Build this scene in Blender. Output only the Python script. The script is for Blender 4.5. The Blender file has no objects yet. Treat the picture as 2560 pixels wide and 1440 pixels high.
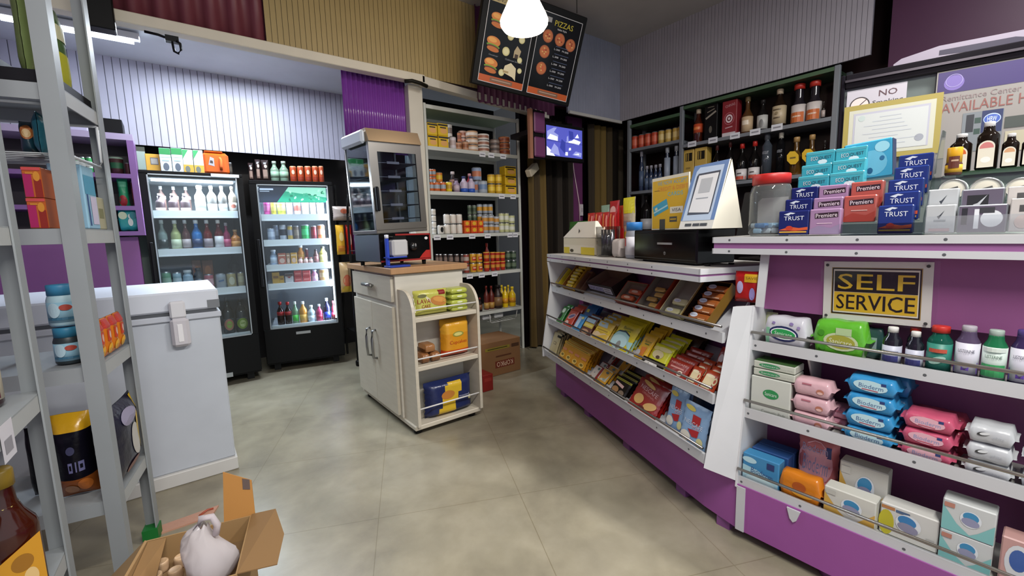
import bpy, math, random
from mathutils import Matrix, Vector
random.seed(11)
SC = bpy.context.scene; COL = SC.collection
R = math.radians

# ------------------------------------------------------------------ camera, world, lights, exposure
FPX = 1091.57; PI_, RO_, YA_ = .126706, .027579, .654374; EYE = Vector((0, 0, 1.15))
def _camvec(d):
    c, s = math.cos(YA_), math.sin(YA_); x = c*d[0]-s*d[1]; y = s*d[0]+c*d[1]; z = d[2]
    c, s = math.cos(PI_), math.sin(PI_); fw = c*y-s*z; up = s*y+c*z
    c, s = math.cos(RO_), math.sin(RO_); return Vector((c*x-s*up, -(s*x+c*up), fw))
_E = [_camvec(e) for e in ((1, 0, 0), (0, 1, 0), (0, 0, 1))]
def ray(p):                                   # world direction of an image point (2560x1440)
    v = Vector((p[0]-1280, p[1]-720, FPX)); return Vector([v.dot(e) for e in _E])
cd = bpy.data.cameras.new('camera'); cam = bpy.data.objects.new('camera', cd); COL.objects.link(cam)
rt = Vector([e[0] for e in _E]); dn = Vector([e[1] for e in _E]); fw = Vector([e[2] for e in _E])
mm = Matrix.Identity(4)
for i in range(3):
    mm[i][0] = rt[i]; mm[i][1] = -dn[i]; mm[i][2] = -fw[i]; mm[i][3] = EYE[i]
cam.matrix_world = mm
cd.sensor_width = 36; cd.sensor_fit = 'HORIZONTAL'; cd.lens = FPX/2560*36; cd.clip_start = .02
SC.camera = cam
w = bpy.data.worlds.new('daylight'); SC.world = w; w.use_nodes = True
w.node_tree.nodes['Background'].inputs[0].default_value = (.86, .93, 1, 1)
w.node_tree.nodes['Background'].inputs[1].default_value = .85
SC.view_settings.view_transform = 'Standard'; SC.view_settings.look = 'None'
SC.view_settings.gamma = 1; SC.view_settings.use_curve_mapping = False
SC.view_settings.exposure = 0.22
def light(name, kind, loc, energy, col=(1, 1, 1), size=.1, sy=None, rot=(0, 0, 0), radius=.05, spread=None):
    l = bpy.data.lights.new(name, kind); l.energy = energy; l.color = col
    if kind == 'AREA':
        l.size = size
        if sy: l.shape = 'RECTANGLE'; l.size_y = sy
        if spread: l.spread = spread
    else: l.shadow_soft_size = radius
    o = bpy.data.objects.new(name, l); COL.objects.link(o); o.location = loc; o.rotation_euler = rot; return o
# two unseen area lights added at the ceiling as fill, one tube in the fridge alcove, the pendant bulb
light('ceiling_fill_light', 'AREA', (.3, -.45, 2.93), 85, (1, .96, .90), 1.25, .12)
light('ceiling_fill_light', 'AREA', (2.2, -.35, 2.93), 75, (1, .97, .95), .12, 1.25)
light('alcove_tube_light', 'AREA', (.35, 3.74, 2.43), 42, (.80, .89, 1), 1.2, .05)

# ------------------------------------------------------------------ materials
_M = {}
def _lin(c): c /= 255; return c/12.92 if c <= .04045 else ((c+.055)/1.055)**2.4
def rgb(h): return tuple(_lin(int(h[i:i+2], 16)) for i in (0, 2, 4))+(1,)
def M(spec):
    """'rrggbb' or 'rrggbb:k' - k: g gloss, m matte, s steel, w wrinkled film, c clear glass, q coloured liquid, h hazy plastic, e glowing, x noisy paint, d wood"""
    if not isinstance(spec, str): return spec
    if spec in _M: return _M[spec]
    h, _, k = spec.partition(':')
    m = bpy.data.materials.new('surface_'+spec.replace(':', '_')); m.use_nodes = True
    nt = m.node_tree; N = nt.nodes; L = nt.links; b = N['Principled BSDF']
    b.inputs['Base Color'].default_value = rgb(h); b.inputs['Roughness'].default_value = .45
    if max(rgb(h)[:3]) < .012: b.inputs['Specular IOR Level'].default_value = .18
    if k == 'g': b.inputs['Roughness'].default_value = .12
    if k == 'm': b.inputs['Roughness'].default_value = .85
    if k == 's': b.inputs['Metallic'].default_value = .9; b.inputs['Roughness'].default_value = .3
    if k == 'w':
        b.inputs['Roughness'].default_value = .28
        n = N.new('ShaderNodeTexNoise'); n.inputs['Scale'].default_value = 38; n.inputs['Detail'].default_value = 2
        bp = N.new('ShaderNodeBump'); bp.inputs['Strength'].default_value = .35; bp.inputs['Distance'].default_value = .006
        t = N.new('ShaderNodeTexCoord'); L.new(t.outputs['Object'], n.inputs['Vector'])
        L.new(n.outputs['Fac'], bp.inputs['Height']); L.new(bp.outputs['Normal'], b.inputs['Normal'])
    if k in 'xd' and k:
        n = N.new('ShaderNodeTexNoise'); n.inputs['Detail'].default_value = 5; n.inputs['Scale'].default_value = 5
        t = N.new('ShaderNodeTexCoord'); mp = N.new('ShaderNodeMapping')
        if k == 'd': mp.inputs['Scale'].default_value = (1, 1.2, 9) if h != 'a9825c' else (14, 1.2, 1)
        L.new(t.outputs['Object'], mp.inputs['Vector']); L.new(mp.outputs['Vector'], n.inputs['Vector'])
        mx = N.new('ShaderNodeMix'); mx.data_type = 'RGBA'; c = rgb(h)
        lo, hi = (.86, 1.08)
        mx.inputs[6].default_value = tuple(v*lo for v in c[:3])+(1,); mx.inputs[7].default_value = tuple(min(1, v*hi) for v in c[:3])+(1,)
        L.new(n.outputs['Fac'], mx.inputs[0]); L.new(mx.outputs[2], b.inputs['Base Color'])
    if k in ('c', 'q', 'h'):
        N.remove(b); o = N['Material Output']; tr = N.new('ShaderNodeBsdfTransparent'); gl = N.new('ShaderNodeBsdfGlossy')
        tr.inputs[0].default_value = rgb(h); gl.inputs['Roughness'].default_value = .04
        lw = N.new('ShaderNodeLayerWeight'); pw = N.new('ShaderNodeMath'); pw.operation = 'POWER'; pw.inputs[1].default_value = 4
        fr = N.new('ShaderNodeMath'); fr.operation = 'MULTIPLY_ADD'; fr.inputs[1].default_value = .7; fr.inputs[2].default_value = .035; mx = N.new('ShaderNodeMixShader')
        L.new(lw.outputs['Facing'], pw.inputs[0]); L.new(pw.outputs[0], fr.inputs[0])
        L.new(fr.outputs[0], mx.inputs[0]); L.new(tr.outputs[0], mx.inputs[1]); L.new(gl.outputs[0], mx.inputs[2])
        if k in 'qh':
            df = N.new('ShaderNodeBsdfDiffuse'); df.inputs[0].default_value = rgb(h); m2 = N.new('ShaderNodeMixShader'); m2.inputs[0].default_value = .55 if k == 'q' else .09
            L.new(mx.outputs[0], m2.inputs[1]); L.new(df.outputs[0], m2.inputs[2]); L.new(m2.outputs[0], o.inputs[0])
        else: L.new(mx.outputs[0], o.inputs[0])
    if k.startswith('e'):
        b.inputs['Emission Color'].default_value = rgb(h); b.inputs['Emission Strength'].default_value = float(k[1:] or 1)
    _M[spec] = m; return m

# ------------------------------------------------------------------ mesh building
_T = {}
def text2d(t):
    if t in _T: return _T[t]
    c = bpy.data.curves.new('t', 'FONT'); c.body = t; c.resolution_u = 2; c.align_x = 'CENTER'
    o = bpy.data.objects.new('t', c); COL.objects.link(o); dg = bpy.context.evaluated_depsgraph_get()
    me = bpy.data.meshes.new_from_object(o.evaluated_get(dg)); vs = [(v.co.x, v.co.y) for v in me.vertices]; fs = [tuple(p.vertices) for p in me.polygons]
    bpy.data.objects.remove(o); bpy.data.curves.remove(c); bpy.data.meshes.remove(me)
    x0 = min(v[0] for v in vs); x1 = max(v[0] for v in vs); y0 = min(v[1] for v in vs); y1 = max(v[1] for v in vs)
    H = (y1-y0) or 1
    r = ([((x-(x0+x1)/2)/H, (y-(y0+y1)/2)/H) for x, y in vs], fs, (x1-x0)/H); _T[t] = r; return r
class MB:
    def __init__(s): s.v = []; s.f = []; s.m = []; s.s = []; s.mats = []; s.T = Matrix.Identity(4)
    def mi(s, m):
        m = M(m)
        if m not in s.mats: s.mats.append(m)
        return s.mats.index(m)
    def add(s, vs, fs, m, smooth=False):
        o = len(s.v); s.v += [s.T @ Vector(v) for v in vs]; ms = m if isinstance(m, list) else None; k = None if ms else s.mi(m)
        for i, f in enumerate(fs):
            s.f.append(tuple(o+j for j in f)); s.m.append(s.mi(ms[i]) if ms else k); s.s.append(smooth)
        return s
    def box(s, x0, x1, y0, y1, z0, z1, m, b=0):
        if x0 > x1: x0, x1 = x1, x0
        if y0 > y1: y0, y1 = y1, y0
        if z0 > z1: z0, z1 = z1, z0
        if b <= 0:
            vs = [(x, y, z) for z in (z0, z1) for y in (y0, y1) for x in (x0, x1)]
            return s.add(vs, [(0, 2, 3, 1), (4, 5, 7, 6), (0, 1, 5, 4), (2, 6, 7, 3), (0, 4, 6, 2), (1, 3, 7, 5)], m)
        b = min(b, (x1-x0)/2.01, (y1-y0)/2.01, (z1-z0)/2.01); P = {}; vs = []
        X = (x0, x1); Y = (y0, y1); Z = (z0, z1)
        for i in (0, 1):
            for j in (0, 1):
                for k in (0, 1):
                    for a in range(3):
                        q = [X[i], Y[j], Z[k]]
                        for c, t in ((0, i), (1, j), (2, k)):
                            if c != a: q[c] += b*(1 if t == 0 else -1)
                        P[i, j, k, a] = len(vs); vs.append(tuple(q))
        fs = []
        ring = ((0, 0), (1, 0), (1, 1), (0, 1))
        for t in (0, 1):
            fx = [P[t, j, k, 0] for j, k in ring]; fy = [P[i, t, k, 1] for i, k in ring]; fz = [P[i, j, t, 2] for i, j in ring]
            fs += [tuple(fx if t else fx[::-1]), tuple(fy[::-1] if t else fy), tuple(fz if t else fz[::-1])]
        for p, q in ((0, 0), (0, 1), (1, 0), (1, 1)):
            o = (p+q) % 2
            e = [(P[0, p, q, 1], P[1, p, q, 1], P[1, p, q, 2], P[0, p, q, 2]), (P[p, 0, q, 0], P[p, 1, q, 0], P[p, 1, q, 2], P[p, 0, q, 2]), (P[p, q, 0, 0], P[p, q, 1, 0], P[p, q, 1, 1], P[p, q, 0, 1])]
            fs += [e[0] if o == 0 else e[0][::-1], e[1][::-1] if o == 0 else e[1], e[2] if o == 0 else e[2][::-1]]
        for i in (0, 1):
            for j in (0, 1):
                for k in (0, 1):
                    f = (P[i, j, k, 0], P[i, j, k, 1], P[i, j, k, 2]); fs.append(f if (i+j+k) % 2 == 1 else f[::-1])
        return s.add(vs, fs, m)
    def lathe(s, prof, m, n=16, c=(0, 0, 0), sq=1.0, smooth=True):
        vs = []; fs = []; ms = []
        for r, z in prof:
            for j in range(n):
                a = 2*math.pi*(j+.5)/n; ca, sa = math.cos(a), math.sin(a)
                if sq != 1.0:
                    k = 1/max(abs(ca), abs(sa))**(1-sq) if sq < 1 else 1
                    ca *= k; sa *= k
                vs.append((c[0]+r*ca, c[1]+r*sa, c[2]+z))
        for i in range(len(prof)-1):
            for j in range(n):
                k = (j+1) % n; fs.append((i*n+j, i*n+k, (i+1)*n+k, (i+1)*n+j)); ms.append(m[i] if isinstance(m, list) else m)
        if prof[0][0] > 1e-5: fs.append(tuple(range(n))[::-1]); ms.append(ms[0])
        if prof[-1][0] > 1e-5: o = (len(prof)-1)*n; fs.append(tuple(range(o, o+n))); ms.append(ms[len(prof)*n-n-1] if len(prof) > 1 else ms[0])
        return s.add(vs, fs, ms, smooth)
    def tube(s, pts, r, m, n=6):
        pts = [Vector(p) for p in pts]; vs = []; fs = []
        for i, p in enumerate(pts):
            d = (pts[min(i+1, len(pts)-1)]-pts[max(i-1, 0)]).normalized(); a = Vector((0, 0, 1)) if abs(d.z) < .9 else Vector((1, 0, 0))
            u = d.cross(a).normalized(); w_ = d.cross(u)
            for j in range(n):
                t = 2*math.pi*j/n; vs.append(p+u*(r*math.cos(t))+w_*(r*math.sin(t)))
        for i in range(len(pts)-1):
            for j in range(n): fs.append((i*n+j, (i+1)*n+j, (i+1)*n+(j+1) % n, i*n+(j+1) % n))
        fs.append(tuple(range(n))); o = (len(pts)-1)*n; fs.append(tuple(range(o, o+n))[::-1])
        return s.add(vs, fs, m, True)
    def poly(s, pts, y, m, fn=None):              # flat print facing -Y, points (x, z) anticlockwise
        return s.add([(x, (fn(x, z) if fn else 0)+y, z) for x, z in pts], [tuple(range(len(pts)))], m)
    def rect(s, x, z, w_, h, y, m, rot=0, fn=None):
        c, q = math.cos(rot), math.sin(rot); k = 5 if fn else 1
        vs = []; fs = []
        for i in range(k+1):
            for j in range(k+1):
                a = (i/k-.5)*w_; b = (j/k-.5)*h; px, pz = x+c*a-q*b, z+q*a+c*b; vs.append((px, (fn(px, pz) if fn else 0)+y, pz))
        for i in range(k):
            for j in range(k): o = i*(k+1)+j; fs.append((o, o+k+1, o+k+2, o+1))
        return s.add(vs, fs, m)
    def ell(s, x, z, rx, rz, y, m, rot=0, n=20, fn=None):
        c, q = math.cos(rot), math.sin(rot); vs = [(x, (fn(x, z) if fn else 0)+y, z)]
        for r in (.5, 1):
            for i in range(n):
                a = rx*r*math.cos(2*math.pi*i/n); b = rz*r*math.sin(2*math.pi*i/n); px, pz = x+c*a-q*b, z+q*a+c*b
                vs.append((px, (fn(px, pz) if fn else 0)+y, pz))
        fs = [(0, 1+i, 1+(i+1) % n) for i in range(n)]+[(1+i, 1+n+i, 1+n+(i+1) % n, 1+(i+1) % n) for i in range(n)]
        return s.add(vs, fs, m)
    def text(s, t, x, z, h, y, m, w_=None, rot=0, fn=None):
        vs, fs, tw = text2d(t); kx = h if not w_ else w_/tw; c, q = math.cos(rot), math.sin(rot); out = []
        for a, b in vs:
            a *= kx; b *= h; px, pz = x+c*a-q*b, z+q*a+c*b; out.append((px, (fn(px, pz) if fn else 0)+y, pz))
        return s.add(out, fs, m)
    def obj(s, name, parent=None, loc=None, rz=0, rx=0, ry=0):
        me = bpy.data.meshes.new(name); me.from_pydata([tuple(v) for v in s.v], [], s.f)
        for m in s.mats: me.materials.append(m)
        me.polygons.foreach_set('material_index', s.m); me.polygons.foreach_set('use_smooth', s.s); me.update()
        o = bpy.data.objects.new(name, me); COL.objects.link(o)
        if parent: o.parent = parent
        if loc is not None: o.location = loc
        o.rotation_euler = (rx, ry, rz); return o
def struct(name, mb, loc=None, rz=0):
    o = mb.obj(name, None, loc, rz); o['kind'] = 'structure'; return o
USED = {}
def tag(o, label, cat, group=None):
    n = len(label.split())
    if not 4 <= n <= 16: print('LABEL LENGTH', n, label)
    if label in USED and not group: print('LABEL TWICE', label)
    USED[label] = 1
    o['label'] = label; o['category'] = cat
    if group: o['group'] = group
    return o
def empty(name, loc, rz=0, label=None, cat=None, group=None):
    o = bpy.data.objects.new(name, None); COL.objects.link(o); o.location = loc; o.rotation_euler = (0, 0, rz); o.empty_display_size = .05
    if label: tag(o, label, cat, group)
    return o
def dup(o, parent=None):
    c = o.copy(); COL.objects.link(c)
    if parent: c.parent = parent
    for ch in KIDS.get(o.as_pointer(), ()):
        dup(ch, c)
    return c
KIDS = {}
class Fr:                                     # a piece of furniture's own axes: x to its right end, y inward, z up
    def __init__(s, x, y, z, deg): s.o = Vector((x, y, z)); s.a = R(deg); s.X = Vector((math.cos(s.a), math.sin(s.a), 0)); s.Y = Vector((-math.sin(s.a), math.cos(s.a), 0))
    def w(s, x, y, z): return s.o+s.X*x+s.Y*y+Vector((0, 0, z))
    def hit(s, p, y=0):                       # where an image point falls on this unit's plane y
        r = ray(p); P = s.o+s.Y*y; t = (P-EYE).dot(s.Y)/r.dot(s.Y); q = EYE+r*t-s.o; return q.dot(s.X), q.z
    def hz(s, p, z):                          # ... on its level z -> local x, y
        r = ray(p); t = (s.o.z+z-EYE.z)/r.z; q = EYE+r*t-s.o; return q.dot(s.X), q.dot(s.Y)
def view(x0, y0, k): return lambda x, y: (x0+x/k, y0+y/k)

# ------------------------------------------------------------------ makers of goods (front faces -Y, base at z 0)
def decor(mb, D, w_, h, y, fn=None, z0=0):
    e = .0006 if not fn else .0003
    for i, d in enumerate(D):
        yy = y-e*(1+i*.5)-(.0005 if fn else 0); k = d[0]
        if k == 'r': mb.rect(d[1]*w_, z0+(d[2]+.5)*h, d[3]*w_, d[4]*h, yy, d[5], d[6] if len(d) > 6 else 0, fn)
        elif k == 'e': mb.ell(d[1]*w_, z0+(d[2]+.5)*h, d[3]*w_, d[4]*h, yy, d[5], d[6] if len(d) > 6 else 0, 18, fn)
        elif k == 't': mb.text(d[1], d[2]*w_, z0+(d[3]+.5)*h, d[4]*h, yy, d[5], d[6]*w_ if len(d) > 6 else None, d[7] if len(d) > 7 else 0, fn)
        elif k == 'p': mb.poly([(a*w_, z0+(b+.5)*h) for a, b in d[1]], yy, d[2], fn)
def mk_can(w_, h, col, band=None, top='b9bcc0:s', D=()):
    r = w_/2; mb = MB(); b = band or col; n = 14
    mb.lathe([(r*.86, 0), (r, h*.05), (r, h*.3), (r, h*.7), (r, h*.93), (r*.86, h*.985), (r*.84, h), (r*.76, h*.97)], [top, col, b, col, top, top, top], n)
    if D: decor(mb, D, w_, h, 0, lambda x, z: -math.sqrt(max(0, r*r-min(abs(x), r*.98)**2))-.0012)
    return mb.obj('drink_can' if h > 1.3*w_ else 'food_tin')
def mk_cup(w_, h, col, band=None, top='e8e4dc'):
    r = w_/2; mb = MB(); mb.lathe([(r*.78, 0), (r*.86, h*.35), (r*.92, h*.68), (r*.97, h*.9), (r, h*.92), (r, h), (0, h)], [col, band or col, col, top, top, top], 14)
    return mb.obj('food_tub')
def mk_bottle(w_, h, col, cap='d9d9d9', lab=None, D=(), neck=.30, sh=.62, lz=(.12, .5), sq=1.0, cw=None, nm='bottle', n=16, liquid=None):
    r = w_/2; nr = r*neck; mb = MB(); up = h*.93
    pr = [(r*.9, 0), (r, h*.03), (r, h*sh*.92), (r*.93, h*sh), (r*.62, h*(sh+.09)), (nr*1.1, h*(sh+.17)), (nr, h*.88), (nr, h*.9)]
    if sh > .72: pr = [(r*.9, 0), (r, h*.03), (r, h*sh*.95), (r*.9, h*sh), (nr*1.1, h*(sh+.07)), (nr, h*.88), (nr, h*.9)]
    mb.lathe(pr, col, n, sq=sq); o = mb.obj(nm); k = []
    mb = MB(); cr = (cw*r if cw else nr*1.3); mb.lathe([(cr, h*.87), (cr, h*.985), (cr*.9, h), (0, h)], cap, 12); c = mb.obj('cap', o); k.append(c)
    if lab:
        mb = MB(); rl = r*1.012; mb.lathe([(rl, h*lz[0]), (rl, h*lz[1])], lab, n, sq=sq)
        if D: decor(mb, D, w_, h*(lz[1]-lz[0]), 0, lambda x, z: -math.sqrt(max(0, rl*rl-min(abs(x), rl*.97)**2))*(1/.93 if sq < 1 else 1)-.001, h*lz[0])
        k.append(mb.obj('label', o))
    KIDS[o.as_pointer()] = k; return o
def mk_box(w_, h, d, col, D=(), side=None, top=None, S=(), nm='carton'):
    mb = MB(); mb.box(-w_/2, w_/2, -d/2, d/2, 0, h, col, min(.003, w_*.04)); e = .0004
    if top: mb.add([(-w_*.48, -d*.48, h+e), (w_*.48, -d*.48, h+e), (w_*.48, d*.48, h+e), (-w_*.48, d*.48, h+e)], [(0, 1, 2, 3)], top)
    if side:
        for q in (-1, 1):
            x = q*(w_/2+e); vs = [(x, -d*.48, .02*h), (x, d*.48, .02*h), (x, d*.48, .98*h), (x, -d*.48, .98*h)]; mb.add(vs, [(0, 1, 2, 3) if q > 0 else (3, 2, 1, 0)], side)
    decor(mb, D, w_, h, -d/2)
    return mb.obj(nm)
def mk_pouch(w_, h, t, col, D=(), paint=None, seam=.06, nm='snack_pouch', lean=0, flat=False):
    """pillow bag standing on its bottom seam; paint(u, v) gives a material for a part of the front print"""
    mb = MB(); nu, nv = 14, 16; vs = []; fs = []; ms = []; sd = sum(map(ord, str(col)))+int(w_*1000)
    def th(u, v):
        a = max(0, 1-abs(2*u-1)**2.6)**.6*max(0, min(1, (v)/.22, (1-v)/.22))**.65 if not flat else max(0, 1-abs(2*u-1)**6)**.5*max(0, min(1, v/.12, (1-v)/.12))**.6
        return t/2*a+.0008
    def P(u, v, q):
        zig = (.012*w_*math.sin(v*40) if (u in (0, 1)) else 0)
        return ((u-.5)*w_*(1-.05*math.sin(math.pi*v))+zig, q*th(u, v)+.02*t*math.sin(9*u+7*v+sd), v*h)
    for q in (-1, 1):
        o = len(vs)
        for i in range(nu+1):
            for j in range(nv+1): vs.append(P(i/nu, j/nv, q))
        for i in range(nu):
            for j in range(nv):
                a = o+i*(nv+1)+j; f = (a, a+nv+1, a+nv+2, a+1); fs.append(f if q < 0 else f[::-1])
                ms.append((paint((i+.5)/nu, (j+.5)/nv) if paint and q < 0 else None) or col)
    mb.add(vs, fs, ms, True)
    decor(mb, D, w_, h, -.0008, lambda x, z: -th(min(1, max(0, x/w_/(1-.05*math.sin(math.pi*max(0, min(1, z/h))))+.5)), min(1, max(0, z/h)))+.02*t*math.sin(9*(x/w_+.5)+7*z/h+sd))
    return mb.obj(nm)
def mk_flow(w_, h, d, col, D=(), fin=None, nm='wrapped_pack', TD=()):
    """soft pack lying on its base: swollen block with crimped fins at both ends"""
    mb = MB(); nu, nv = 16, 12; vs = []; fs = []; ms = []; fin = fin or col
    for i in range(nu+1):
        u = i/nu; x = (u-.5)*w_; k = 1 if .13 < u < .87 else max(.06, min(1, (min(u, 1-u)-.06)/.07*.94+.06))
        k = k*k*(3-2*k)
        for j in range(nv):
            a = 2*math.pi*(j+.5)/nv; ca, sa = math.cos(a), math.sin(a); e = .45
            y = math.copysign(abs(ca)**e, ca)*d/2*(.82+.18*k); z = math.copysign(abs(sa)**e, sa)*h/2*k
            vs.append((x+.012*w_*math.sin(j*2.1)*(1 if i in (0, nu) else 0), y, h/2+z+.015*h*math.sin(5*u*3+j)))
    for i in range(nu):
        for j in range(nv):
            q = (j+1) % nv; fs.append((i*nv+j, i*nv+q, (i+1)*nv+q, (i+1)*nv+j)); ms.append(fin if i < 2 or i >= nu-2 else col)
    mb.add(vs, [f[::-1] for f in fs], ms, True)
    decor(mb, D, w_*.72, h*.8, -d*.505, None, h*.1)
    return mb.obj(nm)
def mk_jar(w_, h, col, lid, lab=None, D=(), lh=.16, nm='jar', sq=1.0):
    r = w_/2; mb = MB(); z = h*(1-lh)
    mb.lathe([(r*.88, 0), (r, h*.05), (r, z*.8), (r*.9, z*.93), (r*.8, z)], col, 18, sq=sq); o = mb.obj(nm); k = []
    mb = MB(); lr = r*.9; mb.lathe([(lr, z-.004), (lr, h*.985), (lr*.95, h), (0, h)], lid, 18, sq=sq); k.append(mb.obj('lid', o))
    if lab:
        mb = MB(); mb.lathe([(r*1.012, h*.1), (r*1.012, z*.75)], lab, 18, sq=sq); decor(mb, D, w_, h*.6, 0, lambda x, z_: -math.sqrt(max(0, r*r-min(abs(x), r*.98)**2))*1.02-.001, h*.1); k.append(mb.obj('label', o))
    KIDS[o.as_pointer()] = k; return o
def mk_tray(w_, h, d, out, inn, D=(), back=0, nm='display_box', wall=.003, rim=None):
    """open paper box, optional raised back"""
    mb = MB(); rim = rim or out
    mb.box(-w_/2, w_/2, -d/2, d/2, 0, .003, inn)
    for x in (-1, 1):
        a = x*(w_/2-wall/2); mb.box(a-wall/2, a+wall/2, -d/2, d/2, 0, h, out)
        b = x*(w_/2-wall*1.2); mb.box(b-.0005, b+.0005, -d/2+wall, d/2-wall, .003, h*.97, inn)
    mb.box(-w_/2, w_/2, -d/2, -d/2+wall, 0, h, out); mb.box(-w_/2+wall, w_/2-wall, -d/2+wall, -d/2+wall+.0008, .003, h*.96, inn)
    mb.box(-w_/2, w_/2, d/2-wall, d/2, 0, h+back, out); mb.box(-w_/2+wall, w_/2-wall, d/2-wall-.0008, d/2-wall, .003, (h+back)*.98, inn)
    decor(mb, D, w_, h, -d/2)
    return mb.obj(nm)
MK = dict(can=mk_can, cup=mk_cup, bottle=mk_bottle, box=mk_box, pouch=mk_pouch, flow=mk_flow, jar=mk_jar, tray=mk_tray)
CATS = dict(can='can', cup='tub', bottle='bottle', box='box', pouch='pouch', flow='pack', jar='jar', tray='box')
_CACHE = {}; ITEMS = []; WHERE = {}
def place(kind, F, x, y, z, desc, wh, a=(), kw=None, rz=0, rx=0, ry=0, tier='', cat=None, nm=None):
    kw = kw or {}
    a = tuple(round(v, 4) if isinstance(v, float) else v for v in a)
    key = (kind, a, tuple(sorted((k, str(v)) for k, v in kw.items())), desc if 'paint' in kw else '')
    if key in _CACHE: o = dup(_CACHE[key])
    else: o = MK[kind](*a, **kw); _CACHE[key] = o
    if nm: o.name = nm
    o.location = F.w(x, y, z); o.rotation_euler = Matrix.Rotation(F.a+rz, 3, 'Z').to_4x4().to_3x3().to_quaternion().to_euler() if not (rx or ry) else (Matrix.Rotation(F.a+rz, 3, 'Z') @ Matrix.Rotation(rx, 3, 'X') @ Matrix.Rotation(ry, 3, 'Y')).to_euler()
    ITEMS.append((o, desc, wh, x, y, z, tier, cat or CATS[kind])); return o
def slot(kind, F, y, z, V, x1, x2, yt, desc, wh, a=(), kw=None, d=None, dy=0, lvl=1, hh=None, mh=9, **k):
    """goods whose left and right edges and top are read off a view; stands on the level z of unit F, lvl = how many stacked"""
    xm = (x1+x2)/2; yb = yt+1
    xl = F.hit(V(x1, yt), y)[0]; xr = F.hit(V(x2, yt), y)[0]; xc = (xl+xr)/2; w_ = max(.008, xr-xl)
    h = hh or max(.01, F.hit(V(xm, yt), y)[1]-z); h = min(h, mh)/lvl
    if kind in ('box', 'tray', 'flow'): a = (d or w_,)+tuple(a)
    if kind == 'pouch': a = (d or .03,)+tuple(a)
    dep = d or w_
    for i in range(lvl):
        place(kind, F, xc, y+dep/2+dy, z+i*h+.0008, desc, wh, (w_*.985, h*.985)+tuple(a), kw, tier=i+1 if lvl > 1 else '', **k)
    return xc, w_, h
SHARE = ('wrapped blue and white candy',)
ORD = 'first second third fourth fifth sixth seventh eighth ninth tenth eleventh twelfth'.split()
TIER = {1: 'bottom', 2: 'second', 3: 'third', 4: 'fourth', 5: 'fifth', 6: 'sixth'}
def finish_labels():
    G = {}
    for it in ITEMS: G.setdefault((it[1], it[2]), []).append(it)
    for (desc, wh), L in G.items():
        ph, mark = WHERE[wh]; cols = sorted({round(i[3], 3) for i in L}); merged = []
        for c in cols:
            if not merged or c-merged[-1][-1] > .012: merged.append([c])
            else: merged[-1].append(c)
        for o, _, _, x, y, z, tier, cat in L:
            ci = next(i for i, g in enumerate(merged) if round(x, 3) in g); grp = None
            same = [i for i in L if round(i[3], 3) in merged[ci]]
            if desc in SHARE: lab = f'{desc} {ph}'; grp = f'{desc}s {ph}'
            elif len(L) == 1: lab = f'{desc} {ph}'
            else:
                zs = sorted({round(i[5], 3) for i in same}); lv = ''; yd_ = sorted({round(i[4], 3) for i in same})
                if len(same) > 1 and len(yd_) == len(same):
                    k = yd_.index(round(y, 3)); lv = 'front ' if k == 0 else 'rearmost ' if k == len(yd_)-1 else 'middle ' if len(yd_) == 3 else ORD[k]+'-row '
                elif len(same) > 1:
                    k = zs.index(round(z, 3)); nz = len(zs)
                    lv = '' if nz == 1 else ('top ' if k == nz-1 else 'bottom ' if k == 0 else 'middle ' if nz == 3 else ORD[k]+'-layer ')
                    ys = sorted(i[4] for i in same if round(i[5], 3) == round(z, 3))
                    if len(ys) > 1: lv += ('front ' if y == ys[0] else 'rear ' if len(ys) == 2 else ORD[ys.index(y)]+'-row ')
                pos = f', {ORD[ci]} from {mark}' if len(merged) > 1 else ''
                lab = f'{lv}{desc} {ph}{pos}'; grp = f'{desc}s {ph}'
            tag(o, lab, cat, grp)

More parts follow.
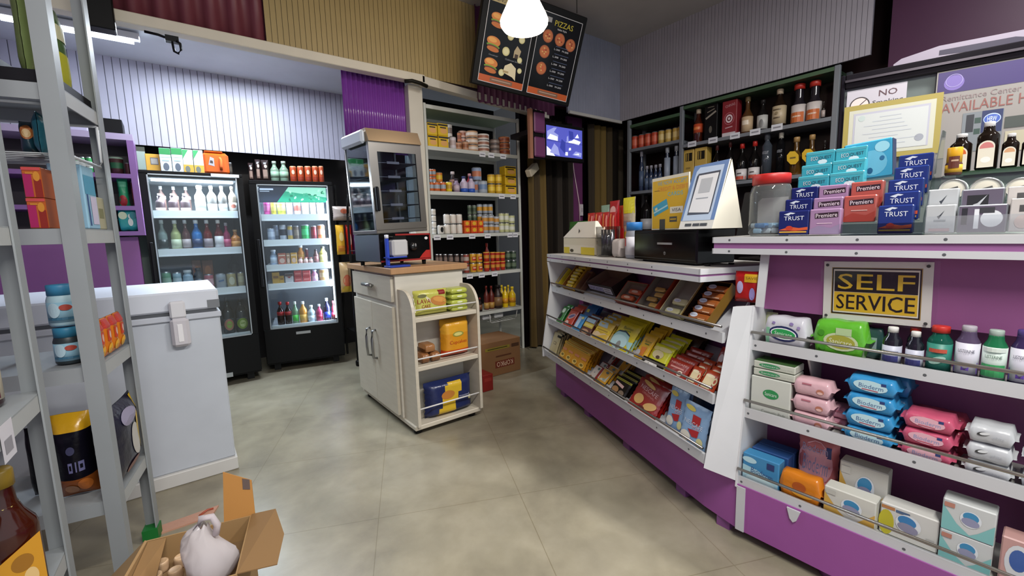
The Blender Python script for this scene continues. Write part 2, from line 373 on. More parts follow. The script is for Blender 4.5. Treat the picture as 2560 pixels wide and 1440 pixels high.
# ------------------------------------------------------------------ the shop itself
def floor_material():
    m = bpy.data.materials.new('marbled_floor_tile'); m.use_nodes = True; nt = m.node_tree; N = nt.nodes; L = nt.links; b = N['Principled BSDF']
    t = N.new('ShaderNodeTexCoord')
    n1 = N.new('ShaderNodeTexNoise'); n1.inputs['Scale'].default_value = 1.7; n1.inputs['Detail'].default_value = 9; n1.inputs['Roughness'].default_value = .62; n1.inputs['Distortion'].default_value = .25
    n2 = N.new('ShaderNodeTexNoise'); n2.inputs['Scale'].default_value = 6; n2.inputs['Detail'].default_value = 6; n2.inputs['Distortion'].default_value = .4
    cr = N.new('ShaderNodeValToRGB'); e = cr.color_ramp.elements
    e[0].position = .3; e[0].color = rgb('726b5b'); e[1].position = .72; e[1].color = rgb('9d9683'); x = e.new(.5); x.color = rgb('8b8470')
    mx = N.new('ShaderNodeMix'); mx.data_type = 'RGBA'; mx.blend_type = 'OVERLAY'; mx.inputs[0].default_value = .32
    br = N.new('ShaderNodeTexBrick'); br.offset = 0; br.inputs['Scale'].default_value = 1; br.inputs['Mortar Size'].default_value = .0018; br.inputs['Brick Width'].default_value = .6; br.inputs['Row Height'].default_value = .6
    br.inputs['Color1'].default_value = br.inputs['Color2'].default_value = (1, 1, 1, 1); br.inputs['Mortar'].default_value = (.74, .71, .65, 1)
    mp = N.new('ShaderNodeMapping'); mp.inputs['Rotation'].default_value = (0, 0, R(24)); mp.inputs['Location'].default_value = (.17, .05, 0)
    m2 = N.new('ShaderNodeMix'); m2.data_type = 'RGBA'; m2.blend_type = 'MULTIPLY'; m2.inputs[0].default_value = 1
    for n in (n1, n2): L.new(t.outputs['Object'], n.inputs['Vector'])
    L.new(t.outputs['Object'], mp.inputs['Vector']); L.new(mp.outputs['Vector'], br.inputs['Vector'])
    L.new(n1.outputs['Fac'], cr.inputs['Fac']); L.new(cr.outputs['Color'], mx.inputs[6]); L.new(n2.outputs['Fac'], mx.inputs[7])
    hs = N.new('ShaderNodeHueSaturation'); hs.inputs['Saturation'].default_value = .95; L.new(mx.outputs[2], hs.inputs['Color'])
    L.new(hs.outputs['Color'], m2.inputs[6]); L.new(br.outputs['Color'], m2.inputs[7]); L.new(m2.outputs[2], b.inputs['Base Color'])
    b.inputs['Roughness'].default_value = .28; return m
PUR = '7d4a80:x'; WHT = 'd3d5d8:x'; ALU = 'c3c5c8:x'; BLK = '0b0b0c'; GRY = '8d9095:x'
struct('floor', MB().box(-1.7, 4.3, -1.8, 5, -.1, 0, floor_material()))
struct('ceiling', MB().box(-1.7, 4.3, -1.8, 3.3, 3.0, 3.1, 'aaa6a0:x'))
struct('wall_back', MB().box(-1.7, 4.3, 4.8, 4.9, 0, 3, '221f21:x'))
struct('wall_left', MB().box(-1.8, -1.7, -1.8, 4.9, 0, 3, '8a6a90:x'))
struct('wall_right', MB().box(4.12, 4.2, -1.8, 3.4, 0, 3, '1c0c0e:x'))
struct('wall_back_left', MB().box(-1.7, -.19, 4.02, 4.12, 0, 1.19, '8a5492:x'))
struct('wall_behind_fridge', MB().box(-1.7, -.1, 4.34, 4.4, 0, 1.86, '9fb0a8:x'))
struct('wall_curtain_side', MB().box(2.69, 4.12, 3.32, 3.38, 0, 3.0, '150d12:x'))
struct('ceiling_alcove', MB().box(-1.7, 2.9, 3.27, 4.8, 2.46, 2.52, 'c9cfd6:x'))
def grooved(x0, x1, z0, z1, pitch, col, gro, th=.012):
    """boarded panel facing -Y with a dark groove between boards"""
    mb = MB(); n = int((x1-x0)/pitch)
    mb.box(x0, x1, .004, th, z0, z1, gro)
    for i in range(n+1):
        a = x0+i*pitch; b = min(a+pitch*.9, x1)
        if b > a: mb.box(a, b, 0, .006, z0, z1, col)
    return mb
def wavy(x0, x1, z0, z1, pitch, amp, col, cut=None):
    """corrugated sheet facing -Y"""
    mb = MB(); n = int((x1-x0)/pitch*8); vs = []; fs = []
    for i in range(n+1):
        x = x0+(x1-x0)*i/n; c = math.cos(2*math.pi*(x-x0)/pitch); y = -amp*(abs(c)**.5*(1 if c > 0 else -1))
        for k, th in ((0, 0), (1, .003)): vs += [(x, y+th, z0), (x, y+th, z1)]
    for i in range(n):
        o = i*4; fs += [(o, o+4, o+5, o+1), (o+2, o+3, o+7, o+6), (o, o+2, o+6, o+4), (o+1, o+5, o+7, o+3)]
    return mb.add(vs, fs, col, True)
struct('wall_alcove_panel', grooved(-1.7, 1.50, 1.865, 2.47, .045, 'a3a2b0:x', '55555f'), (0, 4.3, 0))
struct('trim_1', MB().box(-1.7, 1.66, 3.19, 3.27, 2.31, 2.37, 'd8d0bd:x', .004))
t2 = MB(); v = [(1.64, 3.19, 2.3), (2.95, 3.19, 2.215), (2.95, 3.19, 2.265), (1.64, 3.19, 2.36)]; v += [(a, 3.26, c) for a, b, c in v]
t2.add(v, [(0, 1, 2, 3), (7, 6, 5, 4), (0, 4, 5, 1), (3, 2, 6, 7), (0, 3, 7, 4), (1, 5, 6, 2)], 'cfc9bb:x'); struct('trim_2', t2)
struct('wall_upper_back', MB().box(-1.7, 4.1, 3.24, 3.29, 2.36, 3.0, '5a3048:x'))
struct('wall_fascia_maroon', wavy(-1.7, .585, 2.345, 3, .118, .018, '713640:x'), (0, 3.215, 0))
struct('wall_fascia_yellow', grooved(.585, 2.15, 2.355, 3, .0335, 'a8925f:x', '6b5c3c'), (0, 3.2, 0))
struct('wall_fascia_purple', wavy(2.13, 3.02, 2.245, 3, .062, .013, '6d3a5c:x'), (0, 3.185, 0))
struct('column', MB().box(1.555, 1.675, 3.275, 3.38, 0, 2.31, 'd0cabb:x', .004))
struct('wall_alcove_side', wavy(1.07, 1.56, 1.78, 2.37, .036, .005, '7b3f9b:g'), (0, 3.34, 0))
struct('wall_corner_panel', grooved(3.04, 3.8, 2.25, 3, .02, '8f92a2:x', '666978', .02), (0, 3.03, 0))
struct('trim_3', MB().box(3.04, 3.80, 3.005, 3.028, 2.235, 2.262, 'b4b2ad:x'))
FR = Fr(3.8, 3.03, 0, -90)
struct('wall_soffit', grooved(0, 2.07, 2.26, 3, .03, '97949c:x', '6a6770', .02), FR.w(0, 0, 0), R(-90))
struct('wall_side_purple', MB().box(0, 2.6, 0, .03, 0, 3, '3a1034:x'), FR.w(2.16, .03, 0), R(-90))

# ------------------------------------------------------------------ drink fridges in the alcove
def shelf_rail(name, x0, x1, z, root, yl=.03, yd=.42):
    mb = MB(); mb.box(x0, x1, yl+.012, yd, z-.012, z, 'dfe3e8'); mb.box(x0, x1, yl, yl+.012, z-.045, z+.006, 'f2f5f8'); mb.box(x0, x1, yl-.004, yl, z-.05, z-.043, 'f2f5f8')
    return mb.obj(name, root)
def fridge(F, w_, x0, x1, z0, z1, top, levels, label, name_hdr=None, liner='5a6066'):
    r = empty('drink_fridge', F.w(0, 0, 0), F.a, label, 'fridge', 'black drink fridges')
    D = .58; mb = MB(); t = .03
    mb.box(0, .035, .04, D, .06, top, BLK); mb.box(w_-.035, w_, .04, D, .06, top, BLK); mb.box(.035, w_-.035, D-.03, D, .06, top, BLK)
    mb.box(.035, w_-.035, .04, D-.03, top-.04, top, BLK); mb.box(.035, w_-.035, .04, D-.03, .06, z0-.01, BLK)
    for x in (.05, w_-.1):
        for y in (.08, D-.1): mb.box(x, x+.05, y, y+.05, 0, .06, '1a1a1a')
    mb.obj('cabinet_body', r)
    mb = MB(); e = .001
    for a in ((.036, .04, .05, D-.034), (w_-.04, w_-.036, .05, D-.034)): mb.box(a[0], a[1], a[2], a[3], z0-.008, top-.045, liner)
    mb.box(.04, w_-.04, D-.036, D-.032, z0-.008, top-.045, liner); mb.box(.04, w_-.04, .05, D-.036, z0-.009, z0-.004, 'b9bec3'); mb.box(.04, w_-.04, .05, D-.036, top-.048, top-.042, 'c9ced3')
    mb.obj('inner_liner', r)
    mb = MB()
    mb.box(0, w_, 0, .036, .08, z0, BLK, .004); mb.box(0, w_, 0, .036, z1, top, BLK, .004); mb.box(0, x0, 0, .036, z0, z1, BLK); mb.box(x1, w_, 0, .036, z0, z1, BLK)
    for a in ((x0, x1, z0, z0+.008), (x0, x1, z1-.008, z1), (x0, x0+.008, z0, z1), (x1-.008, x1, z0, z1)): mb.box(a[0], a[1], -.003, 0, a[2], a[3], 'aab2b8:s')
    d = mb.obj('door', r); MB().box(x0+.002, x1-.002, .012, .018, z0+.002, z1-.002, 'eef4f6:c').obj('door_glass', d)
    mb = MB(); mb.box(x0*.3, x0*.75, -.03, -.012, .75, 1.15, '18181a', .004); mb.box(x0*.3, x0*.75, -.012, 0, .77, .8, '18181a'); mb.box(x0*.3, x0*.75, -.012, 0, 1.1, 1.13, '18181a'); mb.obj('door_handle', d)
    for z in levels: shelf_rail('shelf', x0+.01, x1-.01, z, r, .05, D-.05)
    mb = MB(); mb.box(x0+.02, x1-.02, .07, .1, top-.065, top-.05, 'f4f8ff:e5'); mb.obj('lamp_strip', r)
    light('fridge_lamp', 'AREA', F.w((x0+x1)/2, .08, top-.07), 22, (.88, .94, 1), x1-x0-.06, .05, (R(-12), 0, F.a))
    return r
F1 = Fr(-.145, 4.05, 0, 0); F2 = Fr(.536, 4.187, 0, -11.86)
r = fridge(F1, .625, .042, .584, .386, 1.632, 1.655, (1.372, 1.092, .775, .40), 'tall black glass-door drink fridge partly hidden behind the white chest freezer')
MB().box(.42, .6, -.02, 0, 1.628, 1.65, 'd5d8da').obj('lamp_bar', r); MB().box(.20, .42, -.006, 0, .07, .105, 'a9acb0:s').obj('name_plate', r)
r = fridge(F2, .632, .052, .594, .380, 1.600, 1.632, (1.352, 1.138, .925, .762, .395), 'black glass-door drink fridge with green printed header and blue-white light')
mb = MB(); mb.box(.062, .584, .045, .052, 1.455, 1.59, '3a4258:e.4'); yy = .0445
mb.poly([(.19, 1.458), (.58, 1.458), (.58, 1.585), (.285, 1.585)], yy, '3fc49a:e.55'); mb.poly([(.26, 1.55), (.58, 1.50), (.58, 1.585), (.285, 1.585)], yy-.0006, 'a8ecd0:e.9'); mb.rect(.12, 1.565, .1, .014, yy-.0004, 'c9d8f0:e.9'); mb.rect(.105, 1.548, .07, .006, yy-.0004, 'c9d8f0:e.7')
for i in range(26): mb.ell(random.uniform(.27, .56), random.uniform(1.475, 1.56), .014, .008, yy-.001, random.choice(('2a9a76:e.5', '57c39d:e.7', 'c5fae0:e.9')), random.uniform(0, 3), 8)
mb.obj('header_print', r)  # print has a mild glow of its own, standing in for LED light on it
MB().box(.245, .36, -.004, 0, .315, .338, 'a9acb0:s').obj('name_plate', r)
mb = MB(); mb.box(.575, .592, .03, .045, .42, 1.47, 'f4f8ff:e2'); mb.obj('side_lamp_strip', r)
light('fridge_side_lamp', 'AREA', F2.w(.57, .06, .95), 12.0, (.75, .83, 1), .04, 1.0, (R(90), 0, F2.a+R(70)))

# ------------------------------------------------------------------ chest freezer
fz = empty('chest_freezer', (-.6, 2.83, 0), 0, 'white chest freezer with grey latch in front of the drink fridges', 'freezer')
mb = MB(); mb.box(-.85, .745, -.30, .32, .065, .80, 'b9bfc8:x', .006); mb.box(-.86, .752, -.315, .325, .0, .065, 'c6c5c2:x', .004); mb.box(-.86, .751, -.312, .325, .785, .812, 'b7bcc6', .004); mb.obj('cabinet_body', fz)
mb = MB(); mb.box(-.86, .748, -.306, .33, .828, .92, 'c9ced8', .008); mb.box(.70, .749, -.3075, -.304, .832, .87, '6f7378'); mb.obj('lid', fz)
MB().box(-.84, .735, -.295, .31, .812, .828, '4a4d52').obj('lid_gasket', fz)
mb = MB(); mb.box(.555, .615, -.335, -.30, .80, .878, 'cfcfd4', .008); mb.box(.552, .622, -.34, -.30, .668, .80, 'bfbcc2', .012); mb.box(.575, .597, -.3425, -.335, .69, .775, 'e0dfe2', .003); mb.obj('latch', fz)

# ------------------------------------------------------------------ grey slotted-angle racks on the near side
LV = (.345, .78, 1.197, 1.60)
def rack(F, x0, y0, y1, label, posts, tape=None):
    r = empty('metal_rack', F.w(0, 0, 0), F.a, label, 'rack', 'grey metal racks'); c = '8c9194:x'; q = .042; t = .004; x1 = 0
    for i, j in posts:
        x = (x0, x1)[i]; y = (y0, y1)[j]; mb = MB(); sx = 1 if i == 0 else -1; sy = 1 if j == 0 else -1
        mb.box(x, x+sx*q, y, y+sy*t, 0, 2.25, c); mb.box(x, x+sx*t, y+sy*t, y+sy*q, 0, 2.25, c); p = mb.obj('post', r)
        if tape and (i, j) == tape: MB().box(x-.045, x+.004, y-.05, y+.006, .001, .05, '0f6b2a').obj('foot_tape', p)
    for z in LV:
        mb = MB(); mb.box(x0+.005, x1-.005, y0+.005, y1-.005, z-.004, z, c); mb.box(x1-.009, x1-.005, y0+.009, y1-.009, z-.045, z-.004, 'a5a8a8:x'); mb.box(x0+.005, x0+.009, y0+.009, y1-.009, z-.045, z-.004, c)
        mb.box(x0+.005, x1-.005, y0+.005, y0+.009, z-.045, z-.004, c); mb.box(x0+.005, x1-.005, y1-.009, y1-.005, z-.045, z-.004, c); mb.obj('shelf', r)
    return r
FRK = Fr(-.213, 1.80, 0, -10); FNR = Fr(-.30, 1.61, 0, -3)
rack(FRK, -.86, 0, .35, 'grey metal angle rack by the chest freezer, with green tape on one foot', ((1, 0), (1, 1), (0, 0), (0, 1)), tape=(1, 1))
r = rack(FNR, -.72, -.70, 0, 'grey metal angle rack nearest the camera, holding the liquor bottles', ((1, 1), (0, 1), (0, 0)))
mb = MB(); mb.add([(-.002, -.30, .705), (-.002, -.23, .705), (-.002, -.23, .785), (-.002, -.30, .785)], [(0, 1, 2, 3)], 'c9c7cf'); mb.add([(-.0014, -.285, .72), (-.0014, -.245, .72), (-.0014, -.245, .75), (-.0014, -.285, .75)], [(0, 1, 2, 3)], '8a8890'); mb.obj('price_tag', r)

# ------------------------------------------------------------------ purple wooden wall shelf, left of the fridges
FU = Fr(-1.3, 3.93, 0, 0)
u = empty('wall_shelf', FU.w(0, 0, 0), 0, 'purple painted wooden shelf on the purple wall beside the fridges', 'shelf'); P2 = '7c5590:x'
uz1 = FU.hit((260, 432))[1]; uz2 = FU.hit((260, 514))[1]; uz3 = FU.hit((260, 590))[1]; uz4 = FU.hit((260, 330))[1]; xr = FU.hit((352, 500))[0]; xq = FU.hit((335, 400))[0]
for z in (uz1, uz2): MB().box(.02, xr-.035, 0, .28, z-.028, z, P2).obj('shelf', u)
MB().box(0, xr, 0, .28, uz3, uz3+.028, P2).obj('base_board', u); MB().box(0, xr, 0, .28, uz4-.04, uz4, 'a99ab8:x').obj('top_board', u)
MB().box(xr-.035, xr, 0, .28, uz3+.028, uz4-.04, P2).obj('side_panel', u); MB().box(0, .02, 0, .28, uz3+.028, uz4-.04, P2).obj('side_panel', u); MB().box(.02, xr-.035, .27, .28, uz3+.028, uz4-.04, '1d1320').obj('back_panel', u)
xm_ = FU.hit((235, 550))[0]; MB().box(xm_-.012, xm_+.012, .004, .27, uz3+.028, uz2-.028, P2).obj('divider', u)

# ------------------------------------------------------------------ white tinned-food shelf unit
FS = Fr(1.69, 3.3, 0, 0); SW = .98
su = empty('shelf_unit', FS.w(0, 0, 0), 0, 'white metal shelf unit of tinned food between column and curtain', 'shelf unit'); SL = (.433, .797, 1.15, 1.507, 1.866, 2.19); wc = 'c3c5be:x'
for x in (0, SW-.022):
    for y in (0, .38): MB().box(x, x+.022, y, y+.022, 0, 2.2, wc, .003).obj('post', su)
for z in SL:
    mb = MB(); mb.box(.022, SW-.022, .002, .40, z-.004, z, '7d8a72:x' if z > 2 else wc); mb.box(.022, SW-.022, .0, .012, z-.03, z, wc); mb.box(.022, SW-.022, .39, .402, z-.03, z, wc)
    mb.obj('shelf', su)
MB().box(0, SW, .405, .412, .3, 2.36, '121212').obj('back_panel', su)
V6 = view(840, 180, 4); V7 = view(840, 500, 4)
for V, xs, y, z in ((V6, (1462, 1550, 1668), 825, 1.866), (V6, (1655, 1768), 1225, 1.507), (V7, (1010, 1138, 1360, 1515, 1740, 1790), 365, 1.15), (V7, (1335, 1455, 1585), 745, .797)):
    for x in xs:
        a = FS.hit(V(x, y))[0]; mb = MB(); mb.box(a-.032, a+.032, -.004, -.001, z-.046, z-.006, 'd9d9de'); mb.rect(a, z-.026, .045, .008, -.005, '77777f'); mb.obj('price_tag', su)

# ------------------------------------------------------------------ kitchen trolley
FT = Fr(.97, 2.21, 0, 0); tw = 'bfb7a6:d'; twh = 'c9c4b8:d'
tr = empty('kitchen_trolley', FT.w(0, 0, 0), 0, 'cream wooden kitchen trolley with butcher-block top and open end shelves', 'trolley')
mb = MB(); mb.box(.02, .475, .19, .90, .06, .925, twh, .002); mb.obj('body', tr)
MB().box(.02, .47, .02, .90, .035, .062, tw, .004).obj('base_board', tr)
MB().box(-.012, .50, .165, .95, .928, .965, 'a9825c:d', .004).obj('top', tr)
d = MB().box(0, .019, .21, .885, .765, .915, tw, .002).obj('drawer', tr)
mb = MB(); mb.tube([(-.022, .47, .845), (-.022, .62, .845)], .013, '9a9a98:s', 10); mb.box(-.022, 0, .485, .495, .84, .85, '9a9a98:s'); mb.box(-.022, 0, .595, .605, .84, .85, '9a9a98:s'); mb.obj('handle', d)
for y0, y1, hy in ((.21, .546, .50), (.549, .885, .60)):
    dr = MB().box(0, .019, y0, y1, .075, .735, tw, .002).obj('door', tr)
    mb = MB(); mb.tube([(0, hy, .37), (-.024, hy, .375), (-.028, hy, .43), (-.028, hy, .50), (-.024, hy, .55), (0, hy, .555)], .008, '8f9090:s', 8); mb.obj('handle', dr)
for x in (.03, .452):                          # curved ends of the open shelves
    mb = MB(); prof = [(.19, .062), (.0, .062), (.0, .70)]+[(.0+.12*(1-math.cos(a))*1.0, .70+.14*math.sin(a)) for a in [i*math.pi/2/8 for i in range(1, 9)]]+[(.19, .84)]
    n = len(prof); vs = [(x, y, z) for y, z in prof]+[(x+.018, y, z) for y, z in prof]
    mb.add(vs, [tuple(range(n)), tuple(range(2*n-1, n-1, -1))]+[(i, i+n, (i+1) % n+n, (i+1) % n) for i in range(n)], tw); mb.obj('side_panel', tr)
for z in (.385, .665): MB().box(.048, .452, .005, .19, z, z+.026, tw, .003).obj('shelf', tr)
for z in (.162, .455, .735): MB().tube([(.048, .012, z), (.452, .012, z)], .0045, 'd4d3d0', 8).obj('guard_rail', tr)
for x, y in ((.06, .08), (.43, .08), (.06, .84), (.43, .84)): MB().lathe([(.022, 0), (.026, .006), (.026, .03), (.02, .034)], '141414', 12, (x, y, 0)).obj('caster', tr)

# ------------------------------------------------------------------ snack counter (slanted shelves) and self-service counter
def screws(mb, pts):
    for x, y, z in pts: mb.ell(x, z, .0042, .0042, y, '55585c', 0, 8)
FK = Fr(2.069, 2.236, 0, -109.93); KL = 1.57
FG = Fr(1.546, .694, 0, -89.3); GL = 1.55
k = empty('snack_counter', FK.w(0, 0, 0), FK.a, 'purple and white snack counter with three slanted shelves of sachets', 'counter')
def top_board(root, x0, x1, y0, y1, z, h=.05):
    mb = MB(); mb.box(x0, x1, y0, y1, z-h+.004, z-.002, '8d5a8c:x'); mb.box(x0-.001, x1+.001, y0-.002, y1, z-.003, z, 'b5b3b0:x'); mb.obj('top_board', root)
    for a, b in ((z-.022, z-.0005), (z-h, z-h+.020)):
        mb = MB(); mb.box(x0-.004, x1+.004, y0-.005, y0, a, b, ALU); mb.box(x1, x1+.004, y0-.005, y1, a, b, ALU); mb.box(x0-.004, x0, y0-.005, y1, a, b, ALU)
        screws(mb, [(x0+.06+i*.19, y0-.0055, (a+b)/2) for i in range(int((x1-x0)/.19))]); mb.obj('edge_trim', root)
top_board(k, -.02, KL-.10, -.02, .42, .995)
mb = MB(); mb.box(0, KL-.09, .02, .40, .04, .238, '965096:x'); mb.obj('base', k)
MB().box(.02, KL-.125, .232, .25, .24, .943, '72406e:x').obj('back_panel', k)
for x in (.06, .42, .87, 1.3): MB().box(x, x+.06, .03, .09, 0, .04, '7d4a80').obj('foot', k)
KS = ((.770, -.002, .112), (.545, -.036, .112), (.320, -.068, .112))       # lip height, lip front y, rise towards the back
for z, y, rise in KS:
    mb = MB(); n = .0; vs = [(.0, y+.012, z-.03), (KL, y+.012, z-.03), (KL-.115, .23, z-.03+rise), (0, .23, z-.03+rise)]; vs += [(a, b, c-.008) for a, b, c in vs]
    mb.add(vs, [(0, 1, 2, 3), (7, 6, 5, 4), (0, 4, 5, 1), (1, 5, 6, 2), (3, 2, 6, 7), (0, 3, 7, 4)], 'b9bcc2:x'); s_ = mb.obj('shelf', k)
    mb = MB(); mb.box(0, KL, y, y+.012, z-.038, z, ALU); screws(mb, [(.09+i*.2, y-.0006, z-.019) for i in range(8)]); mb.obj('shelf_lip', s_)
    MB().tube([(.0, y-.006, z+.024), (KL, y-.006, z+.024)], .005, '84827f:s', 8).obj('guard_rail', s_)
pr = [(-.03, .94), (.21, .94), (.21, .26), (-.078, .272), (-.078, .33), (-.008, .79)]
for x in (-.012, KL):
    mb = MB(); n = len(pr); vs = [(x, y, z) for y, z in pr]+[(x+.012, y, z) for y, z in pr]
    mb.add(vs, [tuple(range(n))[::-1], tuple(range(n, 2*n))]+[(i, (i+1) % n, (i+1) % n+n, i+n) for i in range(n)], WHT)
    if x < 1: mb.obj('end_panel', k)
# corner filler between the two counters
A0 = FK.w(KL+.012, .03, 0); A1 = FK.w(KL+.012, -.078, 0); B0 = FG.w(-.006, .075, 0); B1 = FG.w(-.006, .0, 0)
mb = MB(); z0, z1 = .225, .865
q = [(A1.x, A1.y, .275), (B1.x, B1.y, z0), (B0.x, B0.y, z1), (A0.x, A0.y, z1)]; inn = Vector((.02, -.002, 0)); q2 = [tuple(Vector(p)+inn) for p in q]
mb.add(q+q2, [(0, 1, 2, 3), (7, 6, 5, 4), (0, 4, 5, 1), (1, 5, 6, 2), (3, 2, 6, 7), (0, 3, 7, 4)], WHT)
cfm = mb; kicks = []
a = FK.w(KL-.09, .02, 0); b = FG.w(-.003, .004, 0)
mb = MB(); q = [(a.x, a.y), (b.x, b.y), (b.x+.03, b.y), (a.x+.05, a.y-.02)]; a = FK.w(KL-.09, .02, 0); vs = [(x, y, .04) for x, y in q]+[(x, y, .238 if i in (0, 3) else .215) for i, (x, y) in enumerate(q)]
mb.add(vs, [(0, 1, 5, 4), (1, 2, 6, 5), (2, 3, 7, 6), (3, 0, 4, 7), (4, 5, 6, 7), (3, 2, 1, 0)], '965096:x'); kicks.append(('kick_panel', mb))
mb = MB(); mb.box(b.x+.02, b.x+.08, b.y-.03+.06, b.y+.08, 0, .04, '7d4a80'); kicks.append(('foot', mb))

g = empty('self_service_counter', FG.w(0, 0, 0), FG.a, 'purple and white self-service counter with three shelves of toiletries', 'counter')
g_inv = (Matrix.Translation(FG.o) @ Matrix.Rotation(FG.a, 4, 'Z')).inverted()
for nm_, m_ in [('corner_panel', cfm)]+kicks:
    m_.v = [g_inv @ Vector(v) for v in m_.v]; m_.obj(nm_, g)
top_board(g, -.155, GL, .08, .46, 1.111, .062)
MB().box(0, GL, 0, .38, .04, .215, '965096:x').obj('base', g)
mb = MB(); mb.box(0, GL, .16, .172, .845, 1.05, '8a5080:x'); mb.box(0, GL, .172, .26, .845, .855, '804a74:x'); mb.box(0, GL, .245, .26, .2, .845, '804a74:x'); mb.obj('back_panel', g)
mb = MB(); vs = [(.0, .085, .862), (.028, .085, .862), (.028, .112, 1.048), (0, .112, 1.048)]; vs += [(a_, b_+.006, c_) for a_, b_, c_ in vs]
mb.add(vs, [(0, 1, 2, 3), (7, 6, 5, 4), (0, 4, 5, 1), (1, 5, 6, 2), (3, 2, 6, 7), (0, 3, 7, 4)], ALU); mb.obj('edge_strip', g)
MB().box(-.0, .03, -.004, .0, .04, .21, ALU).obj('corner_strip', g)
pr = [(.085, .86), (.245, .86), (.245, .205), (-.005, .205), (.03, .47), (.068, .74)]
mb = MB(); n = len(pr); vs = [(-.006, y, z) for y, z in pr]+[(.0, y, z) for y, z in pr]
mb.add(vs, [tuple(range(n))[::-1], tuple(range(n, 2*n))]+[(i, (i+1) % n, (i+1) % n+n, i+n) for i in range(n)], WHT); mb.obj('end_panel', g)
GS = ((.741, .073), (.496, .037), (.245, .005))
for z, y in GS:
    mb = MB(); mb.box(0, GL, y+.01, .245, z-.03, z-.022, 'b9bab6:x'); s_ = mb.obj('shelf', g)
    mb = MB(); mb.box(0, GL, y, y+.01, z-.036, z, ALU); screws(mb, [(.012, y-.0006, z-.018)]+[(.2+i*.26, y-.0006, z-.018) for i in range(5)]); mb.obj('shelf_lip', s_)
    MB().tube([(-.002, y-.004, z+.030), (GL, y-.004, z+.030)], .0052, 'a7a39c:s', 8).obj('guard_rail', s_)
mb = MB(); vs = [(.165, -.006, .21), (.205, -.006, .21), (.195, -.006, .175), (.185, -.006, .165), (.175, -.006, .175)]; vs += [(a_, .0, c_) for a_, b_, c_ in vs]; n = 5
mb.add(vs, [tuple(range(5))[::-1], tuple(range(5, 10))]+[(i, (i+1) % 5, (i+1) % 5+5, i+5) for i in range(5)], ALU); mb.obj('bracket', g)
for x in (.28, .95): MB().lathe([(.03, 0), (.032, .04)], '7d4a80', 12, (x, .06, 0)).obj('foot', g)
for x, zb, zt, y in ((.162, .505, .705, .23), (.69, .255, .46, .215), (.72, .505, .705, .23)):
    mb = MB(); vs = [(x, y, zb), (x+.006, y, zb), (x+.006, y-.12, zt), (x, y-.12, zt), (x, y+.014, zb), (x+.006, y+.014, zb), (x+.006, y+.014, zt), (x, y+.014, zt)]
    mb.add(vs, [(0, 1, 2, 3), (7, 6, 5, 4), (0, 4, 5, 1), (1, 5, 6, 2), (3, 2, 6, 7), (0, 3, 7, 4)], 'c9c8c4:x'); mb.obj('bracket', g)

# ------------------------------------------------------------------ liquor shelves on the right-hand wall
lq = empty('liquor_shelf', FR.w(0, 0, 0), FR.a, 'grey open metal shelf of liquor bottles under the grooved panel', 'shelf'); gc = '6d7278:x'
def lz(p): return FR.hit(p)[1]
lx0, lx1, lx2 = FR.hit((1571, 400))[0], FR.hit((1703, 300))[0], FR.hit((2085, 300))[0]
for x in (lx0, lx1, lx2):
    for y in (.0, .25): MB().box(x-.018, x+.018, y, y+.03, 0, 2.25, gc, .003).obj('post', lq)
LZ = dict(a=lz((1571.7, 374)), b=lz((1571.7, 480)), c=lz((1704.7, 362)), d=lz((1827, 454)), t=lz((1571.7, 314)))
LZ['b2'] = LZ['b']-.42; LZ['d2'] = LZ['d']-.5
for kx0, kx1, z in ((lx0, lx1, LZ['t']), (lx0, lx1, LZ['a']), (lx0, lx1, LZ['b']), (lx0, lx1, LZ['b2']), (lx1, lx2, 2.245), (lx1, lx2, LZ['c']), (lx1, lx2, LZ['d']), (lx1, lx2, LZ['d2'])):
    mb = MB(); mb.box(kx0+.018, kx1-.018, .0, .28, z-.028, z, gc if z < 2.1 else '3f5a40:x'); mb.obj('shelf', lq)
MB().box(lx0, lx2, .285, .29, .2, 2.25, '160a0a').obj('back_panel', lq)
V3 = view(1540, 180, 3.3103)
for x, y in ((630, 597), (803, 565), (985, 528), (1152, 497), (1333, 458)):
    a, b_ = FR.hit(V3(x, y)); mb = MB(); mb.box(a-.04, a+.04, -.004, -.001, b_-.024, b_+.024, 'c9ccd2'); mb.rect(a, b_, .055, .012, -.005, '85858d'); mb.obj('price_tag', lq)

# ------------------------------------------------------------------ tins and bottles on the white shelf unit
WHERE.update(s1=("on white unit's top shelf", 'column'), s2=("on white unit's second shelf", 'column'), s3=("on white unit's third shelf", 'column'), s4=("on white unit's fourth shelf", 'column'), s5=("on white unit's lowest shelf", 'the trolley'), s6=('under the lowest white unit shelf', 'the trolley'))
yF = .025
HAM = (('r', 0, .36, .96, .14, '1d1a10'), ('e', .05, -.12, .34, .22, 'd9a05a'), ('r', 0, .15, .6, .1, '2a1c08'))
for x1, x2, q in ((910, 1010, 745), (1016, 1118, 752)): slot('box', FS, yF, 1.866, V6, x1, x2, q-238, 'yellow luncheon meat box', 's1', ('d8b21c', HAM), d=.09, lvl=2)
slot('can', FS, .16, 1.866, V6, 1112, 1172, 512, 'tall white and grey milk tin', 's1', ('d8d4d0', '8a7d78'), lvl=2)
slot('can', FS, yF, 1.866, V6, 1150, 1212, 642, 'squat white mayonnaise tin', 's1', ('cfc8cc', 'b7a6a4'))
slot('can', FS, .13, 1.866, V6, 1222, 1262, 600, 'slim copper coloured tin', 's1', ('b9734a', '8b4b30'), lvl=2)
for i, (x1, x2, t, l, c, b) in enumerate(((1205, 1272, 700, 1, 'b57a55', '8c5638'), (1278, 1338, 690, 1, 'c9a081', '96603f'))): slot('can', FS, yF, 1.866, V6, x1, x2, t, 'pinkish brown meat tin', 's1', ('c49474', '96603f'), lvl=l)
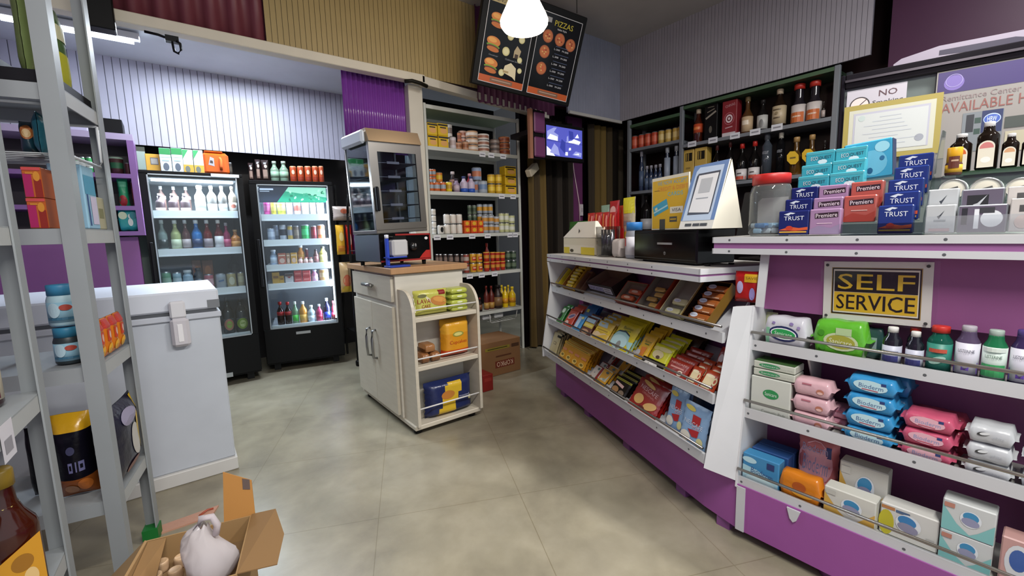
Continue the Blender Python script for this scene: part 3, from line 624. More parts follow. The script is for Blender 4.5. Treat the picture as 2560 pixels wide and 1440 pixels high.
slot('can', FS, .12, 1.866, V6, 1248, 1325, 582, 'pale pink tuna tin', 's1', ('d6b0a0', 'a66b58'), lvl=3)
slot('can', FS, yF, 1.866, V6, 1336, 1440, 582, 'tan and white corned beef tin', 's1', ('c49a76', 'ddd0c4'), lvl=3)
slot('can', FS, yF, 1.866, V6, 1446, 1556, 612, 'white sardine tin with brown band', 's1', ('d9d2cb', '9b6a55'), lvl=3)
slot('can', FS, yF+.02, 1.866, V6, 1570, 1655, 668, 'dark grey fish tin', 's1', ('6b5a54', '8f8078'), lvl=3)
slot('can', FS, yF, 1.866, V6, 1668, 1764, 642, 'copper orange corned beef tin', 's1', ('b06a42', '83402a'), lvl=3)
for x1, x2 in ((940, 984), (988, 1052), (1056, 1108)): slot('can', FS, yF, 1.507, V6, x1, x2, 1096, 'orange tin with grey label', 's2', ('c4622a', '9aa3ad'))
for x1, x2 in ((962, 1006), (940, 960)): slot('can', FS, .12, 1.507, V6, x1, x2, 968, 'orange and grey peach tin', 's2', ('c4622a', '8e979f'), lvl=3)
slot('can', FS, .12, 1.507, V6, 1012, 1076, 1000, 'yellow topped orange tin', 's2', ('c9782a', 'd4b02a'), lvl=2)
slot('can', FS, yF, 1.507, V6, 1114, 1170, 1094, 'yellow tin with green band', 's2', ('d8bd22', 'b78f2a'))
slot('bottle', FS, .10, 1.507, V6, 1150, 1212, 990, 'dark bottle with pink and white label', 's2', ('2a2024', 'd0c4c4', 'b9948f'), dict(neck=.45, lz=(.15, .62)))
slot('bottle', FS, yF, 1.507, V6, 1190, 1246, 1062, 'grey and wine coloured sauce bottle', 's2', ('8a7890', '2c2630', 'c0aeba'), dict(neck=.5))
for x1, x2 in ((1262, 1330), (1336, 1400)): slot('bottle', FS, yF, 1.507, V6, x1, x2, 1038, 'white cream bottle with blue base', 's2', ('bdb0c4', '2e3a6a', '2c57b4'), dict(neck=.42, lz=(.02, .25)))
slot('bottle', FS, .11, 1.507, V6, 1322, 1380, 1010, 'red and pink topped bottle', 's2', ('b0283a', 'd8a0a8', '7d6a90'), dict(neck=.4))
slot('can', FS, .10, 1.507, V6, 1388, 1470, 948, 'tall blue-grey and orange milk can', 's2', ('8f9fba', 'c47a58'), lvl=2)
slot('can', FS, yF, 1.507, V6, 1452, 1530, 1082, 'grey-blue milk can', 's2', ('9fa8b2', '6d86a8'))
for x1, x2 in ((1538, 1602), (1612, 1672)): slot('can', FS, yF, 1.507, V6, x1, x2, 1018, 'yellow pineapple can', 's2', ('c49a1e', 'e2bf3c'), lvl=2)
slot('box', FS, yF, 1.507, V6, 1688, 1800, 942, 'yellow and black meat box', 's2', ('d0a81a', HAM), d=.09, lvl=3)
slot('can', FS, .12, 1.15, V7, 962, 1004, 88, 'white milk can', 's3', ('d8d4cc', 'c9c2b6'), lvl=4)
slot('can', FS, yF, 1.15, V7, 1030, 1088, 250, 'white can with a black spot', 's3', ('d8d4cc',), dict(D=(('e', 0, 0, .25, .3, '1b1b1b'),)))
for x1, x2, c in ((1090, 1146, 'a8a460'), (1152, 1210, 'c0563a'), (1216, 1270, 'c0563a')): slot('can', FS, yF+.0, 1.15, V7, x1, x2, 138, 'white can with coloured slanted band', 's3', ('d9d2c8',), dict(D=(('p', ((-.42, -.4), (.42, -.4), (.42, .1), (-.42, -.25)), c),)), lvl=2)
for x1, x2 in ((1282, 1340), (1350, 1414), (1420, 1474)): slot('box', FS, yF, 1.15, V7, x1, x2, 205, 'orange and red fruit pack', 's3', ('d2571c', (('e', 0, .05, .3, .3, 'd9a92c'), ('r', 0, -.4, .9, .16, 'b0281c'))), d=.06, lvl=2)
for i, (x1, x2) in enumerate(((1478, 1532), (1538, 1590), (1594, 1642))): slot('can', FS, yF, 1.15, V7, x1, x2, 150 if i < 2 else 160, 'silver can with orange fruit label', 's3', ('a3a6ac', 'c08a3c'), lvl=2)
for x1, x2 in ((1424, 1470), (1480, 1526), (1532, 1576)): slot('can', FS, .12, 1.15, V7, x1, x2, 38, 'silver fruit cocktail can', 's3', ('9ba3ad', 'c8922e'), lvl=3)
for x1, x2 in ((1326, 1362), (1372, 1412)): slot('can', FS, .13, 1.15, V7, x1, x2, 50, 'dark green vegetable can', 's3', ('5f6f5a', '3c4a38'), lvl=3)
for x1, x2 in ((1644, 1690), (1696, 1738), (1746, 1800)): slot('can', FS, yF, 1.15, V7, x1, x2, 128 if x1 < 1740 else 150, 'pale green and yellow can', 's3', ('b9bb8a', 'd4d6c8'), lvl=2)
for x1, x2 in ((1000, 1030), (1034, 1070), (1084, 1120), (1136, 1180), (1196, 1240), (1252, 1280)): slot('can', FS, yF, .797, V7, x1, x2, 540, 'dark can with red and grey label', 's4', ('40302c', '7d6a62'), lvl=2)
slot('can', FS, yF, .797, V7, 1288, 1340, 540, 'brown striped sardine can', 's4', ('8a3a2c', 'b0a098'), lvl=2)
for x1, x2 in ((1354, 1410), (1418, 1474)): slot('can', FS, yF, .797, V7, x1, x2, 532, 'golden yellow sauce can with red label', 's4', ('cf9a2a',), dict(D=(('r', 0, -.05, .7, .4, 'b5321e'), ('r', 0, 0, .5, .12, 'e2c9a0'))), lvl=2)
for x1, x2 in ((1492, 1548), (1556, 1600), (1604, 1652), (1656, 1704)): slot('cup', FS, yF, .797, V7, x1, x2, 520, 'red and gold cup', 's4', ('b02c22', 'c98a34', 'cf9a3a'), lvl=2)
slot('bottle', FS, .15, .797, V7, 1496, 1550, 428, 'red chilli sauce bottle behind the cups', 's4', ('7a1812', '9a2a1c', '8f2018'))
for x1, x2 in ((1712, 1756), (1766, 1812)): slot('can', FS, yF, .797, V7, x1, x2, 508, 'dark green can', 's4', ('2f4032', '5f6f58'), lvl=2)
for x1, x2 in ((1430, 1470),): slot('bottle', FS, yF, .433, V7, x1, x2, 978, 'dark soy sauce bottle', 's5', ('1c1210', '8a2a1c', '6a4428'))
for x1, x2 in ((1492, 1538), (1542, 1592)): slot('bottle', FS, yF+.03, .433, V7, x1, x2, 858, 'brown-red vinegar bottle with gold label', 's5', ('5a1a10', '6a1a10', 'a8803c'), dict(lz=(.05, .3)))
slot('bottle', FS, yF, .433, V7, 1602, 1680, 852, 'dark brown chocolate syrup bottle', 's5', ('2a1610', '151010', '7a5a38'), dict(neck=.5))
for x1, x2, y in ((1682, 1730, yF), (1752, 1810, yF), (1650, 1688, .12), (1716, 1752, .12)): slot('bottle', FS, y, .433, V7, x1, x2, 850 if y > .1 else 866, 'bright yellow mustard bottle', 's5', ('d9b41a:g', 'e0c024', 'c98a1e'), dict(lz=(.2, .45), neck=.35))
# wire basket and bags beneath
b = empty('wire_basket', FS.w(.62, .02, 0), 0, 'white wire basket hung under the lowest shelf of white unit', 'basket')
mb = MB(); V = V7; p = [FS.hit(V(1535, 1108), .02), FS.hit(V(1545, 1225), .02), FS.hit(V(1800, 1190), .02), FS.hit(V(1812, 1085), .02)]; p = [(x-.62, z) for x, z in p]
zb = (p[1][1]+p[2][1])/2; zt = .40
for y in (.0, .3): mb.tube([(p[0][0], y, zt), (p[1][0], y, zb+.01), (p[1][0]+.015, y, zb), (p[2][0]-.015, y, zb), (p[2][0], y, zb+.01), (p[3][0], y, zt)], .004, 'c8c8c4')
mb.obj('basket_frame', b)
for i in range(7): MB().tube([(p[1][0]+.02+i*(p[2][0]-p[1][0]-.04)/6, .0, zb), (p[1][0]+.02+i*(p[2][0]-p[1][0]-.04)/6, .3, zb)], .0022, 'b8b8b4').obj('wire', b)
for x1, x2, t in ((1462, 1570, 1284), (1580, 1690, 1282)): slot('flow', FS, .05, .335, V7, x1, x2, t, 'white plastic bag of goods', 's6', ('c9c9c9:w',), d=.14, hh=.06)

# ------------------------------------------------------------------ left fridge
WHERE.update(a1=('in half-hidden fridge, top shelf', 'purple shelf'), a2=('in half-hidden fridge, second shelf', 'purple shelf'), a3=('in half-hidden fridge, third shelf', 'freezer'), a4=('in half-hidden fridge, bottom shelf', 'freezer'), at=('on top of half-hidden fridge', 'purple shelf'))
V4 = view(340, 340, 3.4286); V5 = view(340, 620, 3.789)
y = .07
for x1, x2 in ((150, 240), (262, 350), (368, 455)):
    slot('bottle', F1, y, 1.372, V4, x1, x2, 490, 'dark bottle with silver collar', 'a1', ('3a2a30', 'd9c4c0', 'd0b4ac'), dict(lz=(.04, .2), sh=.55))
    slot('bottle', F1, y+.14, 1.372, V4, x1+8, x2, 385, 'brown beer bottle with white neck wrap', 'a1', ('5a4440', 'e8e0dc', 'd9cfca'), dict(lz=(.5, .62)), mh=.2)
slot('bottle', F1, y, 1.372, V4, 484, 582, 388, 'large clear white water bottle', 'a1', ('d2e2dc', 'f0f4f2', 'b9c8c8'), dict(neck=.42, lz=(.12, .36)), mh=.2)
for x1, x2 in ((592, 680), (688, 766)): slot('bottle', F1, y, 1.372, V4, x1, x2, 402, 'grey bottle with white base label', 'a1', ('7d7a78', 'c8c4c0', 'dfe2e4'), dict(lz=(.04, .3)), mh=.2)
slot('bottle', F1, y, 1.372, V4, 778, 852, 400, 'tall clear bottle with round red mark', 'a1', ('a09080', 'b0a090', 'd4d4d0'), dict(lz=(.08, .36), D=(('e', 0, 0, .3, .3, 'b86a58'),)), mh=.2)
for x1, x2, c, lab, cap, ds in ((166, 254, '7a8a88', '1e2a2c', 'c9cfcf', 'clear spirit mixer bottle'), (276, 372, 'a9b078', 'cfd8b8', 'e4e8e0', 'pale yellow mixer bottle'), (374, 452, '5a3a38', 'b8a8a8', 'd4d4d4', 'brown mixer bottle'), (458, 556, '2b6fb0', '16305c', 'f0f4f8', 'bright blue mixer bottle'), (560, 642, '6a1c1c', '9a8a90', 'dcdcdc', 'dark red mixer bottle'), (656, 742, '5c1a20', 'd8d4d4', 'e8e4e0', 'dark red bottle with a white label'), (735, 800, '8a2a50', 'b84a70', 'a8a0a8', 'magenta mixer bottle'), (804, 896, 'b8702a', 'd09048', 'caa070', 'orange mixer bottle')):
    slot('bottle', F1, y, 1.092, V4, x1, x2, 715 if x1 < 700 else (740 if x1 < 800 else 800), ds, 'a2', (c+':g', cap, lab), dict(lz=(.05, .34) if lab != 'd8d4d4' else (.03, .42), sh=.55, neck=.34))
for x1, x2, c, b_, ds, t in ((208, 298, '6a9a78', 'a8c4b0', 'green and silver can', 1160), (306, 388, '9ab4c0', 'c4d4dc', 'pale blue can', 1165)): slot('can', F1, y, .775, V4, x1, x2, t, ds, 'a3', (c, b_))
slot('bottle', F1, y, .775, V4, 390, 486, 1148, 'clear blue bottle with white cap', 'a3', ('9ab0c0', 'e8eef2', '7d94a8'), dict(neck=.6, sh=.74))
slot('bottle', F1, y+.02, .775, V4, 488, 572, 1130, 'dark blue-grey short bottle', 'a3', ('3a4450', '2c343c', '565f6a'), dict(neck=.5, sh=.72))
slot('can', F1, y, .775, V4, 578, 664, 1185, 'pink and red can', 'a3', ('b05a68', 'd0a0a8'))
for x1, x2 in ((474, 552), (560, 655)): slot('box', F1, .26, .775, V4, x1, x2, 1062, 'brown-orange drink carton', 'a3', ('8a4820', (('e', 0, .1, .3, .2, 'b86a2c'),)), d=.06)
slot('bottle', F1, .25, .775, V4, 775, 885, 985, 'black bottle behind the cream cans', 'a3', ('15110f', '1c1a18', '2a2622'))
slot('can', F1, y, .775, V4, 676, 772, 1178, 'grey soda can with blue mark', 'a3', ('9aa0a8',), dict(D=(('r', 0, .0, .5, .1, '4a6a94', .2),)))
slot('can', F1, y, .775, V4, 772, 858, 1172, 'cream soda can with a pale disc', 'a3', ('b0a070',), dict(D=(('e', 0, -.05, .3, .28, 'd0cab0'),)))
slot('can', F1, y+.01, .775, V4, 866, 925, 1165, 'plain beige soda can beside the door edge', 'a3', ('a89c78', 'c0b694'))
for x1, x2, c in ((800, 912, 'b87a68'), (922, 1048, '7d9a2c')): slot('bottle', F1, y, .40, V5, x1, x2, 468, 'big dark bottle with round printed label', 'a4', ('2a3034:g', '1c2022', '3a4042'), dict(lz=(.06, .42), D=(('e', 0, .05, .42, .44, c), ('e', .02, .05, .26, .28, 'c4d08a' if c[0] == '7' else '8fb04a'), ('r', 0, .08, .3, .08, c)), neck=.3))
slot('box', F1, .10, 1.655, V4, 72, 200, 152, 'yellow carton with grey window', 'at', ('d4a43a', (('r', .1, .1, .55, .4, '6a6a6a'), ('r', .1, .1, .45, .3, 'a8a8a0'))), d=.12)
for i, (x1, x2) in enumerate(((190, 290), (293, 388))): slot('box', F1, .06, 1.655, V4, x1, x2, 100, 'white drink carton with green top', 'at', ('c9d4d6', (('r', 0, .36, .98, .26, '2f8a4c'), ('r', 0, .16, .98, .12, 'b4d4c0'), ('e', 0, -.28, .26, .16, '5a6470'), ('r', 0, -.02, .6, .05, '9fb4b8'))), d=.1)
for i, (x1, x2) in enumerate(((390, 478), (482, 568))): slot('box', F1, .06, 1.655, V4, x1, x2, 112 if i == 0 else 118, 'white and yellow juice carton', 'at', ('d0d8d0', (('r', 0, -.32, .98, .34, 'cfa03a'), ('p', ((-.48, .1), (.1, .48), (-.48, .48)), '3a9a5c'), ('e', -.1, -.34, .25, .14, '6a7068'), ('p', ((.2, -.1), (.45, .1), (.3, .4), (.05, .1)), 'f0f2ee'))), d=.1)
x = F1.hit(V4(682, 200), .08)[0]
j = empty('jug', F1.w(x, .12, 1.656), F1.a, 'orange plastic oil jug standing on the half-hidden fridge', 'jug'); mb = MB(); mb.box(-.085, .085, -.05, .05, 0, .165, 'cf5a1c:g', .02); mb.box(-.07, .05, -.045, .045, .165, .176, 'c4501a:g', .005); mb.obj('jug_body', j)
mb = MB(); mb.tube([(.03, -.052, .125), (.03, -.066, .11), (.03, -.068, .06), (.03, -.052, .04)], .011, 'e0743a:g', 8); mb.obj('handle', j); mb = MB(); mb.poly([(-.05, .07), (-.012, .06), (-.012, .12), (-.035, .13)], -.0515, '9a9aa0'); mb.poly([(-.04, .085), (-.02, .08), (-.02, .1), (-.035, .105)], -.0522, '3a3030'); mb.obj('label', j)
slot('can', F1, .1, 1.655, V4, 785, 822, 225, 'dark round tin beside the orange jug', 'at', ('2a2420', '4a4238'))

# ------------------------------------------------------------------ right fridge
WHERE.update(b1=('in green-header fridge, top shelf', 'black gap'), b2=('in green-header fridge, second shelf', 'black gap'), b3=('in green-header fridge, third shelf', 'black gap'), b4=('in green-header fridge, fourth shelf', 'black gap'), b5=('in green-header fridge, bottom shelf', 'black gap'), bt=('on top of green-header fridge', 'black gap'))
for x1, x2, c, b_, ds in ((1086, 1145, '9a2a70', 'c46aa0', 'magenta drink can'), (1148, 1196, 'b0a43a', 'd4cc70', 'mustard yellow drink can'), (1200, 1276, 'b8b84a', 'd8d890', 'yellow-green drink can'), (1282, 1338, 'd8c0bc', 'e8dcd8', 'pinkish white drink can'), (1346, 1408, 'dcc8c4', 'b86a60', 'white can with red arch'), (1414, 1480, 'd4ccb8', 'e4dccc', 'cream drink can'), (1486, 1538, 'd0c8b8', 'dcd4c4', 'ivory drink can'), (1544, 1608, 'cfc6b4', 'e0d8c8', 'pale cream drink can')):
    slot('can', F2, y, 1.352, V4, x1, x2, 558, ds, 'b1', (c, b_))
for x1, x2, c, b_, ds, t, yy in ((1118, 1188, '9aa4b8', 'c0c8d8', 'silver-blue drink can', 790, y), (1168, 1216, '8a94a8', 'b0b8c8', 'silver can in the rear row', 762, .16), (1222, 1284, 'a8acb8', '2a2c3a', 'silver and black drink can', 760, y), (1292, 1340, 'b89a4a', '8a8a94', 'gold and grey drink can', 765, y), (1346, 1396, '6a5c54', '8a7c70', 'brown drink can', 768, y), (1410, 1484, '2a9a50', '4ac07a', 'bright green lemon soda can', 758, y), (1494, 1546, '6a1c28', '8a2a34', 'dark red drink can', 768, y), (1550, 1616, 'c4683a', 'd8a088', 'orange drink can', 758, y)):
    slot('can', F2, yy, 1.138, V4, x1, x2, t, ds, 'b2', (c, b_))
slot('bottle', F2, y, .925, V4, 1138, 1206, 975, 'white-blue milk bottle', 'b3', ('a8bcd8', 'e0e8f4', 'c8d4e4'), dict(neck=.5))
for x1, x2, c, ds, t in ((1212, 1282, 'b86450', 'red-brown juice carton with disc', 1004), (1286, 1316, 'a88060', 'narrow tan carton', 1005), (1322, 1376, 'c8953a', 'yellow-orange juice carton', 1000)): slot('box', F2, y, .925, V4, x1, x2, t, ds, 'b3', (c, (('e', 0, -.15, .34, .22, 'd8b8a8'), ('r', 0, .3, .8, .1, 'e0c8b0'))), d=.05)
slot('bottle', F2, .14, .925, V4, 1374, 1440, 936, 'orange juice bottle', 'b3', ('c08030', 'e0e0e0', 'd0a050'), dict(neck=.45))
for x1, x2 in ((1388, 1430), (1434, 1476), (1480, 1518)): slot('bottle', F2, y, .925, V4, x1, x2, 1040, 'tiny white yogurt drink bottle', 'b3', ('dcc8c4', 'b06a60', 'd4a8a0'), dict(neck=.6))
slot('can', F2, .14, .925, V4, 1446, 1474, 962, 'dark maroon tall can', 'b3', ('5a2028', '702c34'))
slot('bottle', F2, y, .925, V4, 1516, 1562, 970, 'dark red iced tea bottle', 'b3', ('5a3a38', '2a2024', '8a5a58'), dict(neck=.45))
slot('bottle', F2, y, .925, V4, 1564, 1634, 944, 'yellow juice bottle with round label', 'b3', ('c0b45a', '3a3a30', 'd8d08a'), dict(neck=.4))
for x1, x2, t in ((1162, 1226, 1170), (1228, 1266, 1200)): slot('box', F2, y, .762, V4, x1, x2, t, 'yellow chocolate drink carton', 'b4', ('c4962a', (('r', 0, .1, .7, .2, '8a5a20'),)), d=.05)
slot('box', F2, y, .762, V4, 1274, 1346, 1180, 'white carton with dark top', 'b4', ('c8c4c8', (('r', 0, .36, .96, .26, '4a3030'), ('p', ((-.3, .2), (0, 0), (.3, .2)), '9a3038'))), d=.05)
for x1, x2 in ((1350, 1418), (1422, 1492)): slot('box', F2, y, .762, V4, x1, x2, 1155, 'red drink carton', 'b4', ('b83a40', (('r', 0, 0, .7, .3, 'd87a78'),)), d=.05, lvl=2)
slot('bottle', F2, y, .762, V4, 1498, 1558, 1148, 'pink milk drink bottle', 'b4', ('c88ab0', 'b0b8d0', 'e0b8d0'), dict(neck=.5))
slot('can', F2, y, .762, V4, 1566, 1650, 1140, 'tan coffee drink tub', 'b4', ('a8804a', 'd0b890'))
for x1, x2 in ((1322, 1394), (1396, 1466)): slot('bottle', F2, y, .395, V5, x1, x2, 512, 'cola bottle with red cap', 'b5', ('201416:g', 'b01c20', 'a82428'), dict(lz=(.42, .58), cw=.5))
for x1, x2, c, cap, lab, t, ds in ((1468, 1532, '6a8a6a', 'e0e8e0', '4ac048', 508, 'lemon-lime soda bottle with green label'), (1536, 1614, 'c88a3a', 'f0f0f0', 'd8a850', 508, 'orange soda bottle'), (1616, 1696, 'a8b8c0', 'f0f0f0', 'c8d4da', 545, 'clear water bottle'), (1698, 1766, 'a83a60', 'e8e8f0', '9a2040', 535, 'magenta soda bottle'), (1768, 1836, '1c1c3a', 'e8ecf4', '2038a8', 476, 'dark cola bottle with blue label'), (1842, 1890, '4a1420', '80303c', '9a2030', 500, 'dark red soda bottle')):
    slot('bottle', F2, y, .395, V5, x1, x2, t, ds, 'b5', (c+':g', cap, lab), dict(lz=(.12, .4), neck=.34))
for x1, x2, t in ((952, 1000, 225), (1012, 1060, 195), (1064, 1130, 200)): slot('pouch', F2, .1, 1.632, V4, x1, x2, t, 'dark wrapped pack with beige front', 'bt', ('2a1e1e:w', (('r', 0, -.15, .6, .4, '8a7468'), ('e', .1, .2, .2, .08, 'c8b4a8'))), d=.05)
for x1, x2 in ((1140, 1216), (1218, 1298)): slot('bottle', F2, .09, 1.632, V4, x1, x2, 210, 'pale green water bottle', 'bt', ('7a9480:g', 'a8b8ac', '8aa890'), dict(neck=.4, lz=(.2, .5)))
xs = [(1312, 1372), (1376, 1436), (1440, 1500), (1504, 1560), (1562, 1606)]
for x1, x2 in xs: slot('can', F2, .09, 1.632+.0, V4, x1, x2, 255, 'orange drink can with white top mark', 'bt', ('a8441c',), dict(top='c8906a', D=(('e', 0, .12, .22, .14, 'd8b8a0'), ('r', 0, -.25, .8, .2, '8a2c14'))))

# ------------------------------------------------------------------ black snack rack between fridge and trolley
FB = Fr(1.18, 3.86, 0, 0)
br = empty('snack_rack', FB.w(0, 0, 0), 0, 'black wire snack rack between the drink fridge and the trolley', 'rack')
BZ = (.30, .66, FB.hit(V4(1780, 1018), .02)[1], FB.hit(V4(1760, 722), .02)[1])
for x in (0.02, .42):
    for yy in (.0, .30): MB().box(x, x+.016, yy, yy+.016, .05, 1.62 if yy else 1.35, '141414').obj('post', br)
for z in BZ: mb = MB(); mb.box(.036, .42, 0.017, .299, z-.008, z, '1a1a1a'); mb.tube([(.03, -.004, z+.03), (.43, -.004, z+.03)], .004, '2a2a2a'); mb.obj('shelf', br)
mb = MB(); mb.tube([(.028, -.005, 1.35), (.028, -.02, 1.47), (.06, .05, 1.56), (.3, .2, 1.6)], .01, '141414'); mb.obj('handle', br)
for x in (.03, .42): MB().lathe([(.02, 0), (.024, .01), (.024, .04), (.02, .05)], '0e0e0e', 10, (x, .01, 0)).obj('caster', br)
WHERE.update(w1=('on the upper black snack rack shelf', 'the fridge'), w2=('on the middle black snack rack shelf', 'the fridge'), w3=('on the low black snack rack shelf', 'the fridge'))
slot('pouch', FB, .05, BZ[3], V4, 1690, 1850, 600, 'white crisps bag with orange print', 'w1', ('b0a49c:w', (('e', .05, .15, .2, .18, 'b0583a'),)), d=.08)
for x1, x2, c, D in ((1715, 1790, 'd4a42a', (('e', 0, .1, .25, .15, 'e8d080'), ('r', 0, -.3, .8, .2, 'c8802a'))), (1800, 1850, 'b8281e', (('e', 0, 0, .3, .2, 'd8b0a0'),)), (1852, 1900, '5a2a5c', (('e', 0, 0, .3, .2, '9a80b0'),))): slot('pouch', FB, .05, BZ[2], V4, x1, x2, 758, dict(d='yellow crisps bag', b='red crisps bag')[c[0]] if c[0] in 'db' else 'purple crisps bag', 'w2', (c+':w', D), d=.07)
slot('pouch', FB, .05, BZ[1], V4, 1752, 1850, 1080, 'loaf of bread in clear printed bag', 'w3', ('b0946a:w', (('e', 0, -.1, .35, .2, 'b0583a'), ('r', 0, -.38, .9, .2, 'c8a83a'))), d=.1)

# ------------------------------------------------------------------ curtain side, monitor, menu board, pendant
def curtain(name, x0, x1, z0, z1, folds, amp, cols, label, y):
    mb = MB(); vs = []; fs = []; ms = []; n = folds*8
    for i in range(n+1):
        u = i/n; x = x0+(x1-x0)*u
        for k in range(7):
            v = k/6; a = amp*(.7+.5*v); vs.append((x+.012*math.sin(v*4+u*folds*2)*v, y-a*math.cos(u*folds*2*math.pi)*(1+.3*math.sin(u*13)), z1+(z0-z1)*v))
    for i in range(n):
        for k in range(6): o = i*7+k; fs.append((o, o+1, o+8, o+7)); ms.append(cols[(i//8) % len(cols)])  # near-black fold colours paint in the shading of gold-brown cloth
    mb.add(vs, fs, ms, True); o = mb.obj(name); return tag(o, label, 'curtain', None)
FC = Fr(0, 3.25, 0, 0); cx = lambda p: FC.hit((p, 500))[0]
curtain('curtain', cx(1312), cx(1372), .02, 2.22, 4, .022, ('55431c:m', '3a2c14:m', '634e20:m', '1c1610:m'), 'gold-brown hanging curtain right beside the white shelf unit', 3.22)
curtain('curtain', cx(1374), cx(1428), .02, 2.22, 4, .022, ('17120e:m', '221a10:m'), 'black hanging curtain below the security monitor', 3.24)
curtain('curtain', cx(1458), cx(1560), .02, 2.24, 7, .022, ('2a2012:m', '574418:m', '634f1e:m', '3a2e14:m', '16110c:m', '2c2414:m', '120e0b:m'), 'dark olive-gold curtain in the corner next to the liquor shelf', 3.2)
struct('wall_purple_strip', MB().box(cx(1424), cx(1460), 3.27, 3.30, 0, 2.3, '62305a:x'))
mb = MB(); P = [FC.hit(p, -.0) for p in ((1433, 392), (1437, 430), (1444, 470), (1450, 508), (1452, 560))]; mb.tube([(x, 3.262, z) for x, z in P], .006, 'c9aeb8'); tag(mb.obj('cable'), 'white cable hanging down the purple strip under the monitor', 'cable')
x, z = FC.hit((1454, 525)); mb = MB(); mb.box(x-.022, x+.022, 3.245, 3.268, z-.06, z+.06, 'c4bcc0', .003); mb.box(x-.01, x+.01, 3.242, 3.246, z-.02, z+.02, 'a8a0a4'); tag(mb.obj('power_outlet'), 'small white power outlet on the purple wall strip', 'outlet')
# monitor
FM = Fr(2.74, 2.93, 0, 0); q = [FM.hit(p) for p in ((1366, 310), (1456, 322), (1451, 397), (1365, 390))]; a0, a1 = q[0][0]-.0, q[1][0]; c0, c1 = q[2][1], q[0][1]-.005
m = empty('monitor', FM.w((a0+a1)/2, 0, (c0+c1)/2), 0, 'small black monitor showing four blue security camera views', 'monitor'); W2, H2 = (a1-a0)/2, (c1-c0)/2
mb = MB(); mb.box(-W2-.03, W2+.03, .004, .05, -H2-.035, H2+.03, '0c0c0e', .006); mb.obj('housing', m)
mb = MB(); S = 'e0e4f4:e.95'; S2 = '8288c0:e.9'; S3 = '2c3486:e.9'
mb.rect(0, 0, 2*W2, 2*H2, .0035, '454a9e:e1.0')
def sp(pts, c, k): mb.poly([((u-.5)*2*W2, (v-.5)*2*H2) for u, v in pts], .003-k*.0004, c)
for i, (pts, c) in enumerate((((( .02, .55), (.3, .52), (.32, .72), (.2, .8), (.28, .96), (.2, .95), (.02, .8)), S2), (((.02, .55), (.3, .52), (.3, .66), (.1, .72)), S), (((.52, .52), (.9, .48), (.95, .6), (.75, .66), (.7, .6)), S), (((.78, .7), (.9, .72), (.86, .85)), S), (((.54, .5), (.6, .52), (.59, .75), (.55, .7)), S2), (((.0, .0), (.22, .0), (.1, .2), (.0, .3)), S), (((.08, .1), (.35, .02), (.3, .3), (.2, .42)), S2), (((.6, .24), (.66, .26), (.66, .34), (.61, .33)), S), (((.5, .06), (.57, .06), (.57, .18), (.5, .17)), S), (((.7, .1), (.95, .05), (.97, .2), (.8, .24)), S2), (((.74, .12), (.9, .12), (.88, .18)), S), (((.35, .3), (.5, .1), (.5, .5), (.4, .6)), S3), (((.62, .62), (.74, .66), (.72, .9), (.6, .92)), S3))): sp(pts, c, i)
mb.box(-W2, W2, .0005, .001, -.0012, .0012, '30347a'); mb.obj('screen', m)
mb = MB(); mb.box(-.03, .03, .05, .21, H2*.2, H2*.2+.05, '101012'); mb.box(-.1, .1, .20, .23, -.1, .16, '101012'); mb.obj('wall_bracket', m)
x0, z0 = FM.hit((1326, 395)); x1, z1 = FM.hit((1362, 278)); sp_ = empty('wall_panel', FM.w(x0, .0, 0), 0, 'narrow purple panel with wood edge beside the monitor', 'panel'); mb = MB(); mb.box(0, .035, 0, .03, z0, z1, '9a6a52:d'); mb.obj('edge_board', sp_)
mb = MB(); mb.box(.035, x1-x0, .01, .03, z0, z1, '120d10'); mb.obj('backing', sp_)
hh = (z1-z0)/2
for k in (0, 1): MB().box(.045, x1-x0-.004, -.012, .01, z0+k*hh+.015, z0+(k+1)*hh-.02, '6a3560:x', .01).obj('inset_panel', sp_)
MB().box(.0, x1-x0, .03, .27, z0+.2, z0+.24, '120d10').obj('wall_bracket', sp_)
x, z = FM.hit((1371, 417)); o = MB().box(-.08, .08, -.03, .03, -.035, .035, 'b5ab95', .008).obj('adapter_box'); o.location = FM.w(x, .222, z); o.rotation_euler = (0, -.55, .3); tag(o, 'beige plastic adapter box tilted below the monitor', 'box')
# menu board
a, t, r_ = -.2, .295, -.097; MW, MH = .843, .577
ex = Vector((math.cos(a), math.sin(a), 0)); fv = Vector((math.sin(a), -math.cos(a), 0)); up = Vector((0, 0, math.cos(t)))+fv*math.sin(t); ex2 = ex*math.cos(r_)+up*math.sin(r_); up2 = up*math.cos(r_)-ex*math.sin(r_); nn = ex2.cross(up2)
mo = empty('menu_board', (0, 0, 0), 0, 'black two-page food menu board hanging tilted from the ceiling', 'menu board'); mo.rotation_euler = (Matrix((ex2, -nn, up2)).transposed()).to_euler(); mo.location = Vector((1.837, 2.8, 2.234))
MHH = MH*1.06
mb = MB(); mb.box(-.01, MW+.012, .004, .05, -.0, MHH+.035, '101010', .006); mb.obj('frame', mo)
mb = MB(); mb.T = Matrix.Translation((.035, 0, .03)) @ Matrix.Diagonal(((MW-.06)/MW, 1, (MHH-.045)/MHH, 1)); e = .0032; pw = MW*.475
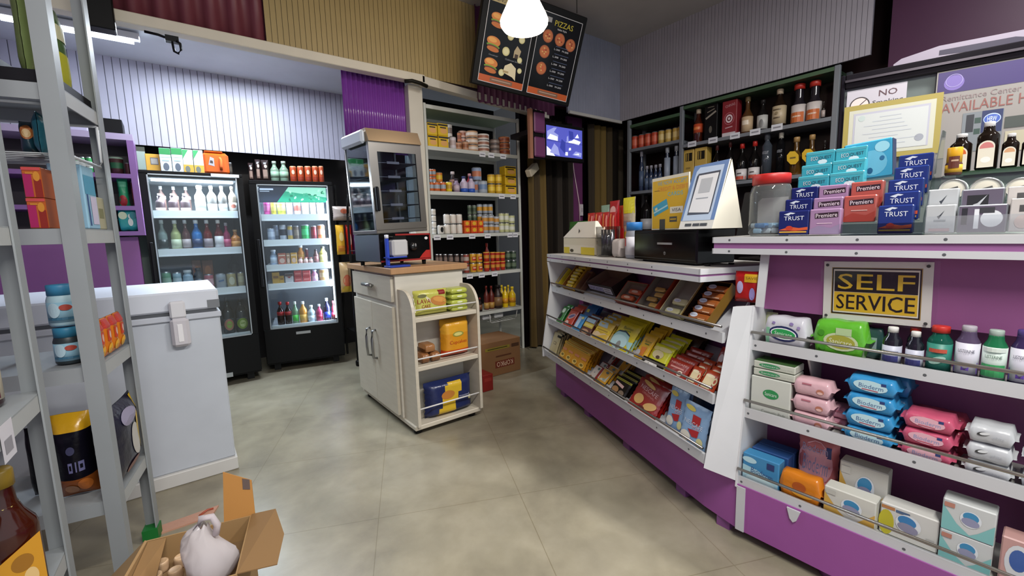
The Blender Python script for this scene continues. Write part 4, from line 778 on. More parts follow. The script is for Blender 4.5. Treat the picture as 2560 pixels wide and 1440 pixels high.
for x0 in (0, MW-pw):
    mb.box(x0, x0+pw, .002, .004, 0, MHH, '17191c:g')
    for b_ in ((x0, x0+pw, 0, .004), (x0, x0+pw, MHH-.004, MHH), (x0, x0+.004, 0, MHH), (x0+pw-.004, x0+pw, 0, MHH)): mb.box(b_[0], b_[1], .001, .002, b_[2], b_[3], 'd0d0d4')
    mb.rect(x0+pw/2, .028, pw-.008, .048, .0005, 'b5521e'); mb.rect(x0+pw/2, .028, pw*.5, .03, .0000, '7d5a44'); mb.rect(x0+pw/2, .03, pw*.42, .006, -.0004, 'b09a8a')
mb.rect(.085, MHH-.035, .13, .045, .0005, 'b0a070'); mb.text('MENU', .085, MHH-.035, .026, 0, '2a2620')
def burger(x, z, s):
    mb.ell(x, z+.018*s, .055*s, .032*s, .0006, 'c87a34', -.1); mb.ell(x-.01*s, z+.026*s, .035*s, .016*s, .0002, 'dca050', -.1); mb.ell(x, z-.012*s, .054*s, .012*s, 0.0, '6a9a2c', -.1); mb.ell(x, z-.02*s, .05*s, .012*s, -.0004, '5a2c18', -.1); mb.ell(x+.002, z-.034*s, .05*s, .017*s, -.0008, 'b8682c', -.1)
burger(.09, .44, 1); burger(.085, .275, 1.05); burger(.09, .125, 1.05)
def chips(x, z, s): mb.ell(x, z, s, s, .0004, 'c8c28a'); mb.ell(x, z, s*.7, s*.7, 0, 'd8d4a8')
chips(.2, .25, .032); chips(.19, .095, .025); chips(.22, .36, .027); chips(.32, .36, .027); chips(.33, .215, .022); chips(.345, .14, .02)
mb.poly([(.2, .10), (.29, .08), (.32, .06), (.31, .15), (.26, .18), (.21, .15)], .0004, 'd8ceac'); mb.poly([(.2, .1), (.25, .1), (.25, .115), (.2, .115)], .0, 'a89468')
mb.poly([(.27, .22), (.32, .23), (.33, .28), (.29, .31), (.27, .27)], .0004, 'b0a080'); mb.poly([(.28, .22), (.31, .22), (.31, .25), (.28, .25)], 0, '3a2a20')
for s_, x, z, h in (('Cheeseburger', .1, .198, .013), ('Clubhouse Sandwich', .28, .198, .013)): mb.text(s_, x, z, h, .0006, '8a8f98')
px0 = MW-pw
mb.text('PIZZAS', px0+.23, MHH-.06, .04, .0004, 'c9b83a'); mb.text('Italian Style', px0+.22, MHH-.10, .018, .0004, 'd8d8dc'); mb.rect(px0+.075, MHH-.05, .07, .035, .0004, '9a9a9c')
def pizza(x, z, s):
    mb.ell(x, z, s, s, .0006, '9a5230'); mb.ell(x, z, s*.86, s*.86, .0002, 'b86a3c')
    for i in range(7): mb.ell(x+s*.55*math.cos(i*2.4)*(.4+.09*i), z+s*.55*math.sin(i*2.4)*(.4+.09*i), s*.15, s*.12, -.0003, random.choice(('d8a868', '8a2c1c', 'c8523a')))
for x, z in ((.1, .445), (.215, .445), (.325, .43), (.095, .33), (.095, .205)): pizza(px0+x, z, .048)
for i in range(6): z = .37-i*.055; mb.text('L-300   M-200', px0+.25, z, .013, .0004, 'd0d2d8', .14); mb.rect(px0+.26, z+.022, .14, .005, .0004, '3c4864')
mb.obj('menu_print', mo)
for x in (.08, MW-.08):
    mb = MB(); p0 = Vector((x, .03, MHH+.045)); w0 = mo.location+ex2*x-nn*.03+up2*(MHH+.045); d = Vector((0, 0, 3.0-w0.z)); mb.tube([p0, p0+Vector((d.dot(ex2), d.dot(-nn), d.dot(up2)))], .003, '1a1a1a'); mb.obj('hanger', mo)
# pendant lamp
r = ray((1310, 45)); lp = EYE+r*(2.25/FPX); pl = empty('pendant_lamp', (lp.x, lp.y, lp.z-.06), 0, 'glowing white bell-shaped pendant lamp hanging in front of the menu board', 'lamp')
MB().lathe([(.03, .004), (.08, .0), (.108, .008), (.122, .028), (.124, .045), (.116, .066), (.094, .11), (.066, .17), (.05, .205), (.035, .232), (.03, .24)], 'ffe9cc:e20', 28).obj('shade', pl)
MB().lathe([(.03, .236), (.03, .29), (.012, .30)], 'd8d8d8', 16).obj('lamp_holder', pl); MB().tube([(0, 0, .3), (0, 0, 3.0-lp.z+.06)], .004, 'd8d8d8').obj('cord', pl)
# fixtures under the beam
def tube_light(name, x0, x1, y, z, label, ax='x'):
    t_ = empty(name, ((x0+x1)/2, y, z), 0, label, 'lamp'); L_ = (x1-x0)/2
    MB().box(-L_, L_, -.03, .03, .012, .05, 'dfe0e2', .004).obj('lamp_body', t_); MB().tube([(-L_+.03, 0, 0), (L_-.03, 0, 0)], .013, 'dfe9ff:e14', 10).obj('tube', t_); return t_
tube_light('fluorescent_lamp', -.66, -.04, 3.74, 2.40, 'white fluorescent tube lamp on the alcove ceiling behind the racks')
x, z = Fr(0, 3.15, 0, 0).hit((245, 20)); o = MB().box(x-.07, x+.06, 3.10, 3.185, z-.11, 3.0, '0c0c0c', .005).obj('speaker'); tag(o, 'black box speaker hanging beside the maroon corrugated sheet', 'speaker')
FBm = Fr(0, 3.15, 0, 0); P = [FBm.hit(p) for p in ((360, 75), (395, 84), (430, 98), (432, 112), (436, 128), (446, 134), (453, 125), (450, 110), (440, 104))]
mb = MB(); mb.tube([(x, 3.17-.004*i, z) for i, (x, z) in enumerate(P)], .007, '0d0d0e'); mb.box(P[2][0]-.03, P[2][0]+.03, 3.15, 3.19, P[2][1]-.01, P[2][1]+.02, '0d0d0e'); tag(mb.obj('cable'), 'looped black cable dangling from the white beam', 'cable')
P = [FBm.hit(p, .03) for p in ((1012, 203), (1030, 206), (1050, 212), (1068, 216))]; mb = MB(); mb.tube([(P[0][0], 3.18, P[0][1]), (P[1][0], 3.175, P[1][1]+.01), (P[2][0], 3.17, P[2][1]+.008), (P[3][0], 3.18, P[3][1])], .014, '17150f'); tag(mb.obj('cable_bundle'), 'black taped cable bundle on the beam above the column', 'cable')

# ------------------------------------------------------------------ food warmer and oven on the trolley
FO = Fr(.955, 2.50, .965, 6); ov = empty('toaster_oven', FO.w(0, 0, 0), FO.a, 'small black-fronted oven with red trim on the wooden trolley top', 'oven')
for x in (.03, .31):
    for y in (.03, .31): MB().lathe([(.012, 0), (.014, .03)], '141414', 10, (x, y, 0)).obj('foot', ov)
MB().box(0, .345, .012, .345, .03, .195, '8f9aa2:s', .004).obj('cabinet_body', ov)
mb = MB(); mb.box(.0, .345, 0, .012, .03, .195, '0c0c0d:g', .003); 
for b_ in ((.1, .345, .185, .195), (.0, .345, .03, .04), (.337, .345, .03, .195)): mb.box(b_[0], b_[1], -.004, 0, b_[2], b_[3], '8e1a18')
mb.poly([(.26, .042), (.337, .042), (.337, .09), (.31, .09), (.28, .065)], -.0035, 'a8221c'); mb.ell(.315, .165, .012, .009, -.001, 'd8d8d8'); mb.obj('front_panel', ov)
mb = MB(); mb.lathe([(.026, 0), (.026, .012), (.02, .026), (0, .026)], '1c1c1e:g', 18); mb.v = [Vector((v.x+.215, -v.z, v.y+.115)) for v in mb.v]; mb.ell(.222, .125, .004, .01, -.0275, '9a9a9c'); mb.obj('knob', ov)
cd_ = empty('sauce_stand', FO.w(.055, -.055, 0), FO.a, 'blue holder with white tub and black lid in front of the oven', 'holder')
MB().box(-.05, .085, -.04, .035, 0, .012, '1c3a9a', .003).obj('base', cd_); mb = MB(); mb.box(-.05, -.03, -.01, .012, .012, .17, '1f3fae', .004); mb.box(-.05, .07, -.03, .03, .056, .062, '1f3fae'); mb.obj('post', cd_); MB().lathe([(.012, 0), (.012, .02), (0, .022)], 'd8dce8', 10, (-.04, .0, .17)).obj('post_cap', cd_)
tb = MB().box(-.022, .082, -.034, .03, .062, .162, 'b8b8ba', .012).obj('tub', cd_); MB().box(-.015, .072, -.03, .028, .162, .182, '101010', .005).obj('lid', tb)
FW_ = Fr(.948, 2.515, 1.162, 6); fwm = empty('food_warmer', FW_.w(0, 0, 0), FW_.a, 'tall stainless glass-sided food warmer cabinet standing on the oven', 'food warmer'); fwm.rotation_euler = (0, R(-2.2), FW_.a)
st = '9a9690:s'; W_, D_, H_ = .345, .33, .60
MB().box(0, W_, 0, D_, .0, .022, st, .003).obj('base', fwm)
mb = MB(); mb.box(.005, W_-.005, D_-.006, D_, .022, H_-.07, '565a66:s'); mb.obj('back_panel', fwm)
for x in (.0, W_-.012):
    for y in (.014, D_-.018): MB().box(x, x+.012, y, y+.012, .022, H_-.07, 'b4b4b4:s').obj('post', fwm)
for x in (.004, W_-.007): MB().box(x, x+.003, .026, D_-.018, .022, H_-.07, 'dfeaf0:c').obj('side_glass', fwm)
mb = MB(); fr = .05; mb.box(0, fr, 0, .012, .022, H_-.075, st); mb.box(W_-fr*.8, W_, 0, .012, .022, H_-.075, st); mb.box(fr, W_-fr*.8, 0, .012, .022, .06, st); mb.box(fr, W_-fr*.8, 0, .012, H_-.13, H_-.075, st); dr = mb.obj('door', fwm)
MB().box(fr-.004, W_-fr*.8+.004, .004, .007, .056, H_-.126, 'c8ccd4:c').obj('door_glass', dr); MB().box(.006, .026, -.03, -.0, .13, .27, '0e1016', .006).obj('door_handle', dr)
mb = MB(); vs = [(0, -.012, H_-.075), (W_, -.012, H_-.075), (W_, .02, H_), (0, .02, H_), (0, D_, H_-.075), (W_, D_, H_-.075), (W_, D_, H_), (0, D_, H_)]
mb.add(vs, [(0, 1, 2, 3), (5, 4, 7, 6), (3, 2, 6, 7), (0, 4, 5, 1), (1, 5, 6, 2), (0, 3, 7, 4)], 'b09c84:s'); mb.obj('top_header', fwm)
MB().box(-.03, -.0, .02, D_-.03, H_-.085, H_-.01, 'c2cad4', .012).obj('end_cap', fwm)
for i in range(5):
    z = .085+i*.082; mb = MB(); mb.tube([(.014, .03, z), (W_-.014, .03, z)], .003, 'c8c8cc:s'); mb.tube([(.014, D_-.03, z), (W_-.014, D_-.03, z)], .003, '8c8c90:s')
    mb.box(.014, W_-.014, .03, D_-.03, z-.001, z+.0005, '3c3f48'); mb.box(.12, .20, .024, .027, z-.006, z+.008, 'e0e0e4'); mb.tube([(.045, .03, z+.002), (.30, D_-.03, z+.002)], .002, '2a2a2e'); mb.obj('wire_shelf', fwm)

# ------------------------------------------------------------------ goods on the trolley and boxes behind it
V8 = view(860, 680, 3.43)
WHERE.update(t1=('on the top trolley shelf', 'drawer side'), t2=('on the middle trolley shelf', 'drawer side'), t3=('on the bottom trolley shelf', 'drawer side'), fl=('on the floor behind the trolley', 'trolley'))
slot('pouch', FT, .035, .691, V8, 605, 900, 152, 'pale lime bag of lava cakes with red lettering', 't1', ('b4b254:w', (('p', ((-.48, -.35), (-.1, -.45), (.05, .0), (-.2, .3), (-.48, .2)), 'd8d4b0'), ('e', .18, .05, .26, .2, 'b5783a', -.2), ('e', .2, .1, .2, .1, 'c89048', -.2), ('t', 'LAVA', -.25, .08, .17, '8a1a16', .36), ('t', 'CAKE', -.2, -.12, .13, '8a1a16', .26), ('r', .28, .38, .2, .17, '7d1c18'), ('e', -.3, .3, .12, .07, '6a6a40'))), dict(flat=True), d=.07)
slot('flow', FT, .03, .691, V8, 902, 1072, 138, 'small lime green cake pack', 't1', ('a8b04a:w', (('e', 0, .1, .2, .2, 'd4d8b0'),)), d=.12, lvl=4)
def cupp(u, v): return 'd0982a:w' if v > .6 else ('b8401c:w' if v < .2 else None)
slot('pouch', FT, .05, .411, V8, 845, 1085, 400, 'big yellow bag of cupcakes with red script', 't2', ('c8881e:w', (('t', 'Cupcakes', .02, -.12, .12, 'a83218', .62), ('e', .02, .1, .2, .07, '8a8a3a'), ('e', .02, .1, .15, .045, 'c8c070'))), dict(paint=cupp, flat=True), d=.10, mh=.24)
for x1, x2, t in ((668, 742, 635), (748, 835, 620)): slot('flow', FT, .04, .411, V8, x1, x2, t+70, 'brown bag of bread rolls', 't2', ('8a5c38:w',), d=.13, lvl=1)
for x1, x2, t in ((690, 790, 600),): slot('flow', FT, .05, .411+.055, V8, x1, x2, t, 'brown bread roll bag lying on the others', 't2', ('96683f:w',), d=.11, hh=.05)
def bluep(u, v): return 'c8a42a:w' if (.28 < u-.25*v+.1 < .62 and v < .95) else None
slot('pouch', FT, .04, .062, V8, 705, 1120, 925, 'blue and yellow pack of toasted snacks', 't3', ('1c2650:w', (('e', -.08, .1, .14, .12, 'b0702c'), ('t', 'toasted', .26, -.02, .06, 'b8bcd4', .22), ('e', .38, -.12, .035, .07, 'b8b080'))), dict(paint=bluep, flat=True), d=.11)
slot('box', Fr(1.8, 2.80, 0, 0), 0, 0, V8, 1172, 1512, 585, 'big brown coffee carton with upside-down white lettering', 'fl', ('7d5836:m', (('r', .08, -.18, .5, .2, '6a2c1c'), ('t', 'KOPIKO', .08, -.18, .14, 'd4b8a0', .42, math.pi), ('r', -.1, .3, .62, .09, '8a7a2c'), ('r', -.1, .3, .5, .025, '3a3018'), ('r', .36, .3, .2, .1, '4a3020'), ('r', .05, .06, .4, .04, '5a3420'))), d=.30)
ITEMS[-1][0].name = 'cardboard_box'
slot('box', Fr(1.6, 2.56, 0, 0), 0, 0, V8, 1188, 1278, 880, 'small red carton beside the coffee carton', 'fl', ('7a1814', (('r', 0, .2, .7, .2, '8a2a22'),)), d=.16)

# ------------------------------------------------------------------ snack counter goods
def proj(p):
    v = Vector(p)-EYE; c = [v.dot(a) for a in (rt, dn, fw)]; return 1280+FPX*c[0]/c[2], 720+FPX*c[1]/c[2]
S5 = view(1340, 640, 3.2); K1 = view(1340, 680, 6.4); K2 = view(1340, 820, 6.4); K3 = view(1560, 680, 6.4); K4 = view(1540, 860, 4.5)
WHERE.update(k1=('on the candy shelf', 'curtain'), k2=('on the middle snack shelf', 'curtain'), k3=('on the lowest snack shelf', 'curtain'), kt=('on the snack counter top', 'curtain'))
def kz(l, y): z, y0, rise = KS[l]; return z-.03+rise*(y-y0-.012)/(.23-y0-.012)
def ks(l, V, p1, p2, yt, desc, a=(), kw=None, n=1, step=.016, lean=.60, t=.009, dy=.018, kind='pouch', rz=0, L=None, rev=0):
    """sachet bags leaning back on the slanted shelf l; bottom corners p1 p2 and the row of the top edge are read off a view"""
    y = KS[l][1]+.012+dy
    xa = FK.hit(V(*p1), y)[0]; xb = FK.hit(V(*p2), y)[0]; xa = max(xa, .012); xb = min(xb, KL-.012); w_ = max(.02, abs(xb-xa)); x = (xa+xb)/2; z = kz(l, y)+.004; ty = V(0, yt)[1]
    if L is None:
        L = .04
        while L < .24 and proj(FK.w(x, y+L*math.sin(lean), z+L*math.cos(lean)))[1] > ty: L += .002
    kw = dict(kw or {}); kw.setdefault('flat', True)
    step = max(step, t*1.55/max(.25, math.cos(lean)-.523*math.sin(lean))) if n > 1 else step
    for i in range(n):
        yy = y+i*step; zz = kz(l, yy)+.005; yt_ = yy+L*math.sin(lean)
        if i and (yt_ > .222 or (l and zz+L*math.cos(lean) > kz(l-1, yt_)-.012)): break
        place('pouch', FK, x+i*.0015*(1 if i % 2 else -1), yy+t/2, zz, desc, f'k{l+1}', (round(w_, 3), round(L, 3), t)+tuple(a), kw, rx=-lean, rz=rz, cat='pouch', nm='sachet_bag')
    return x, w_, L
def lab(c='e8e2d0', y=.15, h=.16, w_=.6): return ('r', 0, y, w_, h, c)
# middle shelf
ks(1, K1, (305, 790), (388, 798), 565, 'small green and black chew bag', ('2c7a30:w', (('e', -.05, .25, .25, .14, 'd4e8d0'), ('e', -.15, -.1, .2, .18, '101410'))), n=2)
ks(1, K1, (412, 830), (538, 848), 610, 'red-orange candy bag', ('b8402a:w', (('e', .05, .1, .35, .14, 'd8b8b8', .4), ('e', .05, .1, .28, .09, '5a5a8a', .4), ('e', -.1, -.3, .2, .12, 'd8c0b8'))), n=3)
ks(1, K1, (560, 900), (672, 925), 690, 'light blue and white candy bag', ('3a8cc8:w', (('r', -.08, .0, .4, .7, 'b8d0e8'), ('e', .2, .3, .15, .08, 'd8d88a'))), n=1)
ks(1, K1, (650, 800), (800, 830), 560, 'bright blue candy bag behind the blue-white one', ('1a5c9c:w', (('r', -.2, .25, .25, .14, 'c8c84a'),)), n=3, dy=.06, step=.014)
ks(1, K1, (670, 960), (830, 1000), 735, 'brown bag with pale blue tag', ('5a2e22:w', (('r', 0, .3, .8, .2, 'a8c8dc'), ('r', .02, .05, .85, .24, 'c8b84a'), ('r', .02, .05, .7, .1, 'd8cc80'), ('e', 0, -.3, .35, .12, 'b89478'))), n=2, dy=.012)
ks(1, K1, (850, 1020), (1090, 1085), 810, 'pale yellow bag with blue corner', ('d0b03c:w', (('p', ((-.4, .2), (.2, .2), (.1, .45), (-.38, .45)), 'a8c0cc'), ('r', 0, .05, .85, .16, 'd8c03a'), ('r', 0, .05, .65, .07, 'a88c30'), ('p', ((-.48, -.1), (-.2, -.05), (0, -.12), (.2, -.04), (.48, -.1), (.48, -.45), (-.48, -.45)), 'd8c4a0'))), n=4, dy=.012)
BEAR = (('p', ((-.48, -.05), (-.35, .12), (.0, .16), (.25, .06), (.3, -.1), (.48, -.08), (.48, -.46), (-.48, -.46)), '9cc8cc'), ('e', -.08, -.2, .36, .24, 'b4d8e0'), ('p', ((-.45, .04), (-.3, .17), (.0, .2), (.25, .1), (.24, .06), (.0, .15), (-.3, .12)), '16324a'), ('e', -.04, -.3, .1, .14, '8a9090'), ('t', 'Butter', .05, .3, .09, '6a7a1c', .45), ('r', .05, .21, .3, .03, '7a8a2c'))
ks(1, K1, (1120, 1110), (1440, 1240), 830, 'large yellow and sky-blue biscuit bag', ('cfc01e:w', BEAR), n=4, dy=.01)
ks(1, K1, (1330, 1010), (1700, 1090), 770, 'dark blue bag behind the yellow and sky-blue ones', ('201c6a:w',), n=2, dy=.125, step=.014)
ks(1, K3, (140, 1290), (330, 1350), 1015, 'golden bag with green script', ('d0a41e:w', (('t', 'Butter', .08, .2, .09, '5a6a1c', .5), ('r', .06, .09, .36, .04, '5a6a1c'), ('p', ((-.2, -.05), (.2, -.02), (.15, -.4), (-.1, -.48)), 'c8742a'), ('e', -.28, -.3, .18, .12, 'b0b0b4'))), n=4, dy=.026)
ks(1, K4, (335, 160), (545, 250), 25, 'lime-yellow coffee bag with cup print', ('c4c41e:w', (('e', .1, .28, .35, .1, 'c8c088'), ('e', -.1, -.02, .28, .2, 'c8bc90'), ('e', -.05, -.14, .1, .08, '4a3020'), ('e', -.3, .25, .16, .1, 'c8bc70'))), n=4, dy=.03, step=.017)
ks(1, K4, (250, 215), (490, 310), 150, 'black and white bag lying at the front', ('15130f:w', (('e', -.2, 0, .12, .2, 'd8d8d8', .4), ('e', .15, 0, .12, .22, 'd0d0d0', -.3), ('e', 0, 0, .1, .2, 'e4e4e4'))), n=1, dy=.003, lean=.7, L=.045, t=.005)
ks(1, K4, (560, 80), (860, 150), 20, 'dark brown bag behind the yellow row', ('2c1610:w', (('r', -.3, .25, .3, .1, '8a7a70'),)), n=3, dy=.135, step=.014, L=.10)
ks(1, K4, (520, 320), (760, 405), 200, 'red coffee bag with white letters', ('8a2418:w', (('t', 'NESCAFE', -.0, .28, .10, 'd8a8a0', .7), ('r', 0, .05, .6, .08, 'c88a80'), ('e', .2, -.2, .12, .16, 'd8c8b8'), ('e', .2, -.2, .07, .09, '6a2018'))), n=2, dy=.012)
ks(1, K4, (640, 290), (880, 350), 150, 'deep red coffee bag in the rear row', ('7d1f16:w', (('r', -.1, .25, .4, .12, 'c8908a'), ('e', .2, .1, .1, .14, 'c8b8a8'))), n=3, dy=.06)
for p1, p2 in (((770, 440), (890, 490)), ((900, 500), (1075, 575))):
    ks(1, K4, p1, p2, 270 if p1[0] < 800 else 320, 'red bag with cream mug print', ('a03818:w', (('r', -.05, -.05, .55, .6, 'd4c49a'), ('e', -.05, .24, .28, .07, 'e0d4b0'), ('e', .32, .05, .12, .18, 'd4c49a'), ('e', .32, .05, .06, .1, 'a03818'))), n=3, dy=.012)
ks(1, K4, (1060, 290), (1140, 320), 50, 'upright red bag at the shelf end', ('8a1c1c:w', (('e', .05, .1, .3, .16, 'c8b8b8'), ('t', 'CAFE', 0, -.1, .08, 'd8c0b8', .6))), n=2, dy=.095, lean=.45)
# lowest shelf
ks(2, K2, (110, 330), (300, 420), 90, 'cream sachet with black seal', ('b0a47c:w', (('r', .02, .05, .3, .12, '5a5040'), ('r', .02, .05, .24, .08, 'b0a47c'), ('r', .3, .38, .4, .1, '141210'))), n=7, dy=.01, step=.02, lean=.35)
ks(2, K2, (330, 430), (740, 720), 300, 'golden coffee strip bag', ('c48c22:w', tuple(x for i in (-.36, -.12, .12, .36) for x in (('r', i, .1, .16, .1, 'c8805a'), ('e', i, -.2, .08, .12, 'd8b860'), ('e', i, -.18, .05, .06, '7a6a2c')))+(('r', 0, .4, .96, .1, 'd8b030'), ('r', 0, .4, .8, .03, '8a6a1c'))), n=5, dy=.012, step=.026, lean=.5)
for p1, p2, t_, d_ in (((810, 740), (925, 800), 625, .012), ((1020, 590), (1090, 625), 445, .085)): ks(2, K2, p1, p2, t_, 'red and white label packet', ('7a1c14:w', (('r', -.08, 0, .75, .9, 'bab4ae'), ('e', .1, .3, .14, .08, '4a5a5a'), ('e', -.1, .0, .08, .05, '8a8a90'), ('e', -.2, -.3, .1, .06, '8a5a40'))), n=2, dy=d_, step=.012, lean=.75)
for p1, p2, t_, d_ in (((920, 820), (1060, 885), 680, .0119), ((1180, 680), (1300, 730), 500, .085)): ks(2, K2, p1, p2, t_, 'yellow packet with white label', ('c0902a:w', (('p', ((-.45, -.2), (.4, -.2), (.4, .48), (-.45, .48)), 'b8bab0'), ('e', .1, .3, .15, .07, '4a5a5a'), ('e', -.2, -.34, .2, .08, '8a7a2c'), ('e', .15, -.1, .12, .06, '8aa0a0'))), n=2 if d_ < .05 else 3, dy=d_, step=.014, lean=.75)
ks(2, K2, (1150, 985), (1390, 1120), 820, 'black bag with lime top strip', ('16100e:w', (('r', 0, .36, .96, .1, 'a8a82a'), ('r', 0, .36, .8, .03, '3a3a10'), ('r', -.1, .1, .55, .14, 'c8a8a4', -.15), ('e', -.2, -.2, .2, .16, '9a744a'), ('e', .2, -.25, .16, .14, '7a6a5a'))), n=3, dy=.012, step=.03, lean=.62)
NES = (('t', 'NESCAFE', -.02, .2, .13, 'e0b8b8', .62, -.12), ('t', 'ORIGINAL', .02, .06, .06, 'd08a84', .45, -.12), ('e', -.1, .38, .24, .06, 'd0a858', -.2), ('e', -.2, -.15, .16, .16, 'c8a060'), ('e', .22, -.22, .2, .12, 'd0a868', .25), ('e', .0, -.35, .1, .05, '5a1410'))
ks(2, K4, (110, 690), (420, 850), 450, 'red coffee sachet bag', ('8f1a18:w', NES), n=6, dy=.012, step=.02, lean=.6)
NESB = (('e', -.22, .36, .2, .06, 'd0c05a', -.1), ('r', .06, .13, .3, .22, 'a82024'), ('t', 'NESCAFE', -.02, .02, .1, 'c8d0dc', .7, -.05), ('t', 'ICED', .1, -.06, .07, 'd8a0a0', .3), ('p', ((-.2, -.14), (.22, -.08), (.2, -.24), (.0, -.28)), 'a82024'), ('e', -.25, -.32, .2, .12, 'd4d0c4'), ('e', .3, -.32, .12, .1, 'c8c490'))
ks(2, K4, (545, 900), (740, 990), 520, 'pale blue iced coffee bag', ('7d9fc4:w', NESB), n=2, dy=.03, lean=.2, step=.018)
ks(2, K4, (700, 1040), (985, 1160), 690, 'larger pale blue iced coffee bag in front', ('86a8cc:w', NESB), n=1, dy=.012, lean=.2)
ks(2, K4, (760, 700), (1055, 760), 495, 'dark blue bag behind the pale blue ones', ('24406a:w',), n=3, dy=.09, step=.016, lean=.6)
# candy shelf: inclined paper boxes with bars inside
INC = R(50); CI, SI = math.cos(INC), math.sin(INC)
def cbox(V, p1, p2, d, h, desc, out, inn, D=(), back=0, dy=.012, rim=None, bars=(), bn='', wk=1, inc=R(50)):
    INC = inc; CI, SI = math.cos(INC), math.sin(INC)
    y = KS[0][1]+.012+dy+h*.72; xa = FK.hit(V(*p1), y)[0]; xb = FK.hit(V(*p2), y)[0]; xa = max(xa, .012); w_ = (xb-xa)*wk; x = (xa+xb)/2; z = kz(0, y)+.003
    o = place('tray', FK, x, y+d/2*CI, z+d/2*SI, desc, 'k1', (w_, h, d, out, inn), dict(D=D, back=back, rim=rim), rx=INC)
    for i, (u, v, bw, bd, bh, c, Dd, rot, bdesc) in enumerate(bars):
        q = Matrix.Rotation(INC, 3, 'X') @ Vector((u*w_, (v-.5)*d-bd*d/2, .0045+bh/2))
        place('flow', FK, x+q.x, y+d/2*CI+q.y, z+d/2*SI+q.z, bdesc, 'k1', (bw*w_, bd*d, bh, c, Dd), {}, rx=INC-math.pi/2, ry=rot, cat='candy bar', nm='candy_bar')
    return o
cbox(S5, (98, 190), (215, 225), .13, .045, 'empty yellow candy box at the curtain end', 'c4b01e', 'b0a48c')
BX = [(random.uniform(-.12, .12), .12+i*.125, .66, .11, .022, c, (('e', 0, 0, .3, .3, 'b0a080'),), 0, 'yellow wrapped cracker bar') for i, c in enumerate(('c8a828:w', 'c8a828:w', 'c8a828:w', 'c8a828:w', 'c8a828:w', 'c8a828:w', 'c8a828:w'))]
cbox(S5, (225, 230), (312, 262), .20, .03, 'yellow open box heaped with cracker bars', 'b88a20', '8a5a20', bars=BX)
cbox(S5, (330, 255), (376, 278), .15, .03, 'flat brown paper box', '4a2a1c', '6a4a34')
cbox(S5, (435, 300), (640, 345), .16, .062, 'dark brown empty chocolate bar box with price tag', '241412', '7d6450', (('r', -.15, .0, .62, .5, 'b8b4d0'), ('t', 'SNICKERS', -.15, .0, .32, '2a2a6a', .56), ('r', .28, -.05, .3, .62, 'c4c2cc'), ('r', .28, .1, .2, .1, '8a8a90'), ('r', .28, -.15, .2, .1, '8a8a90')), dy=.03, inc=R(28))
cbox(S5, (655, 395), (815, 445), .13, .03, 'low red candy box', '9c3018', '7a6a58', bars=[(-.1, .3, .7, .22, .018, 'b85a34:w', (('e', 0, 0, .3, .3, 'd8b8a0'),), 0, 'orange-red wafer bar'), (.08, .6, .7, .22, .018, 'b85a34:w', (('e', 0, 0, .3, .3, 'd8b8a0'),), 0, 'orange-red wafer bar')])
cbox(S5, (835, 400), (985, 452), .195, .035, 'narrow red and grey box with gold sticks', '8a3018', '6e675c', bars=[(u, v, .6, .12, .012, 'c8a458:w', (), 0, 'gold wrapped candy stick') for u, v in ((-.15, .3), (.1, .45), (-.05, .6), (.15, .15))])
cbox(S5, (1015, 470), (1180, 520), .195, .032, 'cream and yellow box almost empty', 'd4c88e', '8e8a78', back=.02, bars=[(-.02, .12, .8, .16, .02, 'd0cc9a:w', (('e', -.2, .1, .28, .34, 'e0e4e8'), ('t', 'CLOUD', -.2, .1, .25, '4a5a7a', .3)), 0, 'white and cream wafer bar'), (.05, .38, .8, .16, .02, 'd0cc9a:w', (('e', -.2, .1, .28, .34, 'e0e4e8'), ('t', 'CLOUD', -.2, .1, .25, '4a5a7a', .3)), 0, 'white and cream wafer bar')])
CL = (('e', -.28, .15, .22, .42, 'd0d8e4'), ('t', 'CLOUD 9', -.28, .15, .26, '2c3c66', .32), ('r', .22, -.2, .5, .4, '9a5a2c'), ('r', .26, -.42, .4, .16, 'd0a888'))
cbox(S5, (1205, 545), (1415, 590), .185, .04, 'brown and yellow box full of chocolate bars', '7a5a1c', '1c100c', back=.0, bars=[(0, .11+i*.19, .9, .17, .022, '9a5626:w', CL, 0, 'brown chocolate bar with blue-white cloud label') for i in range(5)])
# red twin pack on the corner panel ledge and goods on top of the snack counter
S4 = view(1360, 380, 3.4286)
TP = (('r', .2, .3, .5, .26, 'c49a1c'), ('t', 'SAVE', .2, .3, .08, '6a5010', .4), ('e', -.2, .0, .12, .2, 'a8a0c8'), ('e', .25, -.2, .1, .2, '8a80b8'))
xx, zz = FG.hit((1870, 766), .13); x0_, _ = FG.hit((1838, 700), .13); x1_, _ = FG.hit((1905, 700), .13); h_ = FG.hit((1870, 682), .13)[1]-.862
place('pouch', FG, (x0_+x1_)/2-.0, .135, .867, 'red twin pack with yellow price flash', 'kt2', (x1_-x0_, h_, .05, 'a01818:w', TP), dict(flat=True), cat='pack', nm='twin_pack')
WHERE['kt2'] = ('beside the white corner panel', 'panel')
zt = .9965
x, w_, h = slot('box', FK, .10, zt, S4, 165, 435, 735, 'white gabled paper carton with yellow base', 'kt', ('d0c8b0', (('r', 0, -.2, .98, .5, 'd8d0bc'), ('r', -.38, -.3, .2, .4, 'c8b43a'), ('r', .3, -.28, .4, .44, 'd0bc30'), ('e', -.2, -.3, .06, .1, '3a3420'))), d=.1)
o = ITEMS[-1][0]; mb = MB(); vs = [(-w_/2, -.05, h), (w_/2, -.05, h), (w_/2, .05, h), (-w_/2, .05, h), (-w_*.18, -.008, h*1.95), (w_*.35, -.008, h*1.95), (w_*.35, .008, h*1.95), (-w_*.18, .008, h*1.95)]
